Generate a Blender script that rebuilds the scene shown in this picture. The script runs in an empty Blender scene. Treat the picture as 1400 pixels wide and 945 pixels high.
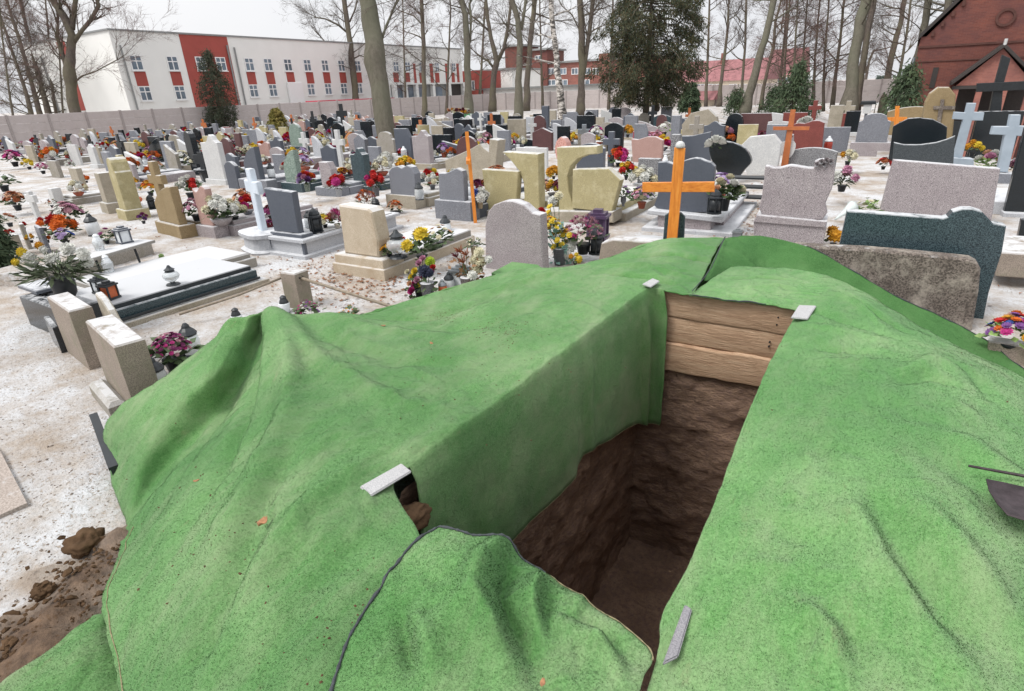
import bpy, math, random
import numpy as np
from mathutils import Vector, noise
S = bpy.context.scene
COL = S.collection
R = math.radians
PI = math.pi
# ------------------------------------------------------------------ camera
# world: +Y = along the graves (away from the viewer), X = along the rows, ground z = 0
EYE = 2.1
F = 787.0                      # focal length in photograph pixels (photograph 1400 x 945)
PCX, PCY = 700.0, 472.5
pitch, roll, yaw0 = math.atan(348/787), math.atan(.04), R(33.5)
FW = np.array([-math.sin(yaw0)*math.cos(pitch), math.cos(yaw0)*math.cos(pitch), -math.sin(pitch)])
_r = np.array([math.cos(yaw0), math.sin(yaw0), 0.])
_u = np.cross(_r, FW)
IX = _r*math.cos(roll) - _u*math.sin(roll)
IU = _r*math.sin(roll) + _u*math.cos(roll)
EP = np.array([0, 0, EYE])
cam = bpy.data.cameras.new('camera')
cam.sensor_fit = 'HORIZONTAL'; cam.sensor_width = 36; cam.lens = F*36/1400
cam.clip_start = .05; cam.clip_end = 3000
co = bpy.data.objects.new('camera', cam); COL.objects.link(co)
from mathutils import Matrix
co.matrix_world = Matrix(((IX[0], IU[0], -FW[0], 0), (IX[1], IU[1], -FW[1], 0), (IX[2], IU[2], -FW[2], EYE), (0, 0, 0, 1)))
S.camera = co
# ------------------------------------------------------------------ sky, sun, exposure
SUN_EL, SUN_AZ = R(54), R(212)           # azimuth clockwise from +Y: behind the viewer's left shoulder
w = bpy.data.worlds.new('World'); S.world = w; w.use_nodes = True
nt = w.node_tree; nt.nodes.clear()
def N(t, k, **kw):
    n = t.nodes.new(k)
    for a, b in kw.items(): setattr(n, a, b)
    return n
out = N(nt, 'ShaderNodeOutputWorld'); bg = N(nt, 'ShaderNodeBackground')
sky = N(nt, 'ShaderNodeTexSky', sky_type='NISHITA', sun_disc=False, sun_elevation=SUN_EL, sun_rotation=SUN_AZ, air_density=1.5, dust_density=4)
hs = N(nt, 'ShaderNodeHueSaturation'); hs.inputs['Saturation'].default_value = .15
mx = N(nt, 'ShaderNodeMix', data_type='RGBA'); mx.inputs[0].default_value = .86
tc = N(nt, 'ShaderNodeTexCoord')
nz = N(nt, 'ShaderNodeTexNoise'); nz.inputs['Scale'].default_value = 2.2; nz.inputs['Detail'].default_value = 5
rp = N(nt, 'ShaderNodeValToRGB')
rp.color_ramp.elements[0].position = .3; rp.color_ramp.elements[0].color = (6.6, 6.75, 7.1, 1)
rp.color_ramp.elements[1].position = .7; rp.color_ramp.elements[1].color = (7.7, 7.7, 7.8, 1)
nt.links.new(tc.outputs['Generated'], nz.inputs['Vector']); nt.links.new(nz.outputs['Fac'], rp.inputs[0])
nt.links.new(sky.outputs[0], hs.inputs['Color']); nt.links.new(hs.outputs[0], mx.inputs[6]); nt.links.new(rp.outputs[0], mx.inputs[7])
# an overcast sky brightens gently from the horizon to the zenith
sep = N(nt, 'ShaderNodeSeparateXYZ'); nt.links.new(tc.outputs['Generated'], sep.inputs[0])
mr = N(nt, 'ShaderNodeMapRange'); mr.inputs[1].default_value = 0; mr.inputs[2].default_value = 1; mr.inputs[3].default_value = .82; mr.inputs[4].default_value = 1.27
nt.links.new(sep.outputs['Z'], mr.inputs[0])
vm = N(nt, 'ShaderNodeVectorMath', operation='SCALE'); nt.links.new(mx.outputs[2], vm.inputs[0]); nt.links.new(mr.outputs[0], vm.inputs['Scale'])
nt.links.new(vm.outputs[0], bg.inputs[0]); bg.inputs[1].default_value = .1
nt.links.new(bg.outputs[0], out.inputs[0])
sl = bpy.data.lights.new('sun', 'SUN'); sl.energy = 1.5; sl.angle = R(22); sl.color = (1, .97, .92)
so = bpy.data.objects.new('sun', sl); COL.objects.link(so)
sd = Vector((math.sin(SUN_AZ)*math.cos(SUN_EL), math.cos(SUN_AZ)*math.cos(SUN_EL), math.sin(SUN_EL)))
so.rotation_euler = sd.to_track_quat('Z', 'Y').to_euler()
S.view_settings.view_transform = 'Standard'; S.view_settings.look = 'None'
S.view_settings.exposure = 0.68; S.view_settings.gamma = 1
# ------------------------------------------------------------------ survey helpers: photograph pixel -> real place
def ray(px, py): return IX*(px-PCX)/F - IU*(py-PCY)/F + FW
def at(px, py, z=0.):
    d = ray(px, py); return EP + d*((z-EYE)/d[2])
def atY(px, py, Y):
    d = ray(px, py); return EP + d*(Y/d[1])
def atX(px, py, X):
    d = ray(px, py); return EP + d*(X/d[0])
def atW(px, py, wd): return EP + ray(px, py)*wd
def proj(p):
    v = np.asarray(p, float) - EP; wd = v@FW
    return PCX + F*(v@IX)/wd, PCY - F*(v@IU)/wd, wd
def ztop(P, py, base=0.):
    lo, hi = base, base+.2
    while hi < 60:
        q = proj((P[0], P[1], hi))
        if q[2] < .3 or q[1] < py: break
        hi += .1+hi*.05
    for _ in range(40):
        m = (lo+hi)/2; q = proj((P[0], P[1], m))
        if q[2] > .3 and q[1] > py: lo = m
        else: hi = m
    return lo
# ------------------------------------------------------------------ object helpers
def tag(o, label=None, cat=None, group=None, kind=None):
    if label: o['label'] = label
    if cat: o['category'] = cat
    if group: o['group'] = group
    if kind: o['kind'] = kind
    return o
def thing(name, label, cat, loc=(0, 0, 0), rz=0., group=None):
    o = bpy.data.objects.new(name, None); COL.objects.link(o)
    o.empty_display_size = .1
    o.location = [float(c) for c in loc]; o.rotation_euler = (0, 0, rz)
    return tag(o, label, cat, group)
def link(name, me, parent=None, loc=None, rot=None, scale=None):
    o = bpy.data.objects.new(name, me); COL.objects.link(o)
    if parent is not None: o.parent = parent
    if loc is not None: o.location = [float(c) for c in loc]
    if rot is not None: o.rotation_euler = rot
    if scale is not None: o.scale = (scale,)*3 if isinstance(scale, (int, float)) else scale
    return o
def dup(o, loc=None, rz=None, scale=None):
    r = o.copy(); COL.objects.link(r)
    if loc is not None: r.location = [float(c) for c in loc]
    if rz is not None: r.rotation_euler = (0, 0, rz)
    if scale is not None: r.scale = (scale,)*3
    for c in o.children:
        k = c.copy(); COL.objects.link(k); k.parent = r
        for g in c.children:
            h = g.copy(); COL.objects.link(h); h.parent = k
    return r
class MB:
    def __init__(s): s.v = []; s.f = []
    def add(s, vs, fs):
        b = len(s.v); s.v += [tuple(map(float, p)) for p in vs]; s.f += [tuple(b+i for i in f) for f in fs]
    def box(s, x0, x1, y0, y1, z0, z1, b=0., rz=0., o=(0, 0, 0)):
        if b <= 0:
            vs = [(x, y, z) for z in (z0, z1) for x, y in ((x0, y0), (x1, y0), (x1, y1), (x0, y1))]
            fs = [(3, 2, 1, 0), (4, 5, 6, 7), (0, 1, 5, 4), (1, 2, 6, 5), (2, 3, 7, 6), (3, 0, 4, 7)]
        else:
            vs = []
            for z, k in ((z0, 0), (z1-b, 0), (z1, b)):
                vs += [(x0+k, y0+k, z), (x1-k, y0+k, z), (x1-k, y1-k, z), (x0+k, y1-k, z)]
            fs = [(3, 2, 1, 0), (8, 9, 10, 11)]
            for a in (0, 4):
                fs += [(a+i, a+(i+1) % 4, a+4+(i+1) % 4, a+4+i) for i in range(4)]
        if rz or any(o):
            c, q = math.cos(rz), math.sin(rz)
            vs = [(x*c-y*q+o[0], x*q+y*c+o[1], z+o[2]) for x, y, z in vs]
        s.add(vs, fs); return s
    def prism(s, poly, y0, y1, b=.008):
        """poly: (x, z) outline counter-clockwise seen from -Y; extruded in Y with chamfered faces"""
        P = np.array(poly, float); n = len(P)
        e1 = P-np.roll(P, 1, 0); e2 = np.roll(P, -1, 0)-P
        nn = lambda e: np.stack([-e[:, 1], e[:, 0]], 1)/np.maximum(1e-6, np.linalg.norm(e, axis=1))[:, None]
        m = nn(e1)+nn(e2); m /= np.maximum(.5, np.sum(m*m, 1)/2)[:, None]
        I = P+m*b
        vs = []
        for Q, y in ((I, y0), (P, y0+b), (P, y1-b), (I, y1)): vs += [(x, y, z) for x, z in Q]
        fs = [tuple(range(n)), tuple(range(4*n-1, 3*n-1, -1))]
        for k in range(3):
            fs += [(k*n+(i+1) % n, k*n+i, (k+1)*n+i, (k+1)*n+(i+1) % n) for i in range(n)]
        s.add(vs, fs); return s
    def lathe(s, prof, n=12, o=(0, 0, 0), ph=0.):
        vs = []; fs = []
        for r, z in prof:
            vs += [(o[0]+r*math.cos(ph+2*PI*i/n), o[1]+r*math.sin(ph+2*PI*i/n), o[2]+z) for i in range(n)]
        for k in range(len(prof)-1):
            fs += [(k*n+i, k*n+(i+1) % n, (k+1)*n+(i+1) % n, (k+1)*n+i) for i in range(n)]
        fs += [tuple(range(n-1, -1, -1)), tuple(range((len(prof)-1)*n, len(prof)*n))]
        s.add(vs, fs); return s
    def tube(s, pts, rad, n=5, cap=True):
        pts = [Vector(p) for p in pts]
        if not isinstance(rad, (list, tuple)): rad = [rad]*len(pts)
        vs = []; fs = []
        d = (pts[-1]-pts[0]).normalized(); a = d.orthogonal().normalized()
        for i, p in enumerate(pts):
            t = (pts[min(i+1, len(pts)-1)]-pts[max(i-1, 0)]).normalized()
            a = (a-t*a.dot(t))
            a = a.normalized() if a.length > 1e-6 else t.orthogonal().normalized()
            bb = t.cross(a)
            vs += [p+(a*math.cos(2*PI*k/n)+bb*math.sin(2*PI*k/n))*rad[i] for k in range(n)]
        for i in range(len(pts)-1):
            fs += [(i*n+k, i*n+(k+1) % n, (i+1)*n+(k+1) % n, (i+1)*n+k) for k in range(n)]
        if cap: fs += [tuple(range(n-1, -1, -1)), tuple(range((len(pts)-1)*n, len(pts)*n))]
        s.add(vs, fs); return s
    def mesh(s, name, mat, smooth=False):
        me = bpy.data.meshes.new(name); me.from_pydata(s.v, [], s.f)
        if mat: me.materials.append(mat)
        if smooth: me.shade_smooth()
        return me
    def build(s, name, mat, parent=None, smooth=False, **kw):
        return link(name, s.mesh(name, mat, smooth), parent, **kw)
def edge_split(me, ang=40):
    """smooth shading except at sharp edges"""
    me.shade_smooth()
    try: me.set_sharp_from_angle(angle=R(ang))
    except Exception: pass
# ------------------------------------------------------------------ materials
def srgb(h):
    c = [int(h[i:i+2], 16)/255 for i in (0, 2, 4)]
    return [x/12.92 if x <= .04045 else ((x+.055)/1.055)**2.4 for x in c]+[1]
def newmat(name):
    m = bpy.data.materials.new(name); m.use_nodes = True
    t = m.node_tree; b = t.nodes['Principled BSDF']; return m, t, b
def pos(t): return N(t, 'ShaderNodeNewGeometry').outputs['Position']
def tnoise(t, vec, scale, detail=3, rough=.55):
    n = N(t, 'ShaderNodeTexNoise'); n.inputs['Scale'].default_value = scale; n.inputs['Detail'].default_value = detail
    n.inputs['Roughness'].default_value = rough; t.links.new(vec, n.inputs['Vector']); return n.outputs['Fac']
def ramp(t, fac, stops, interp='LINEAR'):
    r = N(t, 'ShaderNodeValToRGB'); cr = r.color_ramp; cr.interpolation = interp
    while len(cr.elements) < len(stops): cr.elements.new(.5)
    for e, (p, c) in zip(cr.elements, stops):
        e.position = p; e.color = c if len(c) == 4 else (*c, 1)
    t.links.new(fac, r.inputs[0]); return r.outputs[0]
def mixc(t, fac, a, b, blend='MIX'):
    m = N(t, 'ShaderNodeMix', data_type='RGBA', blend_type=blend)
    for i, x in ((0, fac), (6, a), (7, b)):
        if isinstance(x, (int, float)): m.inputs[i].default_value = x
        elif isinstance(x, (list, tuple)): m.inputs[i].default_value = x if len(x) == 4 else (*x, 1)
        else: t.links.new(x, m.inputs[i])
    return m.outputs[2]
def mth(t, op, a, b=None, clamp=False):
    m = N(t, 'ShaderNodeMath', operation=op, use_clamp=clamp)
    for i, x in ((0, a), (1, b)):
        if x is None: continue
        if isinstance(x, (int, float)): m.inputs[i].default_value = x
        else: t.links.new(x, m.inputs[i])
    return m.outputs[0]
def bump(t, b, h, strength=.3, dist=.01):
    n = N(t, 'ShaderNodeBump'); n.inputs['Strength'].default_value = strength; n.inputs['Distance'].default_value = dist
    t.links.new(h, n.inputs['Height']); t.links.new(n.outputs[0], b.inputs['Normal'])
SNOW = (.63, .64, .66, 1)
def snow_fac(t, vec, amt, scale=9):
    """thin snow lies on whatever faces straight up, patchy"""
    g = N(t, 'ShaderNodeNewGeometry'); sp = N(t, 'ShaderNodeSeparateXYZ'); t.links.new(g.outputs['True Normal'], sp.inputs[0])
    up = N(t, 'ShaderNodeMapRange'); up.inputs[1].default_value = .55; up.inputs[2].default_value = .9
    t.links.new(sp.outputs['Z'], up.inputs[0])
    nf = N(t, 'ShaderNodeMapRange'); c = .74-.42*amt
    nf.inputs[1].default_value = c-.1; nf.inputs[2].default_value = c+.08
    t.links.new(tnoise(t, vec, scale, 6, .65), nf.inputs[0])
    return mth(t, 'MULTIPLY', mth(t, 'MULTIPLY', up.outputs[0], nf.outputs[0]), .8)
def stone(name, c1, c2=None, scale=4., rough=.6, speck=None, speck_scale=160., snow=.75, bs=.12, stain=None, spec=.4):
    m, t, b = newmat(name); p = pos(t)
    c1 = srgb(c1); c2 = srgb(c2) if c2 else [x*.75 for x in c1[:3]]+[1]
    col = mixc(t, ramp(t, tnoise(t, p, scale, 6, .65), [(.3, (0, 0, 0)), (.7, (1, 1, 1))]), c1, c2)
    if speck:
        sf = ramp(t, tnoise(t, p, speck_scale, 2, .6), [(.42, (0, 0, 0)), (.6, (1, 1, 1))])
        col = mixc(t, sf, col, srgb(speck))
    if stain:
        sf = ramp(t, tnoise(t, p, 3.1, 7, .7), [(.5, (0, 0, 0)), (.68, (.8, .8, .8))])
        col = mixc(t, sf, col, srgb(stain))
    hgt = tnoise(t, p, speck_scale*.6, 3)
    if snow:
        sf = snow_fac(t, p, snow); col = mixc(t, sf, col, SNOW)
        t.links.new(mth(t, 'MAXIMUM', sf, rough), b.inputs['Roughness'])
    else: b.inputs['Roughness'].default_value = rough
    t.links.new(col, b.inputs['Base Color']); b.inputs['Specular IOR Level'].default_value = spec
    if bs: bump(t, b, hgt, bs, .01)
    return m
def plain(name, c, rough=.6, var=.25, scale=14., metallic=0., bs=0., spec=.4, sub=0.):
    m, t, b = newmat(name); p = pos(t); c = srgb(c)
    d = [x*(1-var) for x in c[:3]]+[1]; l = [min(1, x*(1+var*.6)) for x in c[:3]]+[1]
    t.links.new(ramp(t, tnoise(t, p, scale, 5, .6), [(.3, d), (.7, l)]), b.inputs['Base Color'])
    b.inputs['Roughness'].default_value = rough; b.inputs['Metallic'].default_value = metallic
    b.inputs['Specular IOR Level'].default_value = spec
    if bs: bump(t, b, tnoise(t, p, scale*4, 4), bs, .01)
    return m
def glass(name, c, rough=.12, alpha=.55):
    m, t, b = newmat(name)
    b.inputs['Base Color'].default_value = srgb(c); b.inputs['Roughness'].default_value = rough
    b.inputs['Transmission Weight'].default_value = alpha; b.inputs['IOR'].default_value = 1.25
    return m
M = {}
M['granite'] = stone('pink_grey_granite', 'b9b2b2', 'a59c9e', 3, .5, '6a6266', 140)
M['granite_d'] = stone('grey_granite', '8f9198', '80838b', 3, .45, '55585f', 150)
M['granite_l'] = stone('pale_granite', 'c9cacc', 'b4b6ba', 3, .5, '90939a', 150)
M['speckle'] = stone('black_white_speckled_stone', 'a2a2a4', '8f8f92', 5, .6, '2f3033', 90)
M['pinkstone'] = stone('pink_stone', 'b89a91', 'a88880', 4, .55, '967770', 150)
M['salmon'] = stone('salmon_stone', 'b37e72', '96645a', 5, .7, 'd9aaa0', 60)
M['black'] = stone('polished_black_granite', '14191d', '0f1317', 3, .16, '1f272c', 180, snow=.6, bs=.02, spec=.5)
M['slate'] = stone('dark_slate_granite', '4d525b', '41464f', 3, .32, '5c616b', 170, snow=.7, bs=.04)
M['bluegreen'] = stone('dark_green_granite', '28353b', '202c32', 3, .25, '4c5d62', 110, snow=.75, bs=.05)
M['slate_d'] = stone('dark_flecked_granite', '34393c', '2b3033', 3, .3, '50565a', 110, snow=.7, bs=.05)
M['green_marble'] = stone('green_marble', '77877f', '51645c', 6, .35, '8b9a90', 40)
M['sand'] = stone('sandstone', 'c6b9a6', 'b3a592', 5, .85, 'aa9c88', 110, stain='a3917a')
M['tan'] = stone('tan_sandstone', 'a08e6e', '8d7b5a', 4, .85, '7d6c50', 110)
M['yellow'] = stone('yellow_sandstone', 'b7ac84', 'a39a74', 4, .85, '8f8664', 120, stain='beb595')
M['beige'] = stone('beige_concrete', 'b3aa9a', '9d9587', 4, .85, '8b8375', 120, stain='857e6d')
M['concrete'] = stone('grey_concrete', 'a9a49c', '938d84', 4, .9, '7d776f', 120, stain='7f7a68')
M['mossy'] = stone('weathered_concrete', 'a3968a', '8c8176', 5, .9, '7b7066', 130, stain='7a7764', bs=.3)
M['old'] = stone('old_rough_stone', '8b8078', '645b54', 7, .95, '4b443f', 70, stain='b3aa9e', bs=.5, snow=.2)
M['maroon'] = stone('maroon_granite', '6e4d4c', '5b3f3f', 4, .4, '4c3435', 150)
M['red'] = stone('red_granite', '8c4a42', '783d37', 4, .45, '61302c', 130)
M['crimson'] = stone('crimson_stone', '97505a', '85454f', 4, .5)
M['white'] = stone('white_marble', 'cfcfcd', 'b9b9b8', 5, .5, 'b2b3b4', 60)
M['orange_st'] = stone('orange_stone', 'bb8052', '9e6a42', 5, .8)
M['greypaint'] = stone('grey_painted_stone', '9fabb6', '8f9ba6', 4, .6, snow=.6, bs=.03)
M['whitepaint'] = stone('pale_blue_white_paint', 'cfd8e2', 'bcc6d1', 4, .5, snow=.6, bs=.03)
M['snowy'] = stone('snow_covered_black_granite', '1d2429', '151a1f', 3, .3, '2b343a', 180, snow=1.15, bs=.02)
M['snowy_g'] = stone('snow_covered_grey_stone', '9a958e', '8a857e', 3, .7, '77736c', 120, snow=1.2)
M['iron'] = plain('black_iron', '24282b', .45, .3)
M['metal'] = plain('grey_metal', '8d949a', .4, .2, metallic=.6)
M['pipe'] = plain('rusty_grey_pipe', '8b7f70', .7, .35, 30)
def grainwood(name, c1, c2, c3, sc):
    m, t, b = newmat(name); p = pos(t); mp = N(t, 'ShaderNodeMapping'); mp.inputs['Scale'].default_value = sc; t.links.new(p, mp.inputs[0])
    c = ramp(t, tnoise(t, mp.outputs[0], 3, 7, .7), [(.3, srgb(c1)), (.52, srgb(c2)), (.72, srgb(c3))])
    c = mixc(t, ramp(t, tnoise(t, p, 7, 5, .7), [(.5, (0, 0, 0)), (.75, (.5, .5, .5))]), c, srgb(c1))
    t.links.new(c, b.inputs['Base Color']); b.inputs['Roughness'].default_value = .45; bump(t, b, tnoise(t, mp.outputs[0], 8, 5, .7), .25, .01); return m
M['orangewood'] = grainwood('orange_varnished_wood', 'b8661f', 'd98530', 'e59a45', (14, 14, 1.1)); M['orangewood_h'] = grainwood('orange_varnished_crossbar_wood', 'b8661f', 'd98530', 'e59a45', (1.1, 14, 14))
M['brownwood'] = plain('reddish_brown_wood', 'b0673c', .6, .2, 9, bs=.1)
M['plastic_b'] = plain('black_plastic', '23272b', .35, .2)
M['plastic_p'] = plain('purple_plastic', '51405a', .35, .2)
M['terracotta'] = plain('terracotta', '9a5440', .8, .2)
M['wax'] = plain('candle_wax', 'd9d2c2', .5, .1)
M['glass_c'] = glass('clear_lantern_glass', 'e6eaec', .15, .6)
M['glass_w'] = plain('frosted_lantern_glass', 'd9dde0', .25, .1, 20)
M['glass_r'] = plain('red_lantern_glass', 'a23a2c', .25, .2, 20)
M['glass_o'] = plain('orange_lantern_glass', 'c2643c', .25, .2, 20)
M['lid'] = plain('dark_lantern_lid', '33373b', .4, .3, 20)
M['lid_s'] = plain('silver_lantern_lid', '8a8f93', .35, .2, 20, metallic=.5)
M['leaf'] = plain('dark_foliage', '4a5c3a', .6, .45, 40)
M['leaf_l'] = plain('light_foliage', '7f9a58', .6, .4, 40)
M['leaf_b'] = plain('blue_green_foliage', '7fa59a', .6, .3, 40)
M['leaf_r'] = plain('russet_foliage', '8d6a4a', .7, .4, 40)
M['needle'] = plain('fir_twigs', '465138', .7, .5, 30)
M['kraft'] = plain('kraft_paper', 'a99a80', .8, .2)
M['foil'] = plain('clear_wrapping', 'c9d2d0', .3, .2)
FC = dict(white='ecebe4', cream='e9e2c4', yellow='efd34a', gold='e0a336', orange='e0702c', red='c8332f', pink='d79ab6', hot='c9428a',
          magenta='8d3f6f', purple='8a5a9a', lilac='b9a2cc', burgundy='6c2a34', lime='a9bf3a', blue='4a5fa8', peach='e6b592', dusty='b98a94', navy='3c3f55', rust='a05a3a')
for k, c in FC.items(): M['f_'+k] = plain('petals_'+k, ''.join('%02x' % int(int(c[i:i+2], 16)*.86) for i in (0, 2, 4)), .65, .3, 60, spec=.15)
# ================================================================== THE SETTING
rnd = random.Random(7)
def fbm(x, y, s, o=3): return noise.fractal(Vector((x*s, y*s, 3.7)), 1.0, 2.0, o)
SOIL = [at(10, 925), at(50, 885), at(95, 842), at(128, 795), at(-40, 960)]
def dip(x, y):
    a = min(1, max(0, (y-19)/16)); b = min(1, max(0, (x+12)/9)); a = a*a*(3-2*a); b = b*b*(3-2*b)
    return -2.2*a*b
def zground(x, y):
    z = dip(x, y)
    if -12 < x < 6 and -3 < y < 14:
        z += .012*fbm(x, y, 1.3)+.006*fbm(x+9, y, 6)
    return z
# ---------- ground sheet
def axis(lo, hi, step, far, g=1.16):
    a = list(np.arange(lo, hi+1e-6, step)); s = step; q = hi
    while q < far: s *= g; q += s; a.append(q)
    s = step; q = lo; p = []
    while q > -far: s *= g; q -= s; p.append(q)
    return np.array(p[::-1]+a)
gx = axis(-9.0, 3.0, .06, 700); gy = axis(-1.02, 9.0, .06, 700)
gx[np.argmin(abs(gx+1.56))] = -1.56; gx[np.argmin(abs(gx+.36))] = -.36
gy[np.argmin(abs(gy-1.08))] = 1.08; gy[np.argmin(abs(gy-4.44))] = 4.44
nx, ny = len(gx), len(gy)
gv = []; soil = []
for y in gy:
    for x in gx:
        sfac = 0.
        if x < -.5 and y < 3 and x > -5:
            d = min(math.hypot(x-p[0], y-p[1]) for p in SOIL)
            sfac = max(0., min(1., 1.3-d/.26+.55*fbm(x, y, 5)))
        z = zground(x, y)+sfac*(.05+.06*fbm(x, y, 5, 4)+.05*abs(fbm(x, y, 15, 4)))
        gv.append((x, y, z)); soil.append(sfac)
gf = []
for j in range(ny-1):
    for i in range(nx-1):
        xc, yc = (gx[i]+gx[i+1])/2, (gy[j]+gy[j+1])/2
        if -1.56 < xc < -.36 and 1.08 < yc < 4.44: continue
        gf.append((j*nx+i, j*nx+i+1, (j+1)*nx+i+1, (j+1)*nx+i))
me = bpy.data.meshes.new('ground'); me.from_pydata(gv, [], gf)
at_ = me.attributes.new('soil', 'FLOAT', 'POINT'); at_.data.foreach_set('value', soil)
me.shade_smooth()
m, t, b = newmat('snow_dusted_sand'); p = pos(t)
sand = ramp(t, tnoise(t, p, 2.2, 6, .6), [(.3, srgb('998b7c')), (.5, srgb('aa9d90')), (.7, srgb('b9afa4'))])
sand = mixc(t, ramp(t, tnoise(t, p, 55, 4, .7), [(.3, (1, 1, 1)), (.5, (0, 0, 0))]), sand, srgb('857769'))
sn = mth(t, 'ADD', mth(t, 'MULTIPLY', tnoise(t, p, 1.2, 5, .65), .85), mth(t, 'MULTIPLY', tnoise(t, p, 11, 7, .72), .36))
att = N(t, 'ShaderNodeAttribute', attribute_name='soil')
sn = mth(t, 'SUBTRACT', sn, mth(t, 'MULTIPLY', att.outputs['Fac'], .5))
grit = ramp(t, tnoise(t, p, 38, 3, .7), [(.34, (0, 0, 0)), (.44, (1, 1, 1))])
sf = mth(t, 'MULTIPLY', ramp(t, sn, [(.49, (.03, .03, .03)), (.58, (.4, .4, .4)), (.70, (.93, .93, .93))]), grit)
mud = ramp(t, tnoise(t, p, 14, 6, .7), [(.3, srgb('3f3025')), (.5, srgb('5f4b3a')), (.7, srgb('7d6550'))])
col = mixc(t, att.outputs['Fac'], sand, mud); col = mixc(t, sf, col, SNOW)
t.links.new(col, b.inputs['Base Color']); b.inputs['Roughness'].default_value = .95; b.inputs['Specular IOR Level'].default_value = .2
bump(t, b, mth(t, 'ADD', tnoise(t, p, 30, 6, .7), mth(t, 'MULTIPLY', sf, .3)), .8, .03)
me.materials.append(m); M['ground'] = m
tag(link('ground', me), kind='structure')
# ---------- the open pit: earth walls and floor
m, t, b = newmat('dug_earth'); p = pos(t)
mp = N(t, 'ShaderNodeMapping'); mp.inputs['Scale'].default_value = (1, 1, 2.2); t.links.new(p, mp.inputs[0])
e1 = ramp(t, tnoise(t, mp.outputs[0], 3.2, 8, .65), [(.25, srgb('69564a')), (.5, srgb('8f7664')), (.75, srgb('ab907a'))])
e1 = mixc(t, ramp(t, tnoise(t, mp.outputs[0], 22, 4, .7), [(.4, (0, 0, 0)), (.7, (1, 1, 1))]), e1, srgb('77625a'))
t.links.new(e1, b.inputs['Base Color']); b.inputs['Roughness'].default_value = .95; b.inputs['Specular IOR Level'].default_value = .15
bump(t, b, tnoise(t, mp.outputs[0], 18, 8, .7), .9, .04); M['earth'] = m
def rough_wall(mb, o, ux, uz, nu, nv, nrm, amp, flip=False):
    b0 = len(mb.v); o, ux, uz, nrm = map(Vector, (o, ux, uz, nrm))
    for j in range(nv+1):
        for i in range(nu+1):
            q = o+ux*(i/nu)+uz*(j/nv)
            h = noise.fractal(Vector((q.x*1.6, q.y*1.6, q.z*2.6)), 1., 2., 5)*amp+(.03*noise.noise(Vector((math.floor(q.x*6+q.y*6)*3.7, math.floor(q.z*3.5+.5*noise.noise(q*2))*1.9, 1))))+abs(noise.fractal(Vector((q.x*6, q.y*6, q.z*11)), 1., 2., 4))*amp*.9
            mb.v.append(tuple(q+nrm*h))
    for j in range(nv):
        for i in range(nu):
            a = b0+j*(nu+1)+i; f = (a, a+1, a+nu+2, a+nu+1)
            mb.f.append(f[::-1] if flip else f)
mb = MB()
x0, x1, y0, y1, zb, zt = -1.6, -.34, 1.1, 4.44, -2.15, .0
rough_wall(mb, (x0, y0-.15, zb), (0, y1-y0+.3, 0), (0, 0, .5-zb), 96, 70, (1, 0, 0), .05, True)
rough_wall(mb, (x1, y0-.15, zb), (0, y1-y0+.3, 0), (0, 0, .5-zb), 60, 50, (-1, 0, 0), .05)
rough_wall(mb, (x0-.15, y1, zb), (x1-x0+.3, 0, 0), (0, 0, .35-zb), 60, 80, (0, -1, 0), .05)
rough_wall(mb, (x0, y0, zb), (x1-x0, 0, 0), (0, 0, .5-zb), 40, 50, (0, 1, 0), .05, True)
rough_wall(mb, (x0-.2, y0-.2, zb+.02), (x1-x0+.4, 0, 0), (0, y1-y0+.4, 0), 40, 80, (0, 0, 1), .05)
tag(mb.build('grave_pit', M['earth'], smooth=True), kind='structure')
# ---------- loose soil: clods, pebbles, leaves on the ground
def clod_mesh(name, seed, mat, r=1., sub=2, amp=.35):
    import bmesh
    bm = bmesh.new(); bmesh.ops.create_icosphere(bm, subdivisions=sub, radius=r)
    o = Vector((seed*7.3, seed*3.1, seed))
    for v in bm.verts:
        k = 1+amp*noise.fractal(v.co*1.1/r+o, 1., 2., 4)+amp*.5*noise.noise(v.co*4/r+o)
        v.co = v.co*k; v.co.z *= .72
    me = bpy.data.meshes.new(name); bm.to_mesh(me); bm.free()
    if mat: me.materials.append(mat)
    return me
M['clod'] = plain('brown_soil', '574433', .95, .5, 9, bs=.8, spec=.1)
for (px, py, r, lab, dark) in [(122, 752, .085, 'large dark clod of brown soil on the sandy path beside the green carpet', 1),
                               (62, 812, .042, 'fist sized smooth clod of soil lying on sand left of the soil heap', 1),
                               (83, 803, .014, 'tiny soil crumb between the two bigger clods', 1), (15, 848, .035, 'soil clod at the left picture edge above the heap', 1),
                               (102, 846, .03, 'pale reddish clod on top of the soil heap', 1), (66, 852, .02, 'small dark clod at the rim of the soil heap', 1)]:
    P = at(px, py, .02)
    o = link('soil_clod', clod_mesh('soil_clod', px, M['clod'], r, 4 if r > .04 else 3, .42), None, (P[0], P[1], P[2]+r*.45), (0, 0, px))
    o.data.shade_flat() if r < .03 else o.data.shade_smooth()
    tag(o, lab, 'soil clod')
mb = MB(); sb = MB(); lv = MB(); rr = random.Random(3)
ico = clod_mesh('tmp', 1, None, 1, 1, .8); IV = [v.co.copy() for v in ico.vertices]; IFc = [tuple(q.vertices) for q in ico.polygons]
def pebble(mb, x, y, z, r, squash=.6):
    a = rr.uniform(0, 6.28); c, s = math.cos(a), math.sin(a); kx = rr.uniform(.7, 1.3)
    mb.add([(x+r*(v.x*kx*c-v.y*s), y+r*(v.x*kx*s+v.y*c), z+r*squash*v.z) for v in IV], IFc)
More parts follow.
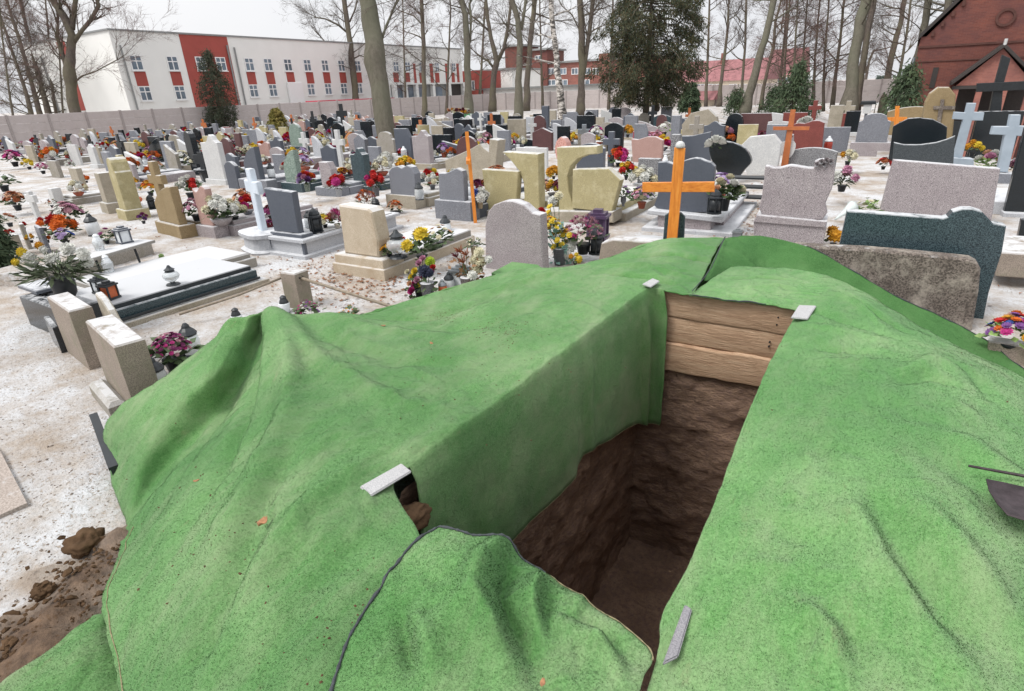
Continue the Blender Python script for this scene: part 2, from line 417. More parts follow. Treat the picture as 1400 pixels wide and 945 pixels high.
for k in range(2600):
    px, py = rr.uniform(-20, 260), rr.uniform(440, 940)
    if k > 1300: px, py = rr.uniform(0, 820), rr.uniform(250, 440)
    P = at(px, py)
    if P[1] > 9: continue
    r = rr.uniform(.002, .006)*(1.8 if rr.random() < .06 else 1)
    pebble(mb, P[0], P[1], zground(P[0], P[1])+r*.3, r)
for k in range(520):
    q = SOIL[rr.randrange(5)]; x, y = q[0]+rr.gauss(0, .13), q[1]+rr.gauss(0, .10)
    r = rr.uniform(.003, .011)*(2 if rr.random() < .08 else 1)
    pebble(sb, x, y, .06+r*.3+.02*rr.random(), r, .8)
M['grit'] = plain('brown_grit', '8b7f75', .95, .5, 9, bs=.5, spec=.1)
tag(mb.build('gravel', M['grit']), kind='stuff'); tag(sb.build('soil_crumbs', M['clod']), kind='stuff')
M['leaflitter'] = plain('dry_leaf_litter', '8a6147', .85, .5, 25)
for k in range(1700):
    if k % 3 == 0: px, py = rr.gauss(475, 55), rr.gauss(378, 18)
    elif k % 7 < 3: px, py = rr.gauss(1030, 40), rr.gauss(300, 22)
    else: px, py = rr.uniform(0, 1400), rr.uniform(215, 420)
    P = at(px, py); s = rr.uniform(.012, .035)
    if P[1] > 16: continue
    a = rr.uniform(0, 6.28); c, q = math.cos(a)*s, math.sin(a)*s; z = zground(P[0], P[1])+.006
    lv.add([(P[0]-c, P[1]-q, z+rr.uniform(0, .012)), (P[0]+q*.6, P[1]-c*.6, z), (P[0]+c, P[1]+q, z+rr.uniform(0, .02)), (P[0]-q*.6, P[1]+c*.6, z+.01)], [(0, 1, 2, 3)])
tag(lv.build('fallen_leaves', M['leaflitter']), kind='stuff')
# ---------- concrete panel fence along the far side (X = -43.5) and across the end (Y = 63)
M['fence'] = stone('precast_fence_concrete', 'c9c0bd', 'bcb2b0', .8, .9, 'ada4a2', 60, snow=.4, stain='b0a6a2')
M['fencepost'] = stone('precast_post_concrete', 'b8afac', 'aaa19e', 1.2, .9, '8a8280', 60, snow=.5)
FX, FH, BAY = -43.5, 1.86, 2.05
root = thing('concrete_fence', 'long grey concrete panel fence along the left side below the white building', 'fence', (FX, 4, 0))
mbp = MB().box(-.03, .03, .04, BAY-.04, 0, .455, .012); pm = mbp.mesh('fence_panel', M['fence'])
qm = MB().box(-.07, .07, -.065, .065, 0, FH+.03, .012).mesh('fence_post', M['fencepost'])
nb = 29
for k in range(nb+1):
    link('post', qm, root, (0, k*BAY, 0))
    if k < nb:
        for r_ in range(4): link('panel', pm, root, (rr.uniform(-.008, .008), k*BAY, .01+r_*.462))
root = thing('concrete_fence', 'pale concrete panel fence closing the far end behind the birch and the big conifer', 'fence', (FX, 4+nb*BAY, 0))
pm2 = MB().box(.04, BAY-.04, -.03, .03, 0, .455, .012).mesh('fence_panel', M['fence'])
q2 = MB().box(-.065, .065, -.07, .07, 0, FH+.03, .012).mesh('fence_post', M['fencepost'])
for k in range(1, 22):
    link('post', q2, root, (k*BAY, 0, 0))
    for r_ in range(4): link('panel', pm2, root, ((k-1)*BAY, rr.uniform(-.008, .008), .01+r_*.462))
for cx_, nm in ((0, 0),):
    pass
# thin lamp post / cable standing before the fence at the left
# ---------- buildings
M['facade'] = plain('white_render', 'e6e6e3', .85, .05, .5)
M['facade2'] = plain('cream_render', 'dccfba', .85, .08, .5)
M['facade3'] = plain('grey_white_render', 'd3d2cf', .85, .08, .5)
M['redpanel'] = plain('brick_red_render', 'a14f47', .8, .1, 1.)
M['pane'] = plain('window_pane', '6f7d8a', .12, .45, .7, spec=.8)
M['frame'] = plain('white_window_frame', 'e8e8e8', .5, .04)
M['zinc'] = plain('zinc_roof_edge', '8b8d8d', .5, .15)
M['redroof'] = plain('red_roof_tiles', '98686a', .8, .3, 2)
M['dark'] = plain('dark_opening', '3b3634', .7, .2)
M['bluestripe'] = plain('blue_sign', '3d7fb3', .6, .1); M['redstripe'] = plain('red_canopy_paint', 'c23a52', .6, .1)
def brickmat(name, c1, c2, mortar, s=1.):
    m, t, b = newmat(name); tc = N(t, 'ShaderNodeNewGeometry'); mp = N(t, 'ShaderNodeMapping')
    mp.inputs['Rotation'].default_value = (R(90), 0, 0); mp.inputs['Scale'].default_value = (s, s, s)
    t.links.new(tc.outputs['Position'], mp.inputs[0])
    br = N(t, 'ShaderNodeTexBrick'); br.inputs['Scale'].default_value = 4
    br.inputs['Color1'].default_value = srgb(c1); br.inputs['Color2'].default_value = srgb(c2); br.inputs['Mortar'].default_value = srgb(mortar)
    br.inputs['Mortar Size'].default_value = .012; br.inputs['Brick Width'].default_value = 1.0; br.inputs['Row Height'].default_value = .3
    t.links.new(mp.outputs[0], br.inputs[0])
    c = mixc(t, ramp(t, tnoise(t, tc.outputs['Position'], .7, 6, .7), [(.35, (0, 0, 0)), (.7, (.7, .7, .7))]), br.outputs[0], srgb('54383a'))
    t.links.new(c, b.inputs['Base Color']); b.inputs['Roughness'].default_value = .9; return m
M['brick'] = brickmat('red_brick', '7c473b', '6b3c33', '7d6258')
M['brick2'] = brickmat('orange_brick', 'a36a5d', '955f54', '94786d')
def window_X(root, X, yc, w_, z0, z1, name='window', mull=1):
    f = MB(); t_ = .07
    f.box(0, .05, -w_/2, w_/2, z1-t_, z1); f.box(0, .05, -w_/2, w_/2, z0, z0+t_)
    f.box(0, .05, -w_/2, -w_/2+t_, z0+t_, z1-t_); f.box(0, .05, w_/2-t_, w_/2, z0+t_, z1-t_)
    f.box(0, .048, -t_/2, t_/2, z0+t_, z1-t_); zm = z0+(z1-z0)*.62
    f.box(0, .046, -w_/2+t_, w_/2-t_, zm-t_/2, zm+t_/2)
    o = f.build(name, M['frame'], root, loc=(X, yc, 0))
    MB().box(.003, .018, -w_/2+.02, w_/2-.02, z0+.02, z1-.02).build('pane', M['pane'], o)
    MB().box(0, .14, -w_/2-.05, w_/2+.05, z0-.06, z0-.003).build('sill', M['frame'], o)
    return o
BX = -50.
YA = atX(148, 42, BX)[1]; YB = atX(630, 69, BX)[1]; ZR = 7.18
root = thing('modern_building', 'long white two storey building with brick red panels between its windows', 'building', (0, 0, 0))
MB().box(BX-16, BX, YA, YB, -.5, ZR).build('wall', M['facade'], root)
MB().box(BX-16.1, BX+.1, YA-.1, YB+.1, ZR+.003, ZR+.12).build('roof', M['zinc'], root)
MB().box(BX-10, BX-6, atX(385, 50, BX)[1], atX(500, 58, BX)[1], ZR+.12, ZR+.5).build('roof_skylight', M['zinc'], root)
zu1, zu0 = atX(187, 75.5, BX)[2], atX(187, 96.5, BX)[2]
zl1, zl0 = atX(200, 118, BX)[2], atX(200, 138.2, BX)[2]
WW = (atX(195.5, 86, BX)[1]-atX(178, 86, BX)[1])*.95
up = [187, 236.5, 275, 302, 341, 366.5, 393.5, 420, 444, 466.5, 488.5, 513, 541, 557]
lo = [199, 246.5, 347.5, 374, 426, 449.5, 471, 492]
rp_ = [193, 241.5, 344, 370, 397.5, 424, 447, 469, 490.5, 541.5, 557]
yr0, yr1 = atX(247, 60, BX)[1], atX(311.5, 60, BX)[1]
MB().box(BX, BX+.03, yr0, yr1, -.4, ZR-.02).build('red_panel', M['redpanel'], root)
for x in up: window_X(root, BX+(.035 if 247 < x < 311 else .004), atX(x, 88-(x-187)*-.006, BX)[1], WW, zu0, zu1)
for x in lo: window_X(root, BX+.004, atX(x, 128, BX)[1], WW, zl0, zl1)
for x in rp_:
    y = atX(x, 107, BX)[1]; MB().box(BX+.002, BX+.03, y-WW*.48, y+WW*.48, zl1+.02, zu0-.08).build('red_panel', M['redpanel'], root)
for x0_, x1_ in ((565.5, 568.5), (573, 578), (588, 592), (594.5, 600), (609, 612.5), (617, 621), (624.5, 627.5)):
    ya, yb = atX(x0_, 100, BX)[1], atX(x1_, 100, BX)[1]; zz = atX(x0_, 87, BX)[2]
    MB().box(BX+.002, BX+.04, ya, yb, atX(595, 114.5, BX)[2], zz if x1_-x0_ < 4.2 else zu0-.1).build('red_panel', M['redpanel'], root)
for x in (576, 597, 619.5): window_X(root, BX+.05, atX(x, 94, BX)[1], WW*.9, zu0, zu1)
# open ground floor colonnade
zc1, zc0 = atX(580, 115.5, BX)[2], -.4
MB().box(BX, BX+.02, atX(534, 120, BX)[1], atX(631, 118, BX)[1], zc0, zc1).build('colonnade_recess', M['zinc'], root)
for x in (537, 551.5, 566.5, 589.5, 611.5, 631):
    y = atX(x, 124, BX)[1]; MB().box(BX+.05, BX+.5, y-.22, y+.22, zc0, zc1).build('column', M['facade'], root)
for x in (547, 560, 575, 600): 
    y = atX(x, 124, BX)[1]; MB().box(BX+.021, BX+.05, y-.6, y+.6, .8, zc1-.3).build('pane', M['pane'], root)
MB().box(BX+.05, BX+.5, atX(534, 118, BX)[1], YB, zc1, zc1+.15).build('lintel', M['facade'], root)
y = atX(625, 124, BX)[1]; MB().box(BX+.022, BX+.06, y-1.2, y+1., zc0, zc1-.1).build('door', M['dark'], root)
for x, yt in ((163, 62), (309, 62), (319, 65)):
    y = atX(x, yt, BX)[1]; MB().tube([(BX+.12, y, -.3), (BX+.12, y, atX(x, yt, BX)[2])], .07, 6).build('downpipe', M['zinc'], root)
ya, yb = atX(391, 113, BX)[1], atX(410, 113, BX)[1]
MB().box(BX+.06, BX+.3, ya, yb, -.3, atX(400, 112.5, BX)[2], .05).build('entrance_panel', M['frame'], root)
for xa, xb, mt, zq in ((438, 512, 'redstripe', 0), (512, 540, 'redstripe', -.02), (541, 563, 'redstripe', -.12), (564, 590, 'frame', -.1), (564, 613, 'bluestripe', -.2)):
    z_ = atX(480, 139, BX+6)[2]+zq
    MB().box(BX+3.5, BX+5.5, atX(xa, 139, BX+5.5)[1], atX(xb, 139, BX+5.5)[1], z_-.12, z_+.2-(.14 if mt != 'redstripe' else 0)).build('canopy', M[mt], root)
# end face: red strip with windows between
for za, zb_ in ((ZR-2.6, ZR-.2), (1.9, 3.9)):
    MB().box(BX-8.6, BX-7.2, YA-.03, YA-.001, za, zb_).build('red_panel', M['redpanel'], root)
for za, zb_ in ((3.95, 4.55), (1.0, 1.8)):
    MB().box(BX-8.6, BX-7.2, YA-.05, YA-.001, za, zb_).build('window', M['pane'], root)
MB().tube([(BX-12, YA-.1, 0), (BX-12, YA-.1, ZR-1)], .07, 6).build('downpipe', M['zinc'], root)
# window helper for walls that face the viewer (-Y)
def window_Y(root, xc, Y, w_, z0, z1, fm='frame'):
    f = MB(); t_ = .09
    f.box(-w_/2, w_/2, -.06, 0, z1-t_, z1); f.box(-w_/2, w_/2, -.06, 0, z0, z0+t_)
    f.box(-w_/2, -w_/2+t_, -.06, 0, z0+t_, z1-t_); f.box(w_/2-t_, w_/2, -.06, 0, z0+t_, z1-t_); f.box(-t_/2, t_/2, -.055, 0, z0+t_, z1-t_)
    o = f.build('window', M[fm], root, loc=(xc, Y-.004, 0))
    MB().box(-w_/2+.03, w_/2-.03, -.02, -.003, z0+.03, z1-.03).build('pane', M['pane'], o)
def block(root, Y, pa, pb, ytop, depth, mat, z0=-.5, name='wall', ze=None):
    a = atY(pa, ytop, Y); b_ = atY(pb, ytop, Y); z = ze if ze is not None else (a[2]+b_[2])/2
    MB().box(a[0], b_[0], Y, Y+depth, z0, z).build(name, mat, root); return a[0], b_[0], z
def roof_gable_x(root, x0, x1, Y, depth, z, rise, mat):
    mb = MB(); e = .3
    mb.add([(x0-e, Y-e, z), (x1+e, Y-e, z), (x1+e, Y+depth+e, z), (x0-e, Y+depth+e, z), (x0-e, Y+depth/2, z+rise), (x1+e, Y+depth/2, z+rise)],
           [(0, 1, 5, 4), (2, 3, 4, 5), (1, 2, 5), (3, 0, 4), (3, 2, 1, 0)])
    mb.build('roof', mat, root)
root = thing('red_annex', 'small brick red block at the far end of the white building', 'building')
a, b_, z = block(root, 68.5, 632, 650, 97, 6, M['redpanel'])
window_Y(root, (a+b_)/2+.4, 68.5, .9, z-2.4, z-1.2)
root = thing('white_house', 'white flat roofed house with one dark window behind the bare forked tree', 'building')
a, b_, z = block(root, 76, 648, 700, 97, 8, M['facade'])
MB().box(a-.2, b_+.2, 75.8, 84.2, z+.003, z+.25).build('roof', M['zinc'], root)
x = atY(660, 115, 76)[0]; window_Y(root, x, 76, 1.1, atY(660, 121, 76)[2], atY(660, 111, 76)[2])
root = thing('low_white_building', 'long low white outbuilding with small windows just behind the far fence', 'building')
a, b_, z = block(root, 70, 643, 905, 121, 5, M['facade3'], ze=atY(740, 120, 70)[2])
MB().box(a-.2, b_+.2, 69.7, 75.3, z+.003, z+.2).build('roof', M['zinc'], root)
for x in (693, 742, 776, 787, 815, 840): window_Y(root, atY(x, 132, 70)[0], 70, 1.2 if x < 750 else .7, atY(x, 138, 70)[2], atY(x, 130, 70)[2])
root = thing('brick_factory', 'old red brick factory with square towers behind the birch trunk', 'building')
a, b_, z = block(root, 95, 700, 905, 90, 12, M['brick2'], ze=atY(745, 88, 95)[2])
MB().box(a-.3, b_+.3, 94.7, 107.3, z+.003, z+.3).build('roof', M['zinc'], root)
ta, tb, tz = block(root, 94.6, 727, 748, 69, 6, M['brick'], name='tower'); MB().box(ta-.3, tb+.3, 94.3, 101, tz+.003, tz+.3).build('tower_roof', M['zinc'], root)
ta, tb, tz = block(root, 94.3, 690, 712, 64, 6, M['brick'], name='tower'); MB().box(ta-.3, tb+.3, 94, 101, tz+.003, tz+.3).build('tower_roof', M['zinc'], root)
ta, tb, tz = block(root, 94.5, 819, 834, 73, 6, M['brick2'], name='chimney_block')
for x in (715, 727.5, 740.5, 753.5, 770, 786, 803, 815): window_Y(root, atY(x, 98, 95)[0], 95, 1.25, atY(x, 102, 95)[2], atY(x, 93, 95)[2])
for x in (715, 731, 754, 770, 800): window_Y(root, atY(x, 115, 95)[0], 95, 1.7, atY(x, 117, 95)[2], atY(x, 109, 95)[2])
window_Y(root, atY(736, 78, 94.6)[0], 94.6, 1.3, atY(736, 82, 94.6)[2], atY(736, 76, 94.6)[2])
root = thing('red_roofed_house', 'cream house with a long red tiled roof right of the big conifer', 'building')
a, b_, z = block(root, 84, 930, 1045, 111, 9, M['facade2'], ze=atY(985, 111, 84)[2])
roof_gable_x(root, a, b_, 84, 9, z, 2.6, M['redroof'])
for x in (958, 969, 980, 1002, 1015, 1030): window_Y(root, atY(x, 118, 84)[0], 84, 1., atY(x, 122, 84)[2], atY(x, 115, 84)[2])
MB().box(atY(985, 99, 88)[0], atY(989, 99, 88)[0], 87.5, 88.5, z+1.6, z+3.4).build('chimney', M['brick2'], root)
root = thing('pink_roofed_shed', 'low shed with a pale pink pitched roof under the red roofed house', 'building')
a, b_, z = block(root, 62, 944, 972, 137, 5, M['facade2'], ze=atY(958, 137, 62)[2]); roof_gable_x(root, a, b_, 62, 5, z, 1.3, M['redroof'])
root = thing('cream_house', 'cream town house with red mansard roof behind the twiggy trees on the right', 'building')
a, b_, z = block(root, 110, 1046, 1092, 102, 10, M['facade2'], ze=atY(1069, 103, 110)[2]); roof_gable_x(root, a, b_, 110, 10, z, 4, M['redroof'])
for x in (1053, 1062, 1072, 1082):
    for yy in (109, 119): window_Y(root, atY(x, yy, 110)[0], 110, 1.2, atY(x, yy+4, 110)[2], atY(x, yy-3, 110)[2])
root = thing('garden_house', 'small pale house glimpsed between trunks in front of the chapel', 'building')
a, b_, z = block(root, 90, 1098, 1130, 128, 6, M['facade3'], z0=-3, ze=atY(1114, 126, 90)[2]); roof_gable_x(root, a, b_, 90, 6, z, 1.5, M['zinc'])
window_Y(root, atY(1110, 133, 90)[0], 90, 1.2, atY(1110, 137, 90)[2], atY(1110, 130, 90)[2])
M['bricktrim'] = plain('dark_brick_trim', '5a3c36', .9, .25, 3)
# ---------- brick chapel
CY = 42.; cz0 = -2.4
root = thing('brick_chapel', 'red brick chapel with round gable window and small porch on the right', 'chapel', (0, 0, 0))
xl = atY(1257, 60, CY)[0]; xa = atY(1374, 25, CY)[0]; ze = atY(1266, 50, CY)[2]; xr = 2*xa-xl
ra = atY(1278, 48, CY); rb = atY(1327, 0, CY); slope = (rb[2]-ra[2])/(rb[0]-ra[0])
zap = ze+slope*(xa-xl-.25)
mb = MB(); mb.prism([(xl, cz0), (xr, cz0), (xr, ze), (xr-.25, ze), (xa, zap), (xl+.25, ze), (xl, ze)], CY, CY+12, .02); mb.build('wall', M['brick'], root)
for sx in (-1, 1):
    mb = MB(); o_ = [(xa, zap+.02), (xa, zap+.3), (xa+sx*(xa-xl+.1), ze+.1), (xa+sx*(xa-xl+.1), ze-.15)]
    if sx < 0: pass
    else: o_ = o_[::-1]
    mb.prism(o_, CY-.15, CY+12.2, .01); mb.build('roof', M['dark'], root)
n_ = 9
for k in range(n_):
    q = (k+.6)/n_; x = xl+.3+(xa-xl-.3)*q; z = ze+slope*(x-xl-.25)
    for sx in (-1, 1):
        xx = xa+sx*(xa-x); MB().box(xx-.07, xx+.07, CY-.12, CY-.003, z-.34, z-.1).build('dentil', M['bricktrim'], root)
zc = atY(1300, 62, CY)[2]
MB().box(xl-.04, xr+.04, CY-.06, CY-.003, zc-.06, zc+.04).build('string_course', M['bricktrim'], root)
zc2 = atY(1290, 83, CY)[2]; MB().box(xl, xr, CY-.04, CY-.003, zc2-.04, zc2+.02).build('string_course', M['bricktrim'], root)
c = atY(1375, 24, CY); ro = abs(atY(1389, 24, CY)[0]-c[0])
mb = MB(); K = 20
for k in range(K):
    a0, a1 = 2*PI*k/K, 2*PI*(k+1)/K
    vs = [(c[0]+r_*math.cos(a), y, c[2]+r_*math.sin(a)) for y in (CY-.1, CY) for r_ in (ro*.72, ro) for a in (a0, a1)]
    mb.add(vs, [(0, 1, 3, 2), (2, 3, 7, 6), (0, 4, 5, 1)])
oc = mb.build('round_window', M['bricktrim'], root)
MB().prism([(c[0]+ro*.72*math.cos(2*PI*k/16), c[2]+ro*.72*math.sin(2*PI*k/16)) for k in range(16)], CY-.03, CY-.003, .002).build('pane', M['brick'], oc)
MB().tube([(xl-.1, CY-.1, cz0), (xl-.1, CY-.1, ze-1)], .06, 6).build('downpipe', M['metal'], root)
MB().box(xl+.9, xl+1.15, CY-.04, CY-.003, atY(1287, 120, CY)[2], atY(1287, 92, CY)[2]).build('window', M['dark'], root)
# porch
PY = CY-2.2; pa_ = atY(1373, 62, PY); pl = atY(1304, 112, PY); pw = pa_[0]-pl[0]
mb = MB(); zl_ = atY(1330, 117, PY)[2]
mb.prism([(pa_[0]-pw*.93, zl_), (pa_[0]+pw*.93, zl_), (pa_[0], pa_[2]-.12)], PY, PY+2.15, .01); mb.build('porch_gable', M['brick2'], root)
for sx in (-1, 1):
    o_ = [(pa_[0], pa_[2]-.1), (pa_[0], pa_[2]+.08), (pa_[0]+sx*pw*1.05, pl[2]+.02), (pa_[0]+sx*pw*1.05, pl[2]-.16)]
    if sx > 0: o_ = o_[::-1]
    MB().prism(o_, PY-.25, PY+2.15, .01).build('porch_roof', M['metal' if False else 'dark'], root)
MB().tube([(pa_[0], PY-.2, pa_[2]), (pa_[0], PY-.2, pa_[2]+.28)], .07, 6).build('finial', M['white'], root)
for q in (-.9, -.3, .3, .9): MB().box(pa_[0]+q*pw-.13, pa_[0]+q*pw+.13, PY, PY+.3, cz0, zl_).build('porch_pillar', M['brick2'], root)
MB().box(pa_[0]-pw, pa_[0]+pw, PY-.05, PY+.3, zl_-.16, zl_-.003).build('porch_beam', M['dark'], root)
MB().box(pa_[0]-pw, pa_[0]+pw, CY-.1, CY-.003, cz0, zl_-.2).build('porch_door', M['dark'], root)
MB().box(pa_[0]-pw, pa_[0]+pw, PY+.1, PY+.2, cz0, zl_-1.7).build('porch_railing', M['iron'], root)
# ================================================================== THE OPEN GRAVE: shoring boards, green carpets, tools
m, t, b = newmat('weathered_plank'); p = pos(t)
mp = N(t, 'ShaderNodeMapping'); mp.inputs['Scale'].default_value = (2.2, 2.2, 26); t.links.new(p, mp.inputs[0])
wd = ramp(t, tnoise(t, mp.outputs[0], 1.6, 7, .65), [(.28, srgb('a58369')), (.5, srgb('c7a588')), (.72, srgb('dabd9f'))])
mp2 = N(t, 'ShaderNodeMapping'); mp2.inputs['Scale'].default_value = (1, 1, 3); t.links.new(p, mp2.inputs[0])
wd = mixc(t, ramp(t, tnoise(t, mp2.outputs[0], 7, 6, .7), [(.52, (0, 0, 0)), (.72, (.8, .8, .8))]), wd, srgb('a8866b'))
t.links.new(wd, b.inputs['Base Color']); b.inputs['Roughness'].default_value = .85
bump(t, b, tnoise(t, mp.outputs[0], 5, 6, .7), .7, .02); M['plank'] = m
def plank(name, x0, x1, y0, y1, zt0, zt1, zb0, zb1, seed, parent):
    """one board, its two long edges slightly wavy; zt/zb: top and bottom heights at both ends"""
    mb = MB(); n = 26
    for i in range(n+1):
        u = i/n; x = x0+(x1-x0)*u
        wt = .009*noise.noise(Vector((x*5, seed, 0)))+.006*noise.noise(Vector((x*19, seed, 4)))
        wb = .009*noise.noise(Vector((x*5, seed, 9)))+.005*noise.noise(Vector((x*17, seed, 2)))
        wy = .006*noise.noise(Vector((x*4, seed, 5)))
        a, c = zt0+(zt1-zt0)*u+wt, zb0+(zb1-zb0)*u+wb
        mb.v += [(x, y0+wy+.008, c), (x, y0+wy, c+.012), (x, y0+wy, a-.014), (x, y0+wy+.012, a), (x, y1, a), (x, y1, c)]
    for i in range(n):
        for k in range(6): mb.f.append((i*6+k, i*6+(k+1) % 6, (i+1)*6+(k+1) % 6, (i+1)*6+k)[::-1])
    mb.f += [tuple(range(6)), tuple(range(n*6+5, n*6-1, -1))]
    o = mb.build(name, M['plank'], parent); edge_split(o.data, 35); return o
root = thing('shoring_boards', 'rough brown planks stacked as the end wall of the open grave', 'boards', (0, 0, 0))
yb_ = 4.37
B = lambda x, y: atY(x, y, yb_)
def zz(px, py): return B(px, py)[2]
xa_, xb_ = -1.62, -.33
lz = [zz(895, 393), zz(898, 432), zz(902, 468), zz(905, 509)]; rz_ = [zz(1082, 424), zz(1068, 458), zz(1055, 492), zz(1036, 529)]
for k in range(3):
    pl_ = plank('plank', xa_, xb_, yb_+(.0, .018, .006)[k], yb_+.07, lz[k]-.004, rz_[k]-.004+.01, lz[k+1]+.008, rz_[k+1]+.008, k*3.1, root)
    for (px, py) in (((1064, 434), (1062, 444)), ((1052, 468), (1051, 474)), ())[k]:
        q = B(px, py); mb = MB(); mb.tube([(q[0], yb_+.02, q[2]), (q[0], yb_-.006, q[2])], .006, 6); mb.build('nail', M['iron'], pl_)
# ---------- carpets
def turf(name, k, worn):
    m, t, b = newmat(name); p = pos(t); C_ = lambda *c: (c[0]*k, c[1]*k, c[2]*k, 1)
    g1 = ramp(t, tnoise(t, p, 1.7, 5, .6), [(.30, C_(.060, .188, .044)), (.5, C_(.100, .252, .070)), (.70, C_(.178, .322, .128))])
    g1 = mixc(t, ramp(t, tnoise(t, p, 120, 4, .75), [(.36, (0, 0, 0)), (.64, (.7, .7, .7))]), g1, C_(.205, .39, .15))
    g1 = mixc(t, ramp(t, tnoise(t, p, 75, 3, .7), [(.36, (.4, .4, .4)), (.52, (0, 0, 0))]), g1, C_(.05, .15, .04))
    mp = N(t, 'ShaderNodeMapping'); mp.inputs['Scale'].default_value = (2.2, .8, 1); mp.inputs['Rotation'].default_value = (0, 0, .6); t.links.new(p, mp.inputs[0])
    g1 = mixc(t, ramp(t, tnoise(t, mp.outputs[0], 1.9, 8, .72), [(.45, (0, 0, 0)), (.68, (worn,)*3)]), g1, C_(.275, .355, .195))
    g1 = mixc(t, ramp(t, tnoise(t, mp.outputs[0], 6, 8, .78), [(.60, (0, 0, 0)), (.75, (.55*worn/.8,)*3)]), g1, (.27, .21, .14, 1))
    g1 = mixc(t, ramp(t, tnoise(t, p, .9, 4, .6), [(.40, (.5, .5, .5)), (.55, (0, 0, 0))]), g1, C_(.055, .175, .045))
    t.links.new(g1, b.inputs['Base Color']); b.inputs['Roughness'].default_value = .8; b.inputs['Specular IOR Level'].default_value = .15; b.inputs['Sheen Weight'].default_value = .12
    bump(t, b, tnoise(t, p, 260, 4, .7), .5, .012); M[name] = m
turf('turf', .93, .75); turf('turf_bright', 1.1, .62); turf('turf_front', 1.08, .8)
m, t, b = newmat('artificial_grass_shaded'); p = pos(t)  # turf painted darker: the shade behind the right heap is in its green
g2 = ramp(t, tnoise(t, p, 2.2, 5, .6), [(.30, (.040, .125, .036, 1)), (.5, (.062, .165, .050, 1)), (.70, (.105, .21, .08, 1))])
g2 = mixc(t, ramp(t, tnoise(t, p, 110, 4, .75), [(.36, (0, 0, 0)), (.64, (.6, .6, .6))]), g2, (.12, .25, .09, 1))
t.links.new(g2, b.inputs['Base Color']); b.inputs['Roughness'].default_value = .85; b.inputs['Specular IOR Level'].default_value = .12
bump(t, b, tnoise(t, p, 220, 4, .7), .5, .012); M['turf_shade'] = m
M['hem'] = plain('dark_grey_hem', '4c4f53', .9, .3, 60, bs=.3, spec=.1)
M['hem_b'] = plain('frayed_brown_backing', '8d8468', .9, .4, 60, bs=.3, spec=.1)
def P3(v):
    """(px, py, z) or (px, py, 'Y', Y)"""
    return atY(v[0], v[1], v[3]) if len(v) == 4 else at(v[0], v[1], v[2])
def cr_resample(A, n):
    """Catmull-Rom along axis 0 with n steps per span"""
    A = np.asarray(A, float); E_ = np.concatenate([(2*A[0]-A[1])[None], A, (2*A[-1]-A[-2])[None]])
    o = []
    for i in range(len(A)-1):
        p0, p1, p2, p3 = E_[i], E_[i+1], E_[i+2], E_[i+3]
        for k in range(n):
            u = k/n
            o.append(.5*(2*p1+(p2-p0)*u+(2*p0-5*p1+4*p2-p3)*u*u+(3*p1-p0-3*p2+p3)*u**3))
    o.append(A[-1]); return np.array(o)
def line_xy(pts, z=.62): return np.array([at(a, c, z)[:2] for a, c in pts])
def ridge_h(XY, folds):
    h = np.zeros(len(XY))
    for pts, width, amp in folds:
        L = line_xy(pts); best = np.full(len(XY), 9.); bu = np.zeros(len(XY)); acc = 0; side = np.zeros(len(XY))
        tot = np.sum(np.linalg.norm(np.diff(L, axis=0), axis=1))
        for i in range(len(L)-1):
            d = L[i+1]-L[i]; l = np.linalg.norm(d); u = np.clip(((XY-L[i])@d)/l/l, 0, 1)
            q = XY-(L[i]+u[:, None]*d); dd = np.linalg.norm(q, axis=1); k = dd < best
            best[k] = dd[k]; bu[k] = (acc+u*l)[k]/tot; acc += l
        taper = np.sin(np.clip(bu, .04, .96)*PI)**.6
        h += amp*np.exp(-(best/width)**1.85)*taper
    return h
def surf_noise(V, s=1.):
    o = np.empty(len(V))
    for i, (x, y, z) in enumerate(V):
        q = Vector((x, y, z*1.3))
        o[i] = .013*noise.noise(q*2.1)+.009*noise.noise(q*5.3)+.005*noise.noise(q*11)+.0022*noise.noise(q*27)
        wv = noise.noise(Vector((q.x*3.1+7, q.y*3.1, q.z)))
        o[i] += .006*abs(math.sin(wv*9))
    return o*s
TURF = []
def grid_surface(net, nu, nv, folds=(), lift=0., ns=1., damp=None):
    A = np.array([[P3(v) if not isinstance(v, np.ndarray) else v for v in row] for row in net])
    G = cr_resample(A, nu); G = np.swapaxes(cr_resample(np.swapaxes(G, 0, 1), nv), 0, 1)
    nr, nc = G.shape[:2]; V = G.reshape(-1, 3).copy()
    du = np.gradient(G, axis=0); dv = np.gradient(G, axis=1); n_ = np.cross(du, dv); n_ /= np.maximum(1e-9, np.linalg.norm(n_, axis=2))[..., None]
    if np.mean(n_[..., 2]) < 0: n_ = -n_
    n_ = n_.reshape(-1, 3); h = ridge_h(V[:, :2], folds)+surf_noise(V, ns)+lift
    V += n_*h[:, None]
    f = [(j*nc+i, j*nc+i+1, (j+1)*nc+i+1, (j+1)*nc+i) for j in range(nr-1) for i in range(nc-1)]
    # faces up
    a, b_, c_ = V[f[len(f)//2][0]], V[f[len(f)//2][1]], V[f[len(f)//2][2]]
    if np.cross(b_-a, c_-a)@n_[f[len(f)//2][0]] < 0: f = [q[::-1] for q in f]
    return V, f, (nr, nc)
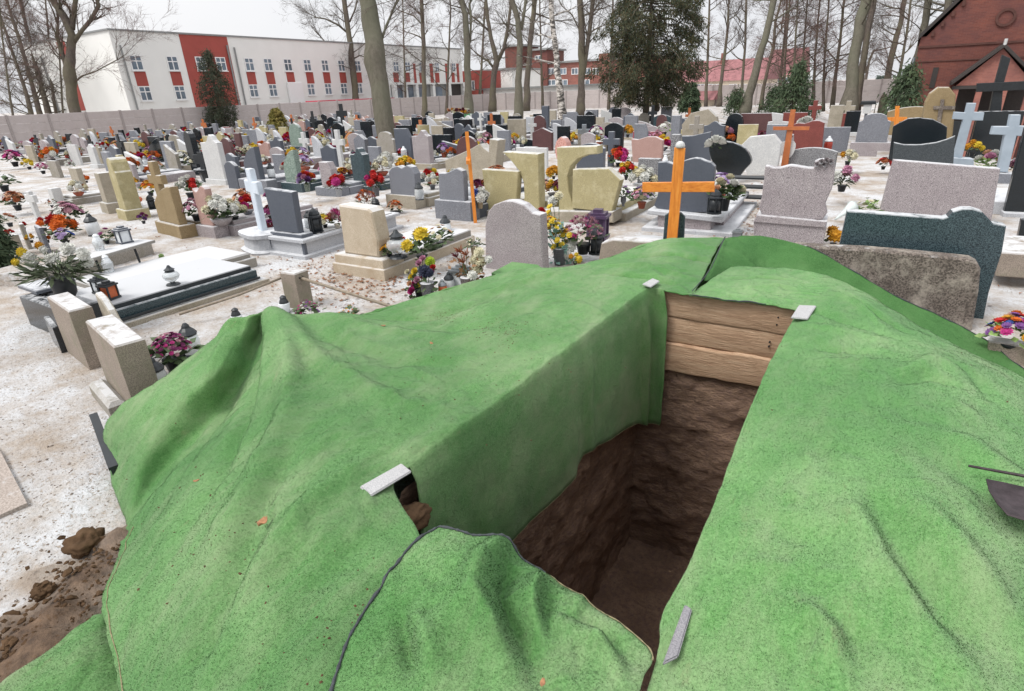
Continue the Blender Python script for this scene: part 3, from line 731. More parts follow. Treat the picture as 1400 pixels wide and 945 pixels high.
def carpet(name, label, pieces, hems=(), blades=60000, cat='green carpet', seed=1, mat='turf'):
    vs, fs = [], []
    for V, f, s_ in pieces:
        o = sum(len(x) for x in vs); vs.append(V); fs += [tuple(i+o for i in q) for q in f]
    V = np.concatenate(vs); me = bpy.data.meshes.new(name); me.from_pydata(V.tolist(), [], fs)
    import bmesh
    bm = bmesh.new(); bm.from_mesh(me); bmesh.ops.remove_doubles(bm, verts=bm.verts, dist=.0004); bm.to_mesh(me); bm.free()
    me.materials.append(M[mat]); me.shade_smooth(); o = link(name, me)
    md = o.modifiers.new('thickness', 'SOLIDIFY'); md.thickness = .009; md.offset = -1
    tag(o, label, cat, 'green grass carpets over the open grave')
    # pile: short fibres standing on the carpet
    me.calc_loop_triangles(); nt_ = len(me.loop_triangles)
    tri = np.empty(nt_*3, np.int32); me.loop_triangles.foreach_get('vertices', tri); tri = tri.reshape(-1, 3)
    co_ = np.empty(len(me.vertices)*3); me.vertices.foreach_get('co', co_); co_ = co_.reshape(-1, 3)
    a, b_, c_ = co_[tri[:, 0]], co_[tri[:, 1]], co_[tri[:, 2]]; cr = np.cross(b_-a, c_-a); ar = np.linalg.norm(cr, axis=1)
    rg = np.random.default_rng(seed); cen = (a+b_+c_)/3; d = np.linalg.norm(cen-EP, axis=1)
    wt = ar/np.clip(d, 1.6, 9)**1.2; k = rg.choice(nt_, blades, p=wt/wt.sum()); r1 = np.sqrt(rg.random(blades)); r2 = rg.random(blades)
    base = a[k]*(1-r1)[:, None]+b_[k]*(r1*(1-r2))[:, None]+c_[k]*(r1*r2)[:, None]
    nn = cr[k]/np.maximum(1e-12, ar[k])[:, None]
    tl = rg.normal(0, 1, (blades, 3)); tdir = nn*.8+tl*.7; tdir /= np.linalg.norm(tdir, axis=1)[:, None]
    sdv = np.cross(tdir, rg.normal(0, 1, (blades, 3))); sdv /= np.maximum(1e-9, np.linalg.norm(sdv, axis=1))[:, None]
    L = rg.uniform(.004, .008, blades)[:, None]; W_ = rg.uniform(.0005, .0010, blades)[:, None]
    sg = np.where(np.sum(np.cross(sdv, tdir)*nn, 1) < 0, -1., 1.)[:, None]; sdv = sdv*sg
    VV = np.empty((blades, 3, 3)); VV[:, 0] = base-sdv*W_; VV[:, 1] = base+sdv*W_; VV[:, 2] = base+tdir*L
    bm_ = bpy.data.meshes.new('pile'); bm_.vertices.add(blades*3); bm_.vertices.foreach_set('co', VV.ravel())
    bm_.loops.add(blades*3); bm_.loops.foreach_set('vertex_index', np.arange(blades*3, dtype=np.int32))
    bm_.polygons.add(blades); bm_.polygons.foreach_set('loop_start', np.arange(0, blades*3, 3, dtype=np.int32)); bm_.polygons.foreach_set('loop_total', np.full(blades, 3, np.int32))
    bm_.update(); bm_.validate(); bm_.materials.append(M[mat])
    # fibres shade like the carpet they stand on
    try: bm_.normals_split_custom_set_from_vertices(np.repeat(nn, 3, axis=0).tolist())
    except Exception: pass
    tag(link('pile', bm_, o), kind='stuff')
    for pts, mt, r in hems:
        mb = MB(); mb.tube(pts, [r*(.75+.7*noise.noise(Vector((i_*.31, r*900, 2)))) for i_ in range(len(pts))], 6); mb.build('hem', M[mt], o, smooth=True)
    return o
def edge(piece, which, a=0., b_=1., up=.004):
    V, f, (nr, nc) = piece; G = V.reshape(nr, nc, 3)
    E_ = {'left': G[:, -1], 'right': G[:, 0], 'near': G[0], 'far': G[-1]}[which]
    n = len(E_); E_ = E_[int(a*(n-1)):int(b_*(n-1))+1]; return [tuple(q+np.array([0, 0, up])) for q in E_]
# left carpet: rim of the pit (first column) up over the heap to its crest (last column)
A = [[(470, 985, .62), (380, 985, .6), (270, 985, .5), (178, 985, .3)],
     [(520, 832, .62), (400, 835, .62), (260, 840, .48), (150, 832, .2)],
     [(575, 745, .61), (430, 740, .64), (280, 745, .5), (168, 758, .12)],
     [(538, 670, .6), (430, 660, .65), (310, 670, .54), (185, 717, .12)],
     [(560, 643, .6), (470, 600, .66), (380, 605, .60), (240, 655, .3)],
     [(600, 610, .6), (500, 560, .65), (420, 560, .645), (300, 600, .46)],
     [(660, 564, .6), (560, 515, .64), (462, 505, .66), (354, 540, .6)],
     [(720, 519, .6), (620, 480, .63), (510, 462, .65), (374, 470, .68)],
     [(765, 485, .6), (690, 452, .62), (575, 440, .6), (392, 428, .70)],
     [(805, 454, .6), (745, 425, .62), (640, 420, .60), (475, 437, .56)],
     [(845, 424, .6), (795, 402, .62), (710, 397, .61), (590, 404, .57)],
     [(886, 396, .6), (845, 381, .62), (780, 374, .63), (700, 373, .6)],
     [(915, 399, .6), (892, 377, .62), (862, 362, .63), (810, 360, .61)],
     [(935, 402, .6), (935, 378, .61), (930, 352, .63), (905, 330, .63)],
     [(946, 404, .6), (962, 378, .6), (975, 350, .63), (990, 327, .66)]]
def back_off(v, d1, z1):
    q = P3(v); dr = np.array([q[0], q[1], 0.]); dr /= np.linalg.norm(dr); r_ = q+dr*d1; r_[2] = max(-.02, q[2]-z1); return r_
def back_rows(net, i0, i1, rows=((.10, .05), (.30, .3), (.4, .75))):
    return [[P3(row[-1])]+[back_off(row[-1], a_, z_) for a_, z_ in rows] for row in net[i0:i1]]
foldsL = [([(345, 440), (275, 530), (190, 620)], .035, -.03), ([(320, 450), (245, 540), (175, 600)], .03, .03), ([(300, 480), (220, 560), (170, 600)], .03, -.02)]
foldsA = [([(366, 430), (395, 490), (400, 560), (345, 660), (255, 790)], .07, .075), ([(358, 445), (345, 510), (326, 560), (280, 630), (215, 700)], .04, -.05),
          ([(378, 436), (440, 500), (520, 545), (600, 560)], .06, .045), ([(396, 432), (450, 470), (540, 500), (640, 500)], .07, -.045), ([(440, 435), (520, 455), (620, 460)], .05, .03),
          ([(410, 600), (350, 700), (300, 800), (230, 900)], .05, -.045), ([(470, 650), (360, 760), (260, 880)], .06, .035), ([(560, 700), (430, 800), (330, 930)], .07, -.03), ([(520, 620), (420, 700), (330, 840)], .045, .02),
          ([(490, 425), (560, 423), (622, 408)], .05, .04), ([(500, 436), (590, 432), (680, 400)], .05, -.04), ([(640, 402), (720, 385), (790, 370)], .05, .035), ([(560, 455), (660, 445), (760, 410)], .06, -.025),
          ([(826, 374), (880, 377), (935, 388)], .035, -.045), ([(815, 366), (880, 365), (950, 380)], .03, .035), ([(850, 352), (920, 350), (985, 360)], .04, -.06),
          ([(880, 343), (940, 337), (985, 345)], .04, .04), ([(640, 560), (560, 620), (520, 680)], .05, .02), ([(700, 480), (620, 530), (560, 590)], .06, -.02), ([(215, 880), (300, 830), (420, 760)], .05, -.02)]
FL = {3: [(181, 714, .07), (178, 712, .05), (176, 722, .03)], 4: [(227, 645, .14), (195, 622, .24), (153, 640, .1)], 5: [(286, 584, .27), (236, 560, .40), (150, 575, .25)],
      6: [(336, 517, .41), (292, 510, .55), (217, 521, .43)], 7: [(356, 462, .53), (328, 456, .64), (287, 469, .57)], 8: [(372, 430, .67), (356, 430, .695), (338, 436, .67)]}
A7 = []
for i, row in enumerate(A):
    row = [P3(v) for v in row]
    if i in FL: row += [P3(v) for v in FL[i]]; o_ = FL[i][-1]; row += [back_off(o_, .05, .12), back_off(o_, .09, .6)]
    elif i < 3: row += [back_off(A[i][-1], -.01, .03)*1., back_off(A[i][-1], -.01, .07), back_off(A[i][-1], .0, .12), back_off(A[i][-1], .0, .2), back_off(A[i][-1], .0, .3)]
    else: row += [back_off(A[i][-1], .05, .015), back_off(A[i][-1], .12, .07), back_off(A[i][-1], .25, .25), back_off(A[i][-1], .35, .5), back_off(A[i][-1], .42, .9)]
    A7.append(row)
rw = random.Random(17)
def wrinkles(n, bx, ang, amp=(.006, .014)):
    o = []
    for k in range(n):
        x, y = rw.uniform(bx[0], bx[2]), rw.uniform(bx[1], bx[3]); a = ang+rw.gauss(0, .5); l = rw.uniform(25, 75); pts = []
        for j in range(4):
            pts.append((x, y)); x += math.cos(a)*l/3; y += math.sin(a)*l/3; a += rw.gauss(0, .25)
        o.append((pts, rw.uniform(.012, .03), rw.choice([-1, 1, 1])*rw.uniform(*amp)))
    return o
foldsA += wrinkles(26, (390, 440, 640, 560), .15)+wrinkles(26, (220, 560, 520, 900), 2.3)+wrinkles(14, (650, 380, 860, 440), .1)+wrinkles(12, (840, 345, 960, 395), .2, (.008, .018))+wrinkles(8, (200, 500, 300, 600), 2.2)
foldsR_extra = wrinkles(24, (1090, 420, 1300, 520), .3)+wrinkles(30, (1020, 540, 1350, 900), 1.0)+wrinkles(10, (970, 375, 1090, 405), .1)
foldsD_extra = wrinkles(16, (500, 760, 840, 920), 1.2)
tp = grid_surface(A7, 14, 30, foldsA+foldsL)
foldsE = []
# the rim column of the top patch is reused as the upper edge of the hanging part
nr, nc = tp[2]; G = tp[0].reshape(nr, nc, 3)
i0, i1 = 4*14, 11*14+10
rim = G[i0:i1+1, 0]
botpx = [(560, 760), (640, 760), (690, 747), (745, 700), (795, 642), (806, 616), (850, 586), (897, 553), (903, 546)]
botp = cr_resample(np.array([atX(a, c, -1.49) for a, c in botpx]), 14)
botp = botp[np.linspace(0, len(botp)-1, len(rim)).astype(int)]
hang = []
for k, (r_, q) in enumerate(zip(rim, botp)):
    q = q.copy(); q[1] = r_[1]*.5+min(q[1], 4.36)*.5 if k else r_[1]
    q[1] = np.clip(q[1], 1.3, 4.36)
    row = [r_]
    for u in np.linspace(0, 1, 22)[1:]:
        x = r_[0]+.035*min(1, u*6)+.012*u
        bulge = .014*math.sin(r_[1]*9+u*2)*u+.02*noise.noise(Vector((r_[1]*3, u*2.5, 1)))*u+.01*noise.noise(Vector((r_[1]*9, u*7, 3)))*u+(.05*math.exp(-((r_[1]-4.18)/.05)**2)+.03*math.exp(-((r_[1]-3.2)/.07)**2))*min(1, u*3)
        row.append(np.array([x+bulge, r_[1]+(q[1]-r_[1])*u, r_[2]+(q[2]-r_[2])*u]))
    hang.append(row)
HV = np.array(hang); hr, hc = HV.shape[:2]
hp = (HV.reshape(-1, 3), [(j*hc+i, j*hc+i+1, (j+1)*hc+i+1, (j+1)*hc+i)[::-1] for j in range(hr-1) for i in range(hc-1)], (hr, hc))
def check_face(piece, toward):
    V, f, s_ = piece; q = f[len(f)//2]
    n_ = np.cross(V[q[1]]-V[q[0]], V[q[2]]-V[q[0]])
    return piece if n_@np.array(toward) > 0 else (V, [x[::-1] for x in f], s_)
hp = check_face(hp, (1, 0, 0))
GA = tp[0].reshape(*tp[2], 3)[:int(14*3), 3*30]; hemA = [tuple(q+np.array([0, 0, .002])) for q in GA]
carpet('grass_carpet', 'faded green grass carpet draped over the earth heap left of the grave', [tp, hp],
       [(hemA, 'hem_b', .003), ([tuple(x+np.array([0, 0, .003])) for x in HV[:, -1]], 'hem_b', .003)], 420000, seed=1)
# right carpet
Rn = [[(872, 985, .6), (1000, 990, .65), (1200, 1000, .71), (1420, 1010, .69), (1580, 1020, .55)],
      [(901, 885, .6), (1020, 890, .65), (1200, 890, .72), (1420, 890, .69), (1620, 905, .45)],
      [(907, 838, .6), (1030, 820, .66), (1200, 800, .74), (1420, 790, .7), (1620, 800, .4)],
      [(948, 760, .6), (1060, 720, .67), (1210, 700, .75), (1400, 690, .7), (1580, 700, .35)],
      [(983, 675, .6), (1080, 640, .67), (1210, 620, .74), (1400, 610, .68), (1540, 620, .35)],
      [(1016, 582, .6), (1100, 560, .66), (1220, 550, .73), (1370, 550, .66), (1480, 565, .35)],
      [(1048, 508, .6), (1110, 500, .65), (1215, 490, .69), (1330, 494, .61), (1420, 527, .3)],
      [(1076, 452, .6), (1120, 446, .64), (1180, 440, .65), (1248, 445, .58), (1290, 470, .3)],
      [(1090, 428, .6), (1120, 413, .62), (1148, 405, .63), (1185, 404, .57), (1220, 428, .3)],
      [(1062, 419, .6), (1085, 401, .61), (1107, 388, .61), (1130, 378, .56), (1150, 392, .38)],
      [(1000, 411, .6), (1030, 395, .6), (1055, 380, .6), (1076, 368, .57), (1095, 373, .45)],
      [(942, 404, .6), (965, 388, .6), (985, 375, .6), (1000, 366, .58), (1012, 367, .5)]]
foldsR = [([(1138, 660), (1158, 730), (1205, 820), (1290, 945)], .06, .075), ([(1165, 690), (1205, 780), (1270, 860), (1360, 945)], .095, -.07),
          ([(1085, 850), (1125, 890), (1138, 950)], .04, .05), ([(1112, 850), (1155, 900), (1165, 950)], .05, -.04), ([(1230, 720), (1320, 830), (1400, 900)], .06, .05), ([(1110, 620), (1140, 680), (1150, 740)], .04, -.03),
          ([(1225, 537), (1270, 508), (1315, 520)], .05, .045), ([(1210, 548), (1260, 532), (1320, 548)], .05, -.045), ([(1110, 480), (1150, 492), (1200, 500)], .03, -.03), ([(1100, 500), (1180, 515), (1240, 510)], .035, .02),
          ([(1300, 505), (1340, 530), (1360, 565)], .05, -.04), ([(1130, 398), (1170, 420), (1205, 452)], .03, .035), ([(1148, 398), (1190, 425), (1235, 455)], .03, -.035), ([(1100, 420), (1160, 450), (1230, 470)], .035, -.025), ([(1090, 440), (1150, 462), (1215, 478)], .03, .02),
          ([(1040, 720), (1110, 770), (1090, 830)], .06, -.03), ([(1010, 780), (1080, 800), (1110, 780)], .04, .02), ([(1250, 640), (1330, 700), (1400, 780)], .09, -.04), ([(1290, 620), (1370, 680), (1420, 740)], .06, .04),
          ([(1180, 560), (1230, 600), (1330, 620)], .06, -.02), ([(1010, 392), (1060, 388), (1100, 394)], .025, .02), ([(990, 380), (1040, 376), (1090, 382)], .02, -.02)]
rp2 = grid_surface(Rn, 18, 36, foldsR+foldsR_extra)
W3 = [[(962, 384, .57), (977, 352, .62), (991, 327, .66)],
      [(1040, 392, 'Y', 5.55), (1040, 352, 'Y', 5.85), (1040, 323, 'Y', 6.05)],
      [(1080, 398, 'Y', 5.6), (1092, 362, 'Y', 5.86), (1108, 339, 'Y', 5.98)],
      [(1128, 412, 'Y', 5.6), (1142, 388, 'Y', 5.85), (1162, 369, 'Y', 5.97)],
      [(1182, 440, 'Y', 5.5), (1200, 418, 'Y', 5.8), (1222, 404, 'Y', 5.93)],
      [(1250, 458, .12), (1262, 450, 'Y', 5.65), (1284, 432, 'Y', 5.9)],
      [(1340, 505, .04), (1338, 490, .05), (1336, 458, .10)],
      [(1430, 545, .02), (1420, 535, .04), (1402, 508, .06)]]
wp = grid_surface(W3, 12, 14, [([(1010, 345), (1060, 350), (1090, 360)], .05, .03)])
lip = []
for row in Rn[1:9]:
    q = P3(row[0]); lip.append([q, q+np.array([.01, 0, -.03]), q+np.array([.03, 0, -.2]), q+np.array([.04, 0, -.42])])
lpz = check_face(grid_surface(lip, 14, 5, (), ns=.3), (-1, 0, 0))
hemR = edge(rp2, 'right', 9.3/11, 1.0, .002); hemS = [tuple(P3(v)+np.array([0, 0, .03])) for v in [(946, 403, .6), (962, 385, .6), (972, 370, .61), (980, 352, .64), (986, 338, .66), (991, 328, .68)]]
hemW = edge(wp, 'left', .28, 1.0, .003)
carpet('grass_carpet', 'bright green carpet covering the heap right of the grave up to the old stones', [rp2, lpz],
       [(hemR, 'hem', .006)], 300000, seed=2, mat='turf_bright')
carpet('grass_carpet', 'green carpet with painted-in shade leaning on the old stones behind the right heap', [wp], [(hemS, 'hem', .006), (hemW, 'hem', .005)], 50000, seed=7, mat='turf_shade')
# small carpet over the near end of the pit
Dn = [[(448, 985, .64), (590, 990, .67), (730, 990, .67), (862, 985, .62)],
      [(478, 885, .64), (610, 885, .69), (740, 900, .66), (880, 925, .62)],
      [(530, 800, .64), (640, 812, .70), (745, 845, .675), (886, 893, .6)],
      [(572, 748, .63), (645, 770, .70), (725, 803, .655), (805, 833, .585)],
      [(602, 730, .615), (645, 737, .66), (688, 748, .64), (742, 790, .57)]]
foldsD = [([(690, 752), (660, 800), (652, 850), (690, 930)], .04, .075), ([(704, 775), (690, 830), (722, 900), (750, 960)], .04, -.075),
          ([(552, 850), (558, 900), (570, 950)], .028, -.045), ([(575, 860), (585, 905), (600, 950)], .03, .03), ([(735, 800), (722, 840), (730, 880)], .028, .05), ([(752, 812), (748, 850), (760, 900)], .028, -.04), ([(640, 830), (600, 900), (590, 950)], .05, .025), ([(760, 840), (820, 870), (860, 900)], .035, -.035), ([(790, 860), (830, 900), (850, 940)], .03, .03)]
dp = grid_surface(Dn, 30, 32, foldsD+foldsD_extra, lift=.012)
de = dp[0].reshape(*dp[2], 3)
lipd = [[q, q+np.array([0, .02, -.03]), q+np.array([0, .03, -.10])] for q in de[-1]]
LV = np.array(lipd); dl = check_face((LV.reshape(-1, 3), [(j*3+i, j*3+i+1, (j+1)*3+i+1, (j+1)*3+i) for j in range(len(lipd)-1) for i in range(2)], (len(lipd), 3)), (0, 1, 0))
carpet('grass_carpet', 'smaller green carpet piece with dark hem laid across the near end of the grave', [dp, dl],
       [(edge(dp, 'right'), 'hem', .006), (edge(dp, 'far'), 'hem', .006), (edge(dp, 'left', .4, 1), 'hem_b', .003)], 60000, seed=3, mat='turf_front')
# scrap at the bottom left
Cn = [[(230, 1000, .1), (100, 1010, .16), (-60, 1000, .14)], [(190, 930, .1), (100, 940, .17), (-6, 940, .15)], [(165, 880, .12), (115, 885, .17), (60, 894, .15)], [(160, 836, .1), (145, 838, .13), (128, 843, .12)]]
cp = grid_surface(Cn, 14, 14, [])
carpet('grass_carpet', 'green carpet scrap in the bottom left corner lying on bare soil', [cp], [(edge(cp, 'right'), 'hem_b', .003)], 14000, seed=4)
P = at(556, 712, .47); o = link('soil_lip', clod_mesh('soil_lip', 5, M['clod'], .075, 4, .35), None, P); o.scale = (.9, 1.5, 1.0); o.data.shade_smooth(); tag(o, 'lump of brown soil showing between the carpets at the near left corner', 'soil')
# ---------- flat grey bars at the four corners of the pit
M['bar'] = stone('pale_grey_bar', 'bcbbbb', 'aeadad', 9, .7, '9c9c9e', 240, snow=0, bs=.05)
M['bar_d'] = stone('worn_grey_bar', '9a9898', '86848a', 9, .6, '77757a', 200, snow=0, bs=.05)
def bar(lab, pts, z, th, mat):
    Q = [at(a, c, z) for a, c in pts]; mb = MB(); c0 = sum(Q)/4
    v = [(q-c0) for q in Q]; vs = [(a[0], a[1], 0) for a in v]+[(a[0], a[1], th) for a in v]
    mb.add(vs, [(3, 2, 1, 0), (4, 5, 6, 7), (0, 1, 5, 4), (1, 2, 6, 5), (2, 3, 7, 6), (3, 0, 4, 7)])
    me = mb.mesh('flat_bar', M[mat]); import bmesh
    bm = bmesh.new(); bm.from_mesh(me); bmesh.ops.recalc_face_normals(bm, faces=bm.faces); bmesh.ops.bevel(bm, geom=list(bm.edges), offset=.004, segments=2, affect='EDGES'); bm.to_mesh(me); bm.free()
    o = link('flat_bar', me, None, c0); tag(o, lab, 'grey bar', 'flat grey bars lying on the carpet at the corners of the grave'); return o
bar('long pale grey flat bar on the carpet at the near left corner of the grave', [(492, 668), (507, 681), (563, 647), (549, 636)], .637, .012, 'bar')
bar('small pale grey bar on the carpet at the far left corner of the grave', [(878, 390), (890, 394), (902, 386), (892, 382)], .632, .012, 'bar')
bar('pale grey plate on the carpet at the far right corner beside the plank top', [(1081, 436), (1104, 438), (1116, 420), (1092, 419)], .632, .012, 'bar')
o = bar('dark worn grey bar tucked in a carpet slit at the near right corner', [(905, 912), (927, 901), (946, 836), (936, 829)], .628, .012, 'bar_d')
# ---------- dry leaf and soil crumbs on the left carpet
M['dryleaf'] = plain('dry_brown_leaf', 'a87a58', .7, .35, 70)
def leaf_at(px, py, z, s, lab, seed):
    P = at(px, py, z); mb = MB(); rr_ = random.Random(seed); n = 7; vs = []
    for j in range(3):
        for i in range(n):
            u = i/(n-1)-.5; v = (j-1)*.32*math.sin(PI*(i+.4)/n)*2
            vs.append((u*2*s, v*s, s*(.7*(u*u)*2+.9*abs(j-1)*.4+rr_.uniform(-.1, .1))))
    mb.add(vs, [(j*n+i, j*n+i+1, (j+1)*n+i+1, (j+1)*n+i) for j in range(2) for i in range(n-1)])
    o = mb.build('dry_leaf', M['dryleaf'], None, True, loc=(P[0], P[1], P[2]), rot=(0, .1, seed)); tag(o, lab, 'leaf', 'curled brown leaves on the carpet')
    md = o.modifiers.new('t', 'SOLIDIFY'); md.thickness = .0015
leaf_at(359, 716, .625, .026, 'large curled tan dry leaf lying on the left carpet', 2)
leaf_at(269, 658, .56, .012, 'tiny dry brown leaf on the carpet fold near the left edge', 4)
leaf_at(742, 934, .72, .010, 'tiny orange brown leaf on the front carpet piece', 5)
leaf_at(590, 470, .655, .014, 'small brown dry leaf on the left carpet below the crest', 6)
leaf_at(524, 446, .64, .014, 'small brown dry leaf near the saddle of the left carpet', 7)
mb = MB(); rr = random.Random(11)
for cx_, cy_, sx_, sy_, n in ((690, 450, 22, 9, 120), (605, 432, 14, 5, 80), (660, 480, 60, 30, 60), (300, 720, 60, 60, 60), (470, 840, 50, 60, 40), (1300, 500, 20, 6, 20), (580, 540, 80, 40, 50), (1150, 640, 90, 90, 25)):
    for k in range(n):
        P = at(rr.gauss(cx_, sx_), rr.gauss(cy_, sy_), .655); r = rr.uniform(.0012, .0042); pebble(mb, P[0], P[1], P[2]-.005, r)
tag(mb.build('soil_crumbs', M['clod']), kind='stuff')
# ---------- spade and thin iron rod on the right carpet
M['rust'] = plain('dark_rusty_steel', '4a4144', .55, .45, 25, metallic=.5, bs=.2)
P = [at(1322, 643, .75), at(1400, 661, .75), at(1480, 681, .77)]
root = thing('iron_rod', 'thin dark iron rod sticking in from the right edge above the spade blade', 'rod', P[0])
MB().tube([(0, 0, 0.02), P[1]-P[0]+np.array([0, 0, .03]), P[2]-P[0]+np.array([0, 0, .05])], [.005, .006, .006], 8).build('shaft', M['rust'], root, True)
P0 = at(1345, 664, .75); root = thing('spade', 'rusty dark spade blade lying on the right carpet at the picture edge', 'spade', P0)
o_ = [(1345, 664), (1349, 680), (1360, 698), (1374, 714), (1400, 722), (1440, 726), (1444, 684), (1400, 676), (1370, 669)]
Q = [at(a, c, .75)-P0 for a, c in o_]; mb = MB(); cen = sum(Q)/len(Q); vs = []
for q in Q: vs.append((q[0], q[1], .03+.0))
for q in Q: vs.append((cen[0]+(q[0]-cen[0])*.6, cen[1]+(q[1]-cen[1])*.6, .016))
n = len(Q); mb.add(vs+[(cen[0], cen[1], .012)], [(i, (i+1) % n, n+(i+1) % n, n+i) for i in range(n)]+[(n+i, n+(i+1) % n, 2*n) for i in range(n)])
o = mb.build('blade', M['rust'], root, True); md = o.modifiers.new('t', 'SOLIDIFY'); md.thickness = .003
q0 = at(1442, 705, .75)-P0; q1 = at(1560, 722, .8)-P0
MB().tube([(q0[0], q0[1], .03), (q0[0]*.5+q1[0]*.5, q0[1]*.5+q1[1]*.5, .06), (q1[0], q1[1], .09)], [.022, .018, .016], 10).build('handle', M['brownwood'], root, True)
# ---------- black plastic tray edge under the left flap, flat slab at the left edge
P = at(163, 664, 0.0); root = thing('plastic_tray', 'glossy black plastic tray edge poking out under the left carpet flap', 'tray', P)
q = at(136, 592, .0)-P; u = np.array([q[0], q[1], 0]); l = np.linalg.norm(u); u /= l; v = np.array([-u[1], u[0], 0])
for nm, zz0, zz1, t0, t1, l1 in (('side_wall', .0, .13, -.01, .01, 1.), ('rim', .13, .15, -.03, .02, 1.02), ('rim', .085, .10, -.02, .012, 1.01)):
    mb = MB(); vs = [tuple(u*a*l+v*b__+np.array([0, 0, z])) for z in (zz0, zz1) for a, b__ in ((-.03, t0), (l1, t0), (l1, t1), (-.03, t1))]
    mb.add(vs, [(3, 2, 1, 0), (4, 5, 6, 7), (0, 1, 5, 4), (1, 2, 6, 5), (2, 3, 7, 6), (3, 0, 4, 7)])
    me_ = mb.mesh(nm, M['plastic_b']); import bmesh
    bm = bmesh.new(); bm.from_mesh(me_); bmesh.ops.recalc_face_normals(bm, faces=bm.faces); bm.to_mesh(me_); bm.free(); link(nm, me_, root)
M['pav'] = stone('worn_grey_paving', 'b5aaa2', 'a2978f', 5, .9, '91867e', 90, snow=.15)
Q = [at(a, c, .02) for a, c in ((-60, 560), (2, 620), (38, 690), (-30, 720), (-160, 700))]; c0 = sum(Q)/len(Q)
o = MB().prism([(0, 0), (1, 0), (1, 1)], 0, 1) and None
mb = MB(); n = len(Q); vs = [(q[0]-c0[0], q[1]-c0[1], z) for z in (-.04, .012) for q in Q]
mb.add(vs, [tuple(range(n, 2*n)), tuple(range(n-1, -1, -1))]+[(i, (i+1) % n, n+(i+1) % n, n+i) for i in range(n)])
import bmesh
me_ = mb.mesh('paving_slab', M['pav']); bm = bmesh.new(); bm.from_mesh(me_); bmesh.ops.recalc_face_normals(bm, faces=bm.faces); bm.to_mesh(me_); bm.free()
tag(link('paving_slab', me_, None, c0), 'flat grey paving slab set in the sandy path at the left edge', 'slab')
# ================================================================== TREES
def bark(name, c1, c2, c3=None):
    m, t, b = newmat(name); p = pos(t); mp = N(t, 'ShaderNodeMapping'); mp.inputs['Scale'].default_value = (1, 1, .25); t.links.new(p, mp.inputs[0])
    c = ramp(t, tnoise(t, mp.outputs[0], 9, 7, .7), [(.3, srgb(c1)), (.7, srgb(c2))])
    if c3: c = mixc(t, ramp(t, tnoise(t, p, .6, 3), [(.4, (0, 0, 0)), (.65, (.8, .8, .8))]), c, srgb(c3))
    t.links.new(c, b.inputs['Base Color']); b.inputs['Roughness'].default_value = .95; b.inputs['Specular IOR Level'].default_value = .1
    bump(t, b, tnoise(t, mp.outputs[0], 16, 6, .7), .8, .05); return m
M['bark'] = bark('grey_brown_bark', '4a433e', '6b625b', '65614f'); M['bark_g'] = bark('green_tinged_bark', '545046', '726c62', '69695a')
M['twig'] = plain('thin_bare_twigs', '5e5550', .9, .2, 3, spec=.1); M['twig_r'] = plain('reddish_bare_twigs', '735f59', .9, .2, 3, spec=.1)
m, t, b = newmat('birch_bark'); p = pos(t); mp = N(t, 'ShaderNodeMapping'); mp.inputs['Scale'].default_value = (1, 1, 2.2); t.links.new(p, mp.inputs[0])
t.links.new(ramp(t, tnoise(t, mp.outputs[0], 3.2, 6, .7), [(.44, srgb('3f3b38')), (.52, srgb('9a938c')), (.62, srgb('cfcac4'))]), b.inputs['Base Color']); b.inputs['Roughness'].default_value = .9; M['birch'] = m
def grow(tw, lb, p, d, L, r, dep, rg, droop, spread, seg=4):
    pts = [p]; rad = [r]; dd = d.normalized()
    for k in range(seg):
        dd = (dd+Vector((rg.gauss(0, .16), rg.gauss(0, .16), rg.gauss(0, .12)+droop))).normalized()
        pts.append(pts[-1]+dd*(L/seg)); rad.append(r*(1-.75*(k+1)/seg))
    (lb if r > .022 else tw).tube(pts, rad, 5 if r > .05 else 3, False)
    if dep <= 0: return
    n = {4: 7, 3: 6, 2: 6, 1: 5}[min(dep, 4)]
    for k in range(n):
        u = rg.uniform(.25, 1.) if dep > 1 else rg.uniform(.15, 1.); i = min(seg-1, int(u*seg)); q = pts[i].lerp(pts[i+1], u*seg-i)
        a = (pts[i+1]-pts[i]).normalized(); o = a.orthogonal().normalized(); o.rotate(__import__('mathutils').Quaternion(a, rg.uniform(0, 6.28)))
        nd = (a+o*rg.uniform(.5, 1.)*spread).normalized()
        grow(tw, lb, q, nd, L*rg.uniform(.42, .66), max(.0055, r*(1-.75*u)*rg.uniform(.45, .65)), dep-1, rg, droop, spread, 3)
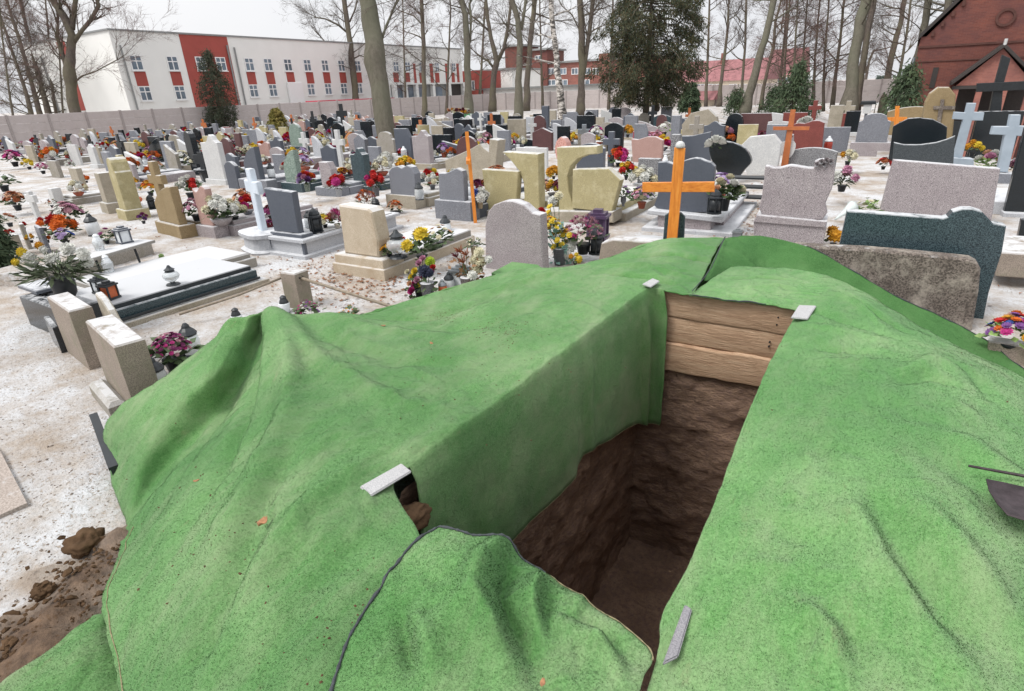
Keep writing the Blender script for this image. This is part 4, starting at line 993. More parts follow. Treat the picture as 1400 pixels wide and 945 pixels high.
def tree(label, path, seed, bk='bark', twm='twig', H=14., start=3.0, nb=15, blen=3.2, dep=3, droop=.03, spread=1., zb=None, limbs=(), flare=1.35, name='bare_tree', group='bare winter trees of the cemetery'):
    """path: (px, py, width px) from the foot up, all at the foot's distance"""
    rg = random.Random(seed); P = at(path[0][0], path[0][1]); wd = proj(P)[2]
    P = P.copy(); root = thing(name, label, 'tree', (P[0], P[1], P[2] if zb is None else zb), 0, group)
    o = Vector((P[0], P[1], P[2] if zb is None else zb)); tr = MB(); tw = MB(); lb = MB()
    def conv(pp): return [Vector(atW(a, c, wd))-o for a, c, w_ in pp], [w_*wd/F/2 for a, c, w_ in pp]
    pts, rad = conv(path)
    pts[0].z = min(pts[0].z, 0)-.1
    rad[0] *= flare
    d = (pts[-1]-pts[-2]).normalized(); top = pts[-1]; r = rad[-1]
    while top.z < H and r > .03:
        d = (d+Vector((rg.gauss(0, .09), rg.gauss(0, .09), .12))).normalized(); top = top+d*1.5; r *= .86; pts.append(top); rad.append(r)
    # finer polyline with slight irregularity
    fp, fr = [], []
    for i in range(len(pts)-1):
        for k in range(4):
            u = k/4; q = pts[i].lerp(pts[i+1], u); rr_ = rad[i]+(rad[i+1]-rad[i])*u
            if i+k: q = q+Vector((noise.noise(q*.9+o), noise.noise(q*.9-o), 0))*rr_*.35
            fp.append(q); fr.append(rr_*(1+.09*noise.noise(q*2.3+o)))
    fp.append(pts[-1]); fr.append(rad[-1])
    tr.tube(fp, fr, 10)
    tr.build('trunk', M[bk], root, True)
    cum = [0]
    for i in range(len(fp)-1): cum.append(cum[-1]+(fp[i+1]-fp[i]).length)
    def on(zv):
        for i in range(len(fp)-1):
            if fp[i+1].z >= zv: return fp[i].lerp(fp[i+1], (zv-fp[i].z)/max(1e-3, fp[i+1].z-fp[i].z)), fr[i]
        return fp[-1], fr[-1]
    for k in range(nb):
        z = start+(fp[-1].z-start)*((k+rg.random()*.8)/nb); q, r_ = on(z); a = rg.uniform(0, 6.28)
        e = rg.uniform(.15, .8); f_ = 1-.45*(z-start)/max(1, fp[-1].z-start)
        grow(tw, lb, q, Vector((math.cos(a), math.sin(a), e)), blen*f_*rg.uniform(.7, 1.2), min(r_*.55, .045+.03*rg.random()), dep, rg, droop, spread)
    for pp in limbs:
        lp_, lr_ = conv(pp); lb.tube(lp_, lr_, 7)
        for i in range(1, len(lp_)):
            for k in range(4):
                q = lp_[i-1].lerp(lp_[i], rg.uniform(.2, 1)); a = (lp_[i]-lp_[i-1]).normalized()
                grow(tw, lb, q, a+Vector((rg.gauss(0, .7), rg.gauss(0, .7), rg.gauss(.1, .5))), blen*.7*rg.uniform(.6, 1.1), max(.015, lr_[i]*.4), dep-1, rg, droop, spread)
        q = lp_[-1]; dv = (lp_[-1]-lp_[-2]).normalized()
        for k in range(3): grow(tw, lb, q, dv+Vector((rg.gauss(0, .4), rg.gauss(0, .4), .3)), blen*rg.uniform(.8, 1.2), lr_[-1]*.8, dep, rg, droop, spread)
    crown = lb.build('crown', M[bk], root, True)
    tag(tw.build('twigs', M[twm], crown), kind='stuff')
    return root
tree('dark leaning crooked bare tree standing before the fence at the left', [(114, 197, 19), (104, 160, 14), (97, 120, 13), (95, 105, 16), (96, 75, 11), (99, 50, 10), (90, 28, 10), (76, 5, 9), (66, -14, 8)], 3, H=10, start=5.5, nb=5, blen=2.6,
     limbs=[[(101, 58, 6), (112, 42, 5), (124, 28, 5), (135, 8, 5), (130, -8, 4)], [(99, 40, 7), (101, 20, 6), (104, -5, 6)], [(92, 100, 5), (86, 75, 5), (78, 50, 5), (79, 35, 3)], [(98, 116, 2.5), (112, 104, 2), (130, 98, 1.6), (160, 82, 1.2)]], twm='twig_r', spread=.9)
for k, (a, lab) in enumerate([([(44, 158, 6), (34, 120, 4.5), (20, 80, 3.6), (0, 20, 3), (-8, -10, 2.4)], 'leftmost slanting stem of the bare clump behind the fence'),
                              ([(56, 155, 6.5), (42, 110, 5), (28, 60, 4.2), (12, 10, 3.4), (5, -15, 3)], 'second slanting bare tree of the clump behind the fence'),
                              ([(68, 152, 8), (57, 120, 6), (44, 70, 4.6), (32, 20, 3.8), (25, -10, 3)], 'thickest stem of the bare clump behind the left fence'),
                              ([(74, 152, 4), (71, 120, 3.5), (68, 80, 3), (66, 40, 2.5), (62, 0, 2)], 'thin upright sapling between the clump and the crooked tree')]):
    f_ = at(a[0][0], a[0][1]+34); 
    a = [(a[0][0]+8, a[0][1]+34, a[0][2])]+a[1:]
    tree(lab, a, 20+k, H=9, start=1.4, nb=18, blen=2.8, dep=3, droop=.06, spread=.75)
tree('slim straight bare tree left of the thick green trunk', [(488, 163, 10), (486, 130, 8.5), (481, 80, 8), (476, 40, 7), (470, 0, 6.5), (466, -20, 6)], 31, H=13, start=4.5, nb=12, blen=2.8,
     limbs=[[(478, 74, 3), (460, 72, 2.5), (445, 58, 2), (438, 50, 1.5)], [(475, 45, 3), (462, 34, 2.6), (445, 26, 2), (432, 24, 1.5)], [(484, 80, 2), (492, 76, 1.6), (505, 80, 1.2)], [(478, 30, 2.5), (486, 12, 2), (490, -10, 2)]])
tree('thick greenish trunk with a swollen knot standing in the middle left graves', [(531, 218, 27), (528, 190, 25), (523, 150, 25), (518, 110, 24), (514, 85, 29), (511, 65, 26), (506, 35, 24), (501, 0, 22), (498, -25, 20)], 33, bk='bark_g', H=12, start=6.4, nb=10, blen=3, flare=1.15,
     limbs=[[(520, 60, 4), (528, 35, 3), (540, 8, 2.5), (552, -12, 2)]])
tree('thin pole like bare trunk before the far end of the white building', [(581, 165, 6.5), (580, 120, 6), (579, 60, 5.5), (576, 0, 5), (575, -20, 4)], 35, H=14, start=4.2, nb=13, blen=3.2, dep=3,
     limbs=[[(578, 35, 2), (566, 22, 1.6), (545, 14, 1.2)]], twm='twig_r')
tree('smooth grey green trunked bare tree beside the green skip', [(641, 160, 12), (639, 120, 9), (639, 60, 9), (636, 20, 8), (630, 0, 7), (626, -15, 6)], 37, bk='bark_g', H=14, start=4.5, nb=12, blen=3,
     limbs=[[(643, 58, 3), (644, 25, 3), (642, 5, 3), (650, -10, 2.5)]])
tree('dark crooked Y forked bare tree in front of the flat white house', [(673, 153, 9), (674, 120, 8), (677, 95, 8), (679, 84, 8), (671, 50, 5.5), (666, 20, 5), (664, -10, 4)], 39, H=10, start=5, nb=5, blen=2.4,
     limbs=[[(680, 84, 6), (689, 66, 5), (694, 40, 4.5), (698, 10, 4), (700, -12, 4)], [(674, 92, 3.5), (668, 84, 3), (655, 76, 2.2), (648, 70, 1.5)], [(668, 42, 3), (655, 30, 2.5), (642, 20, 2)]], twm='twig_r')
tree('left stem of the pair of tall trunks right of the forked tree', [(708, 165, 11), (709, 110, 9), (711, 60, 8), (709, 30, 8), (702, 5, 8), (698, -15, 7)], 41, bk='bark_g', H=14, start=5, nb=10, blen=3, limbs=[[(713, 40, 5), (717, 15, 4), (720, -10, 4)]])
tree('right stem of the pair of tall trunks just left of the birch', [(720, 152, 8), (721, 110, 8), (725, 60, 7.5), (729, 20, 7), (732, -12, 7)], 43, H=14, start=5, nb=10, blen=3, limbs=[[(730, 18, 2.5), (742, 22, 2), (757, 28, 1.5)]])
tree('black and white birch trunk standing among the far graves', [(769, 172, 13), (767, 145, 11), (764, 110, 9), (759, 70, 8), (757, 45, 7.5), (754, 15, 7), (753, -15, 6)], 45, bk='birch', H=14, start=3.5, nb=13, blen=2.4, droop=-.05, dep=3, flare=1.3)
tree('twin stemmed grey tree right of the birch', [(793, 158, 11), (795, 120, 9.5), (796, 85, 10), (795, 40, 9), (793, 0, 8), (792, -15, 7)], 47, H=14, start=5, nb=10, blen=3,
     limbs=[[(798, 100, 6), (802, 70, 6), (807, 35, 6), (811, 0, 6), (812, -15, 5)], [(794, 45, 2), (782, 20, 1.7), (768, 8, 1.3)]])
tree('bare tree with upswept branches right of the big conifer', [(983, 146, 6), (985, 120, 5), (990, 80, 4), (994, 50, 3.5), (996, 20, 3), (997, -10, 2)], 49, H=12, start=2.8, nb=14, blen=3, dep=3, droop=.14, spread=.6)
tree('slender bare tree between the red roofed house and the leaning trunk', [(1012, 150, 4), (1015, 110, 3.5), (1019, 60, 3), (1020, 10, 3)], 51, H=12, start=3, nb=12, blen=2.6, dep=3, droop=.08)
tree('smooth trunk leaning right behind the maroon headstone', [(1016, 158, 15), (1024, 130, 12), (1034, 95, 10), (1045, 55, 9), (1055, 15, 8.5), (1060, -15, 8)], 53, bk='bark_g', H=14, start=5.5, nb=9, blen=3)
tree('thin curved dark tree just right of the leaning trunk', [(1040, 148, 5), (1044, 120, 4.5), (1052, 85, 4), (1058, 60, 4), (1060, 30, 3)], 55, H=11, start=2.6, nb=10, blen=2.5, limbs=[[(1052, 80, 3), (1058, 68, 2.5), (1060, 52, 2.5), (1068, 40, 2)]])
for k, (px, py, tx, ty_) in enumerate([(1072, 150, 1078, 20), (1086, 152, 1090, 15), (1098, 150, 1102, 25), (1112, 150, 1120, 10), (1126, 150, 1132, 20)]):
    tree(['first', 'second', 'third', 'fourth', 'fifth'][k]+' from the left of the reddish twiggy thin trees left of the tall dark pair', [(px, py, 3.6), ((px+tx)/2-2, (py+ty_)/2, 2.8), (tx, ty_, 2.2), (tx+3, ty_-40, 2)], 60+k, H=11, start=1.5, nb=20, blen=2.7, dep=3, twm='twig_r', droop=-.02)
tree('tall dark trunk of the close pair left of the chapel', [(1157, 158, 22), (1163, 120, 16), (1168, 80, 14), (1174, 40, 14), (1182, 5, 14), (1187, -15, 13)], 71, H=14, start=4.6, nb=13, blen=3.2, dep=3, bk='bark_g', twm='twig')
tree('thinner dark trunk of the close pair left of the chapel', [(1170, 150, 10), (1176, 110, 9), (1181, 75, 8), (1187, 40, 8), (1194, 5, 8), (1198, -15, 7)], 72, H=14, start=4, nb=11, blen=2.8, dep=3)
tree('small forked bare tree with curved limbs behind the dark pair', [(1183, 130, 4), (1184, 105, 4), (1188, 85, 3), (1194, 70, 2.5), (1212, 66, 1.5)], 73, H=7, start=3, nb=8, blen=2, zb=-1.2, limbs=[[(1184, 100, 2.5), (1183, 80, 2), (1186, 65, 1.5)]])
tree('dark slanting trunk midway between the dark pair and the chapel', [(1209, 140, 9), (1215, 95, 8), (1222, 65, 7.5), (1230, 35, 6), (1236, 5, 6), (1239, -15, 5)], 75, H=13, start=3.6, nb=14, blen=3, dep=3, zb=-1.0)
tree('mossy slanting trunk in front of the chapel corner', [(1238, 150, 12), (1246, 110, 11), (1255, 75, 10), (1263, 40, 9), (1269, 5, 9), (1272, -15, 8)], 77, bk='bark_g', H=13, start=5.5, nb=8, blen=3, zb=-1., limbs=[[(1267, 25, 3), (1282, 12, 2), (1300, 4, 1.5)]])
tree('rightmost mossy trunk crossing the chapel gable', [(1276, 150, 13), (1279, 115, 11), (1283, 75, 10), (1290, 40, 9), (1297, 5, 9), (1300, -15, 8)], 79, bk='bark_g', H=13, start=6, nb=8, blen=3, zb=-1., limbs=[[(1296, 12, 3), (1330, 6, 2), (1370, 18, 1.5), (1400, 22, 1.2)]])
# ---------- conifers and evergreens: sprays of small needle faces
def needle_mat(name, stops):
    m, t, b = newmat(name); p = pos(t)
    c = ramp(t, tnoise(t, p, 1.1, 6, .7), stops); c = mixc(t, ramp(t, tnoise(t, p, 9, 3, .7), [(.35, (0, 0, 0)), (.7, (.6, .6, .6))]), c, stops[-1][1])
    t.links.new(c, b.inputs['Base Color']); b.inputs['Roughness'].default_value = .8; b.inputs['Specular IOR Level'].default_value = .15; return m
M['spruce'] = needle_mat('dark_spruce_needles', [(.3, srgb('24382f')), (.54, srgb('324a3c')), (.67, srgb('4a4d35')), (.78, srgb('745538'))])
M['fir'] = needle_mat('green_fir_needles', [(.3, srgb('38483e')), (.55, srgb('4c5c46')), (.75, srgb('5f6a4c'))])
M['bluefir'] = needle_mat('blue_green_needles', [(.3, srgb('4a5a55')), (.55, srgb('61716a')), (.75, srgb('748377'))])
M['thuja'] = needle_mat('yellow_green_thuja', [(.3, srgb('5c5e34')), (.5, srgb('77783f')), (.75, srgb('8f7c4a'))])
M['thuja_d'] = needle_mat('dark_column_conifer', [(.3, srgb('33403a')), (.55, srgb('424e40')), (.75, srgb('5a5442'))])
def spray(mb, q, d, L, rg, s, n):
    d = d.normalized(); sd_ = d.cross(Vector((0, 0, 1))); sd_ = sd_.normalized() if sd_.length > .01 else Vector((1, 0, 0))
    for k in range(n):
        u = rg.random(); c = q+d*(L*u)+Vector((rg.gauss(0, 1), rg.gauss(0, 1), rg.gauss(-.5, .8)))*(L*.16)
        a = (d*.5+sd_*rg.gauss(0, .7)+Vector((0, 0, rg.gauss(-.45, .4)))).normalized(); b_ = a.cross(Vector((rg.gauss(0, 1), rg.gauss(0, 1), rg.gauss(0, 1)))).normalized()
        l = s*rg.uniform(.6, 1.5); w_ = s*rg.uniform(.16, .32)
        mb.add([c-b_*w_, c+a*l*.5-b_*w_*.6, c+a*l, c+b_*w_], [(0, 1, 2, 3)])
def conifer(label, foot, outline, seed, mat, nbr, npb, s, trunks=(), wob=.25, name='conifer', zb=None, group=None):
    """outline: (py, half width px) from top to bottom; foot pixel on the ground"""
    rg = random.Random(seed); P = at(*foot); wd = proj(P)[2]; z0 = P[2] if zb is None else zb
    root = thing(name, label, 'tree', (P[0], P[1], z0), 0, group); k = wd/F
    o = Vector((P[0], P[1], 0)); zs = [(ztop(P, py), h*k) for py, h in outline] if True else 0
    zs = sorted(zs); cx_ = 0
    tr = MB(); zt_ = zs[-1][0]; r0 = max(.05, .022*zt_)
    tr.tube([(0, 0, -.1), (0, 0, zt_*.5), (0, 0, zt_*.97)], [r0, r0*.65, .02], 8)
    for pp in trunks:
        q = [Vector(atW(a, c, wd))-Vector((P[0], P[1], z0)) for a, c, w_ in pp]; tr.tube(q, [w_*k/2 for a, c, w_ in pp], 8)
    tr.build('trunk', M['bark'], root, True)
    mb = MB()
    def hw(z):
        for i in range(len(zs)-1):
            if zs[i][0] <= z <= zs[i+1][0]:
                u = (z-zs[i][0])/max(1e-6, zs[i+1][0]-zs[i][0]); return zs[i][1]+(zs[i+1][1]-zs[i][1])*u
        return 0
    for i in range(nbr):
        z = zs[0][0]+(zs[-1][0]-zs[0][0])*rg.random(); h = hw(z); a = rg.uniform(0, 6.28)
        if h <= 0: continue
        h *= 1+wob*noise.noise(Vector((math.cos(a)*2.2, math.sin(a)*2.2, z*1.6/max(.3, zs[-1][1]+1)+seed)))+rg.gauss(0, .05)
        inner = h*rg.uniform(.25, .6); d = Vector((math.cos(a), math.sin(a), -.28))
        q = Vector((math.cos(a)*inner, math.sin(a)*inner, z-z0+.0))
        spray(mb, q, d, max(.15, h-inner), rg, s, npb)
    tag(mb.build('crown', M[mat], root), kind='stuff')
    return root
def big_spruce(label, foot, outline, seed, trunks=(), n=150, step=.3, cl=34, fl=(.10, .26), mat='spruce', spread=.17, zb=None, droop=1.):
    rg = random.Random(seed); P = at(*foot); wd = proj(P)[2]; k = wd/F; root = thing('conifer', label, 'tree', (P[0], P[1], P[2] if zb is None else zb)); dz = 0 if zb is None else -zb
    zs = sorted((ztop(P, py)+dz, h*k) for py, h in outline); zt_ = zs[-1][0]
    tr = MB(); tr.tube([(0, 0, -.1), (0, 0, zt_*.5), (0, 0, zt_*.97)], [.028*zt_, .018*zt_, .02], 8)
    for pp in trunks: tr.tube([Vector(atW(a, c, wd))-Vector(P) for a, c, w_ in pp], [w_*k/2 for a, c, w_ in pp], 8)
    def hw(z):
        for i in range(len(zs)-1):
            if zs[i][0] <= z <= zs[i+1][0]: return zs[i][1]+(zs[i+1][1]-zs[i][1])*(z-zs[i][0])/max(1e-6, zs[i+1][0]-zs[i][0])
        return 0
    mb = MB()
    for i in range(n):
        z = zs[0][0]+.2+(zt_-zs[0][0])*((i+rg.random())/n)**1.15; h = hw(z)*rg.choice([.6, .75, .9, 1.0, 1.12, 1.3]); a = i*2.399+rg.uniform(-.4, .4)
        if h < .1: continue
        d = Vector((math.cos(a), math.sin(a), 0)); q = [Vector((0, 0, z+h*.12)), d*h*.5+Vector((0, 0, z+h*.08)), d*h*.85+Vector((0, 0, z-h*.06)), d*h+Vector((0, 0, z-h*.16))]
        tr.tube(q, [.045, .03, .018, .008], 4, False)
        m_ = max(3, int(h/step))
        for j in range(m_):
            u = .3+.7*(j+rg.random())/m_; s_ = q[min(2, int(u*3))].lerp(q[min(3, int(u*3)+1)], min(1, u*3-int(u*3)))
            side = d.cross(Vector((0, 0, 1)))*rg.choice([-1, 1])*rg.uniform(.0, .55)*h*(.5+.4*(1-abs(u-.6)))*.8
            c = s_+side*.55
            for t in range(cl):
                o = Vector((rg.gauss(0, spread), rg.gauss(0, spread), rg.gauss(-spread*droop, spread*1.1))); aa = (d*.4+side*.2+Vector((rg.gauss(0, .5), rg.gauss(0, .5), rg.gauss(-.7, .5)))).normalized()
                b_ = aa.cross(Vector((rg.gauss(0, 1), rg.gauss(0, 1), rg.gauss(0, 1)))).normalized(); l = rg.uniform(*fl); w_ = l*rg.uniform(.1, .2); p0 = c+o
                mb.add([p0-b_*w_, p0+aa*l*.5-b_*w_*.7, p0+aa*l, p0+b_*w_], [(0, 1, 2, 3)])
    tr.build('trunk', M['bark'], root, True); tag(mb.build('crown', M[mat], root), kind='stuff')
big_spruce('big dark spruce with brown tinged drooping branches in the centre background', (882, 172), [(-45, 14), (-20, 42), (0, 60), (30, 62), (60, 58), (78, 66), (98, 56), (115, 48), (130, 36), (139, 14)], 5, [[(897, 152, 9), (897, 120, 8), (893, 90, 6)]], n=150, step=.28, cl=52, fl=(.07, .2), spread=.13, droop=1.8)
big_spruce('narrow dark columnar conifer in front of the white building', (307, 182), [(70, 2), (80, 7), (95, 13), (115, 18), (140, 19), (160, 18), (172, 15), (180, 8)], 8, n=130, step=.22, cl=30, fl=(.07, .18), mat='thuja_d', spread=.12, droop=0)
conifer('small rounded yellow green thuja before the fence', (384, 190), [(148, 3), (153, 8), (165, 12), (178, 12), (188, 9)], 9, 'thuja', 330, 24, .11, wob=.12, name='shrub')
conifer('dark green conifer hedge cut by the left picture edge', (-14, 372), [(268, 8), (285, 26), (320, 33), (350, 34), (372, 30)], 10, 'fir', 420, 30, .07, wob=.15, name='shrub')
big_spruce('young dark green spruce left of the reddish brown cross', (1083, 160), [(84, 2), (100, 8), (120, 16), (140, 24), (154, 22)], 12, n=60, step=.35, cl=26, fl=(.12, .3), mat='fir', spread=.16)
conifer('small sparse conifer right of the big spruce', (941, 162), [(112, 4), (125, 10), (140, 14), (150, 12)], 13, 'fir', 160, 18, .2)
big_spruce('bushy fir in front of the mossy trunk by the chapel', (1230, 160), [(88, 2), (102, 9), (118, 14), (135, 20), (155, 22)], 14, n=45, step=.35, cl=24, fl=(.12, .3), mat='fir', spread=.2, zb=-1)
conifer('distant pointed blue green spruce left of the bushy fir', (1199, 135), [(104, 1), (115, 7), (130, 13), (142, 15)], 15, 'bluefir', 220, 18, .35, zb=-1.5)
big_spruce('low evergreen bush at the foot of the leaning trunk', (1003, 158), [(122, 3), (130, 7), (145, 10), (155, 9)], 16, n=30, step=.3, cl=20, fl=(.1, .25), mat='fir', spread=.14)
big_spruce('small dark evergreen left of the young spruce', (1056, 156), [(118, 3), (130, 10), (145, 16), (153, 14)], 17, n=40, step=.3, cl=22, fl=(.1, .26), mat='fir', spread=.15)
for k, px in enumerate((96, 118, 142)):
    pass

rgx = random.Random(99)
for px, py, w_, lean, where in [(24, 203, 3.4, -20, 'left of the clump at the fence'), (88, 190, 3, -8, 'hugging the crooked left tree'), (555, 160, 3, -4, 'right of the thick green trunk'), (610, 158, 3.5, 6, 'left of the smooth trunk by the skip'), (655, 150, 4, 8, 'left of the forked dark tree'), (742, 150, 3.4, -4, 'between the tall pair and the birch'),
                                (832, 150, 4, 6, 'left of the big spruce'), (965, 146, 4, 5, 'just right of the big spruce'), (1064, 146, 4.5, 12, 'above the young dark spruce'), (1138, 146, 5, 16, 'at the right end of the twiggy trees'), (1224, 142, 4.5, 22, 'beside the dark slanting trunk')]:
    tree('slender bare tree '+where, [(px, py, w_), (px+lean*.3, py-45, w_*.85), (px+lean*.7, py-95, w_*.7), (px+lean, py-145, w_*.6)], 200+px, H=13, start=2.2, nb=18, blen=2.8, dep=3, twm=rgx.choice(['twig', 'twig_r']), droop=rgx.choice([-.02, .03, .06]), zb=-1.5 if px > 1180 else None)
# ================================================================== FLOWERS AND LANTERNS (builders)
MC = {}
def bloom_mesh(kind, col, r=1.):
    key = (kind, col)
    if key in MC: return MC[key]
    rg = random.Random(hash(kind) % 1000 if False else len(kind)*7+ord(kind[0])); mb = MB()
    def petal(d, l, w_, c0=.12, up=None):
        d = Vector(d).normalized(); s_ = d.cross(Vector((0, 0, 1))); s_ = s_.normalized() if s_.length > .05 else Vector((1, 0, 0)); n_ = s_.cross(d)
        mb.add([d*c0-s_*w_*.3, d*c0+s_*w_*.3, d*l*.65+s_*w_+n_*.05, d*l+n_*(.0), d*l*.65-s_*w_+n_*.05], [(0, 1, 2, 3, 4)])
    if kind == 'ball':            # large incurved chrysanthemum
        for ring, (el, n, l) in enumerate(((-25, 11, 1.), (5, 12, 1.02), (32, 11, .98), (56, 8, .92), (78, 4, .88))):
            for i in range(n):
                a = 2*PI*(i+ring*.37)/n+rg.uniform(-.1, .1); e = R(el+rg.uniform(-8, 8)); petal((math.cos(a)*math.cos(e), math.sin(a)*math.cos(e), math.sin(e)), l*rg.uniform(.92, 1.06), .3, .1)
        mb.lathe([(.01, -.5), (.55, -.3), (.72, .05), (.5, .5), (.02, .72)], 7)
    elif kind == 'daisy':
        for i in range(11):
            a = 2*PI*i/11; petal((math.cos(a), math.sin(a), .25+.1*rg.random()), 1, .24, .1)
        for i in range(8):
            a = 2*PI*(i+.5)/8; petal((math.cos(a), math.sin(a), .7), .72, .2, .1)
        mb.lathe([(.02, .0), (.25, .1), (.2, .3), (.02, .36)], 6)
    elif kind == 'rose':
        for k, (r_, z0, z1) in enumerate(((.25, -.1, .75), (.5, -.25, .7), (.78, -.35, .5), (1., -.3, .22))):
            n = 5
            for i in range(n):
                a0 = 2*PI*(i+k*.45)/n; a1 = a0+2*PI/n*1.25; am = (a0+a1)/2
                mb.add([(r_*.35*math.cos(a0), r_*.35*math.sin(a0), z0), (r_*.35*math.cos(a1), r_*.35*math.sin(a1), z0), (r_*math.cos(a1), r_*math.sin(a1), z1), (r_*1.1*math.cos(am), r_*1.1*math.sin(am), z1+.12), (r_*math.cos(a0), r_*math.sin(a0), z1)], [(0, 1, 2, 3, 4)])
    elif kind == 'tuft':
        for i in range(16):
            a = rg.uniform(0, 6.28); e = rg.uniform(.4, 1.4); petal((math.cos(a)*math.cos(e), math.sin(a)*math.cos(e), math.sin(e)), rg.uniform(.8, 1.5), .1, .05)
    MC[key] = mb.mesh('bloom', M['f_'+col]); return MC[key]
def join_blooms(mb, kind, c, s, rot, up):
    me = bloom_mesh(kind, 'white'); q = Vector((0, 0, 1)).rotation_difference(up)
    key = ('raw', kind)
    if key not in MC: MC[key] = ([v.co.copy() for v in me.vertices], [tuple(p_.vertices) for p_ in me.polygons])
    V, Fc = MC[key]; mb.add([q @ (v*s)+c for v in V], Fc)
def leaves(mb, n, R_, h, rg, s, z0=0., kind='leaf'):
    for i in range(n):
        a = rg.uniform(0, 6.28); e = rg.uniform(.0, 1.3); r_ = R_*rg.uniform(.25, 1.)
        c = Vector((math.cos(a)*r_*math.cos(e), math.sin(a)*r_*math.cos(e), z0+h*(.2+.7*math.sin(e)*rg.random())))
        d = Vector((math.cos(a), math.sin(a), rg.uniform(-.5, .7))).normalized(); sv = d.cross(Vector((rg.gauss(0, .4), rg.gauss(0, .4), 1))).normalized(); l = s*rg.uniform(.7, 1.4)
        w_ = .34 if kind == 'leaf' else .09
        mb.add([c, c+d*l*.5+sv*l*w_, c+d*l, c+d*l*.5-sv*l*w_], [(0, 1, 2, 3)])
POT = {'pot': [(.055, 0), (.075, .1), (.085, .1), (.085, .12), (.07, .12)], 'vase': [(.05, 0), (.035, .02), (.03, .05), (.07, .12), (.075, .2), (.06, .235), (.07, .25), (.055, .25)],
       'bucket': [(.06, 0), (.08, .2), (.09, .2), (.07, .2)], 'bowl': [(.06, 0), (.11, .05), (.13, .09), (.12, .09)], 'urn': [(.09, 0), (.08, .03), (.05, .05), (.1, .12), (.115, .24), (.1, .27), (.125, .3), (.1, .3)], 'low': [(.1, 0), (.13, .05), (.12, .055)]}
def bouquet(label, P, size, cols, kind='ball', n=7, pot='pot', potm='plastic_b', leafm='leaf', nl=60, rb=None, seed=1, far=False, group=None, cat='flowers', name='flower_pot', needle=False, ps=None, potlab=None):
    """a flowering pot or vase; size = overall width in metres, standing on P"""
    rg = random.Random(seed); root = thing(name, label, cat, P, rg.uniform(0, 6), group); z0 = 0.
    if pot:
        k = ps or size*.9/.2*.45; prof = [(r_*k, z*k) for r_, z in POT[pot]]
        MB().lathe(prof, 12 if not far else 7).build('pot' if pot not in ('vase', 'urn') else 'vase', M[potm], root, True); z0 = prof[-1][1]*.9
    hR = size/2; rb = rb or size*.16
    lf = MB(); leaves(lf, nl if not far else max(10, nl//3), hR*.95, size*.55, rg, size*.22, z0, 'needle' if needle else 'leaf')
    if needle: leaves(lf, nl, hR*1.1, size*.35, rg, size*.28, z0, 'needle')
    lf.build('foliage', M[leafm], root)
    pos_ = []
    for i in range(n):
        a = i*2.399+rg.uniform(-.3, .3); q = math.sqrt((i+.3)/n); el = (1-q*q*.85)
        pos_.append(Vector((math.cos(a)*q*hR*.85, math.sin(a)*q*hR*.85, z0+size*(.18+.42*el)*rg.uniform(.9, 1.05))))
    if far:
        by = {}
        for i, q in enumerate(pos_): by.setdefault(cols[i % len(cols)], []).append(q)
        for c, qs in by.items():
            mb = MB()
            for q in qs: join_blooms(mb, kind if kind != 'ball' else 'ball', q, rb, 0, (q-Vector((0, 0, z0))).normalized())
            tag(mb.build('blooms', M['f_'+c], root), kind='stuff')
    else:
        for i, q in enumerate(pos_):
            up_ = (q-Vector((0, 0, z0-size*.1))).normalized(); e = Vector((0, 0, 1)).rotation_difference(up_).to_euler()
            link('bloom', bloom_mesh(kind, cols[i % len(cols)]), root, q, e, rb*rg.uniform(.85, 1.12))
    return root
def traced_bouquet(label, P, blooms, pot, potm, leafm, seed, nl=90, ps=.8, rb=5, stemz=.15, lean=-.1, cat='flowers', leafbox=None):
    """blooms: (colour, kind, px, py, radius px) standing over the pot at P"""
    P = np.asarray(P, float); rg = random.Random(seed); root = thing('flower_bouquet', label, cat, P); wd = proj(P)[2]
    MB().lathe([(r_*ps, z*ps) for r_, z in POT[pot]], 12).build('vase', M[potm], root, True)
    lf = MB(); st = MB()
    for c, k, bx, by, br in blooms:
        q = atW(bx, by, wd+lean+rg.uniform(-.08, .08))-P; r_ = br*wd/F; v = Vector(q)
        e = Vector((0, 0, 1)).rotation_difference(Vector((q[0]*.4, q[1]*.4-.3, .3)).normalized()).to_euler()
        link('bloom', bloom_mesh(k, c), root, v, e, r_)
        st.tube([(0, 0, stemz), v*.5+Vector((0, 0, stemz*.4)), v], .004, 4, False)
        for j in range(max(2, nl//len(blooms))):
            c0 = v*rg.uniform(.35, .95)+Vector((rg.gauss(0, .04), rg.gauss(0, .04), rg.gauss(-.02, .04))); d = Vector((rg.gauss(0, 1), rg.gauss(0, 1), rg.gauss(0, .7))).normalized(); sv = d.cross(Vector((rg.gauss(0, 1), rg.gauss(0, 1), 1))).normalized(); l = rg.uniform(.05, .11)
            lf.add([c0, c0+d*l*.5+sv*l*.28, c0+d*l, c0+d*l*.5-sv*l*.28], [(0, 1, 2, 3)])
    lf.build('foliage', M[leafm], root); st.build('stems', M['leaf'], root); return root
LANT = {}
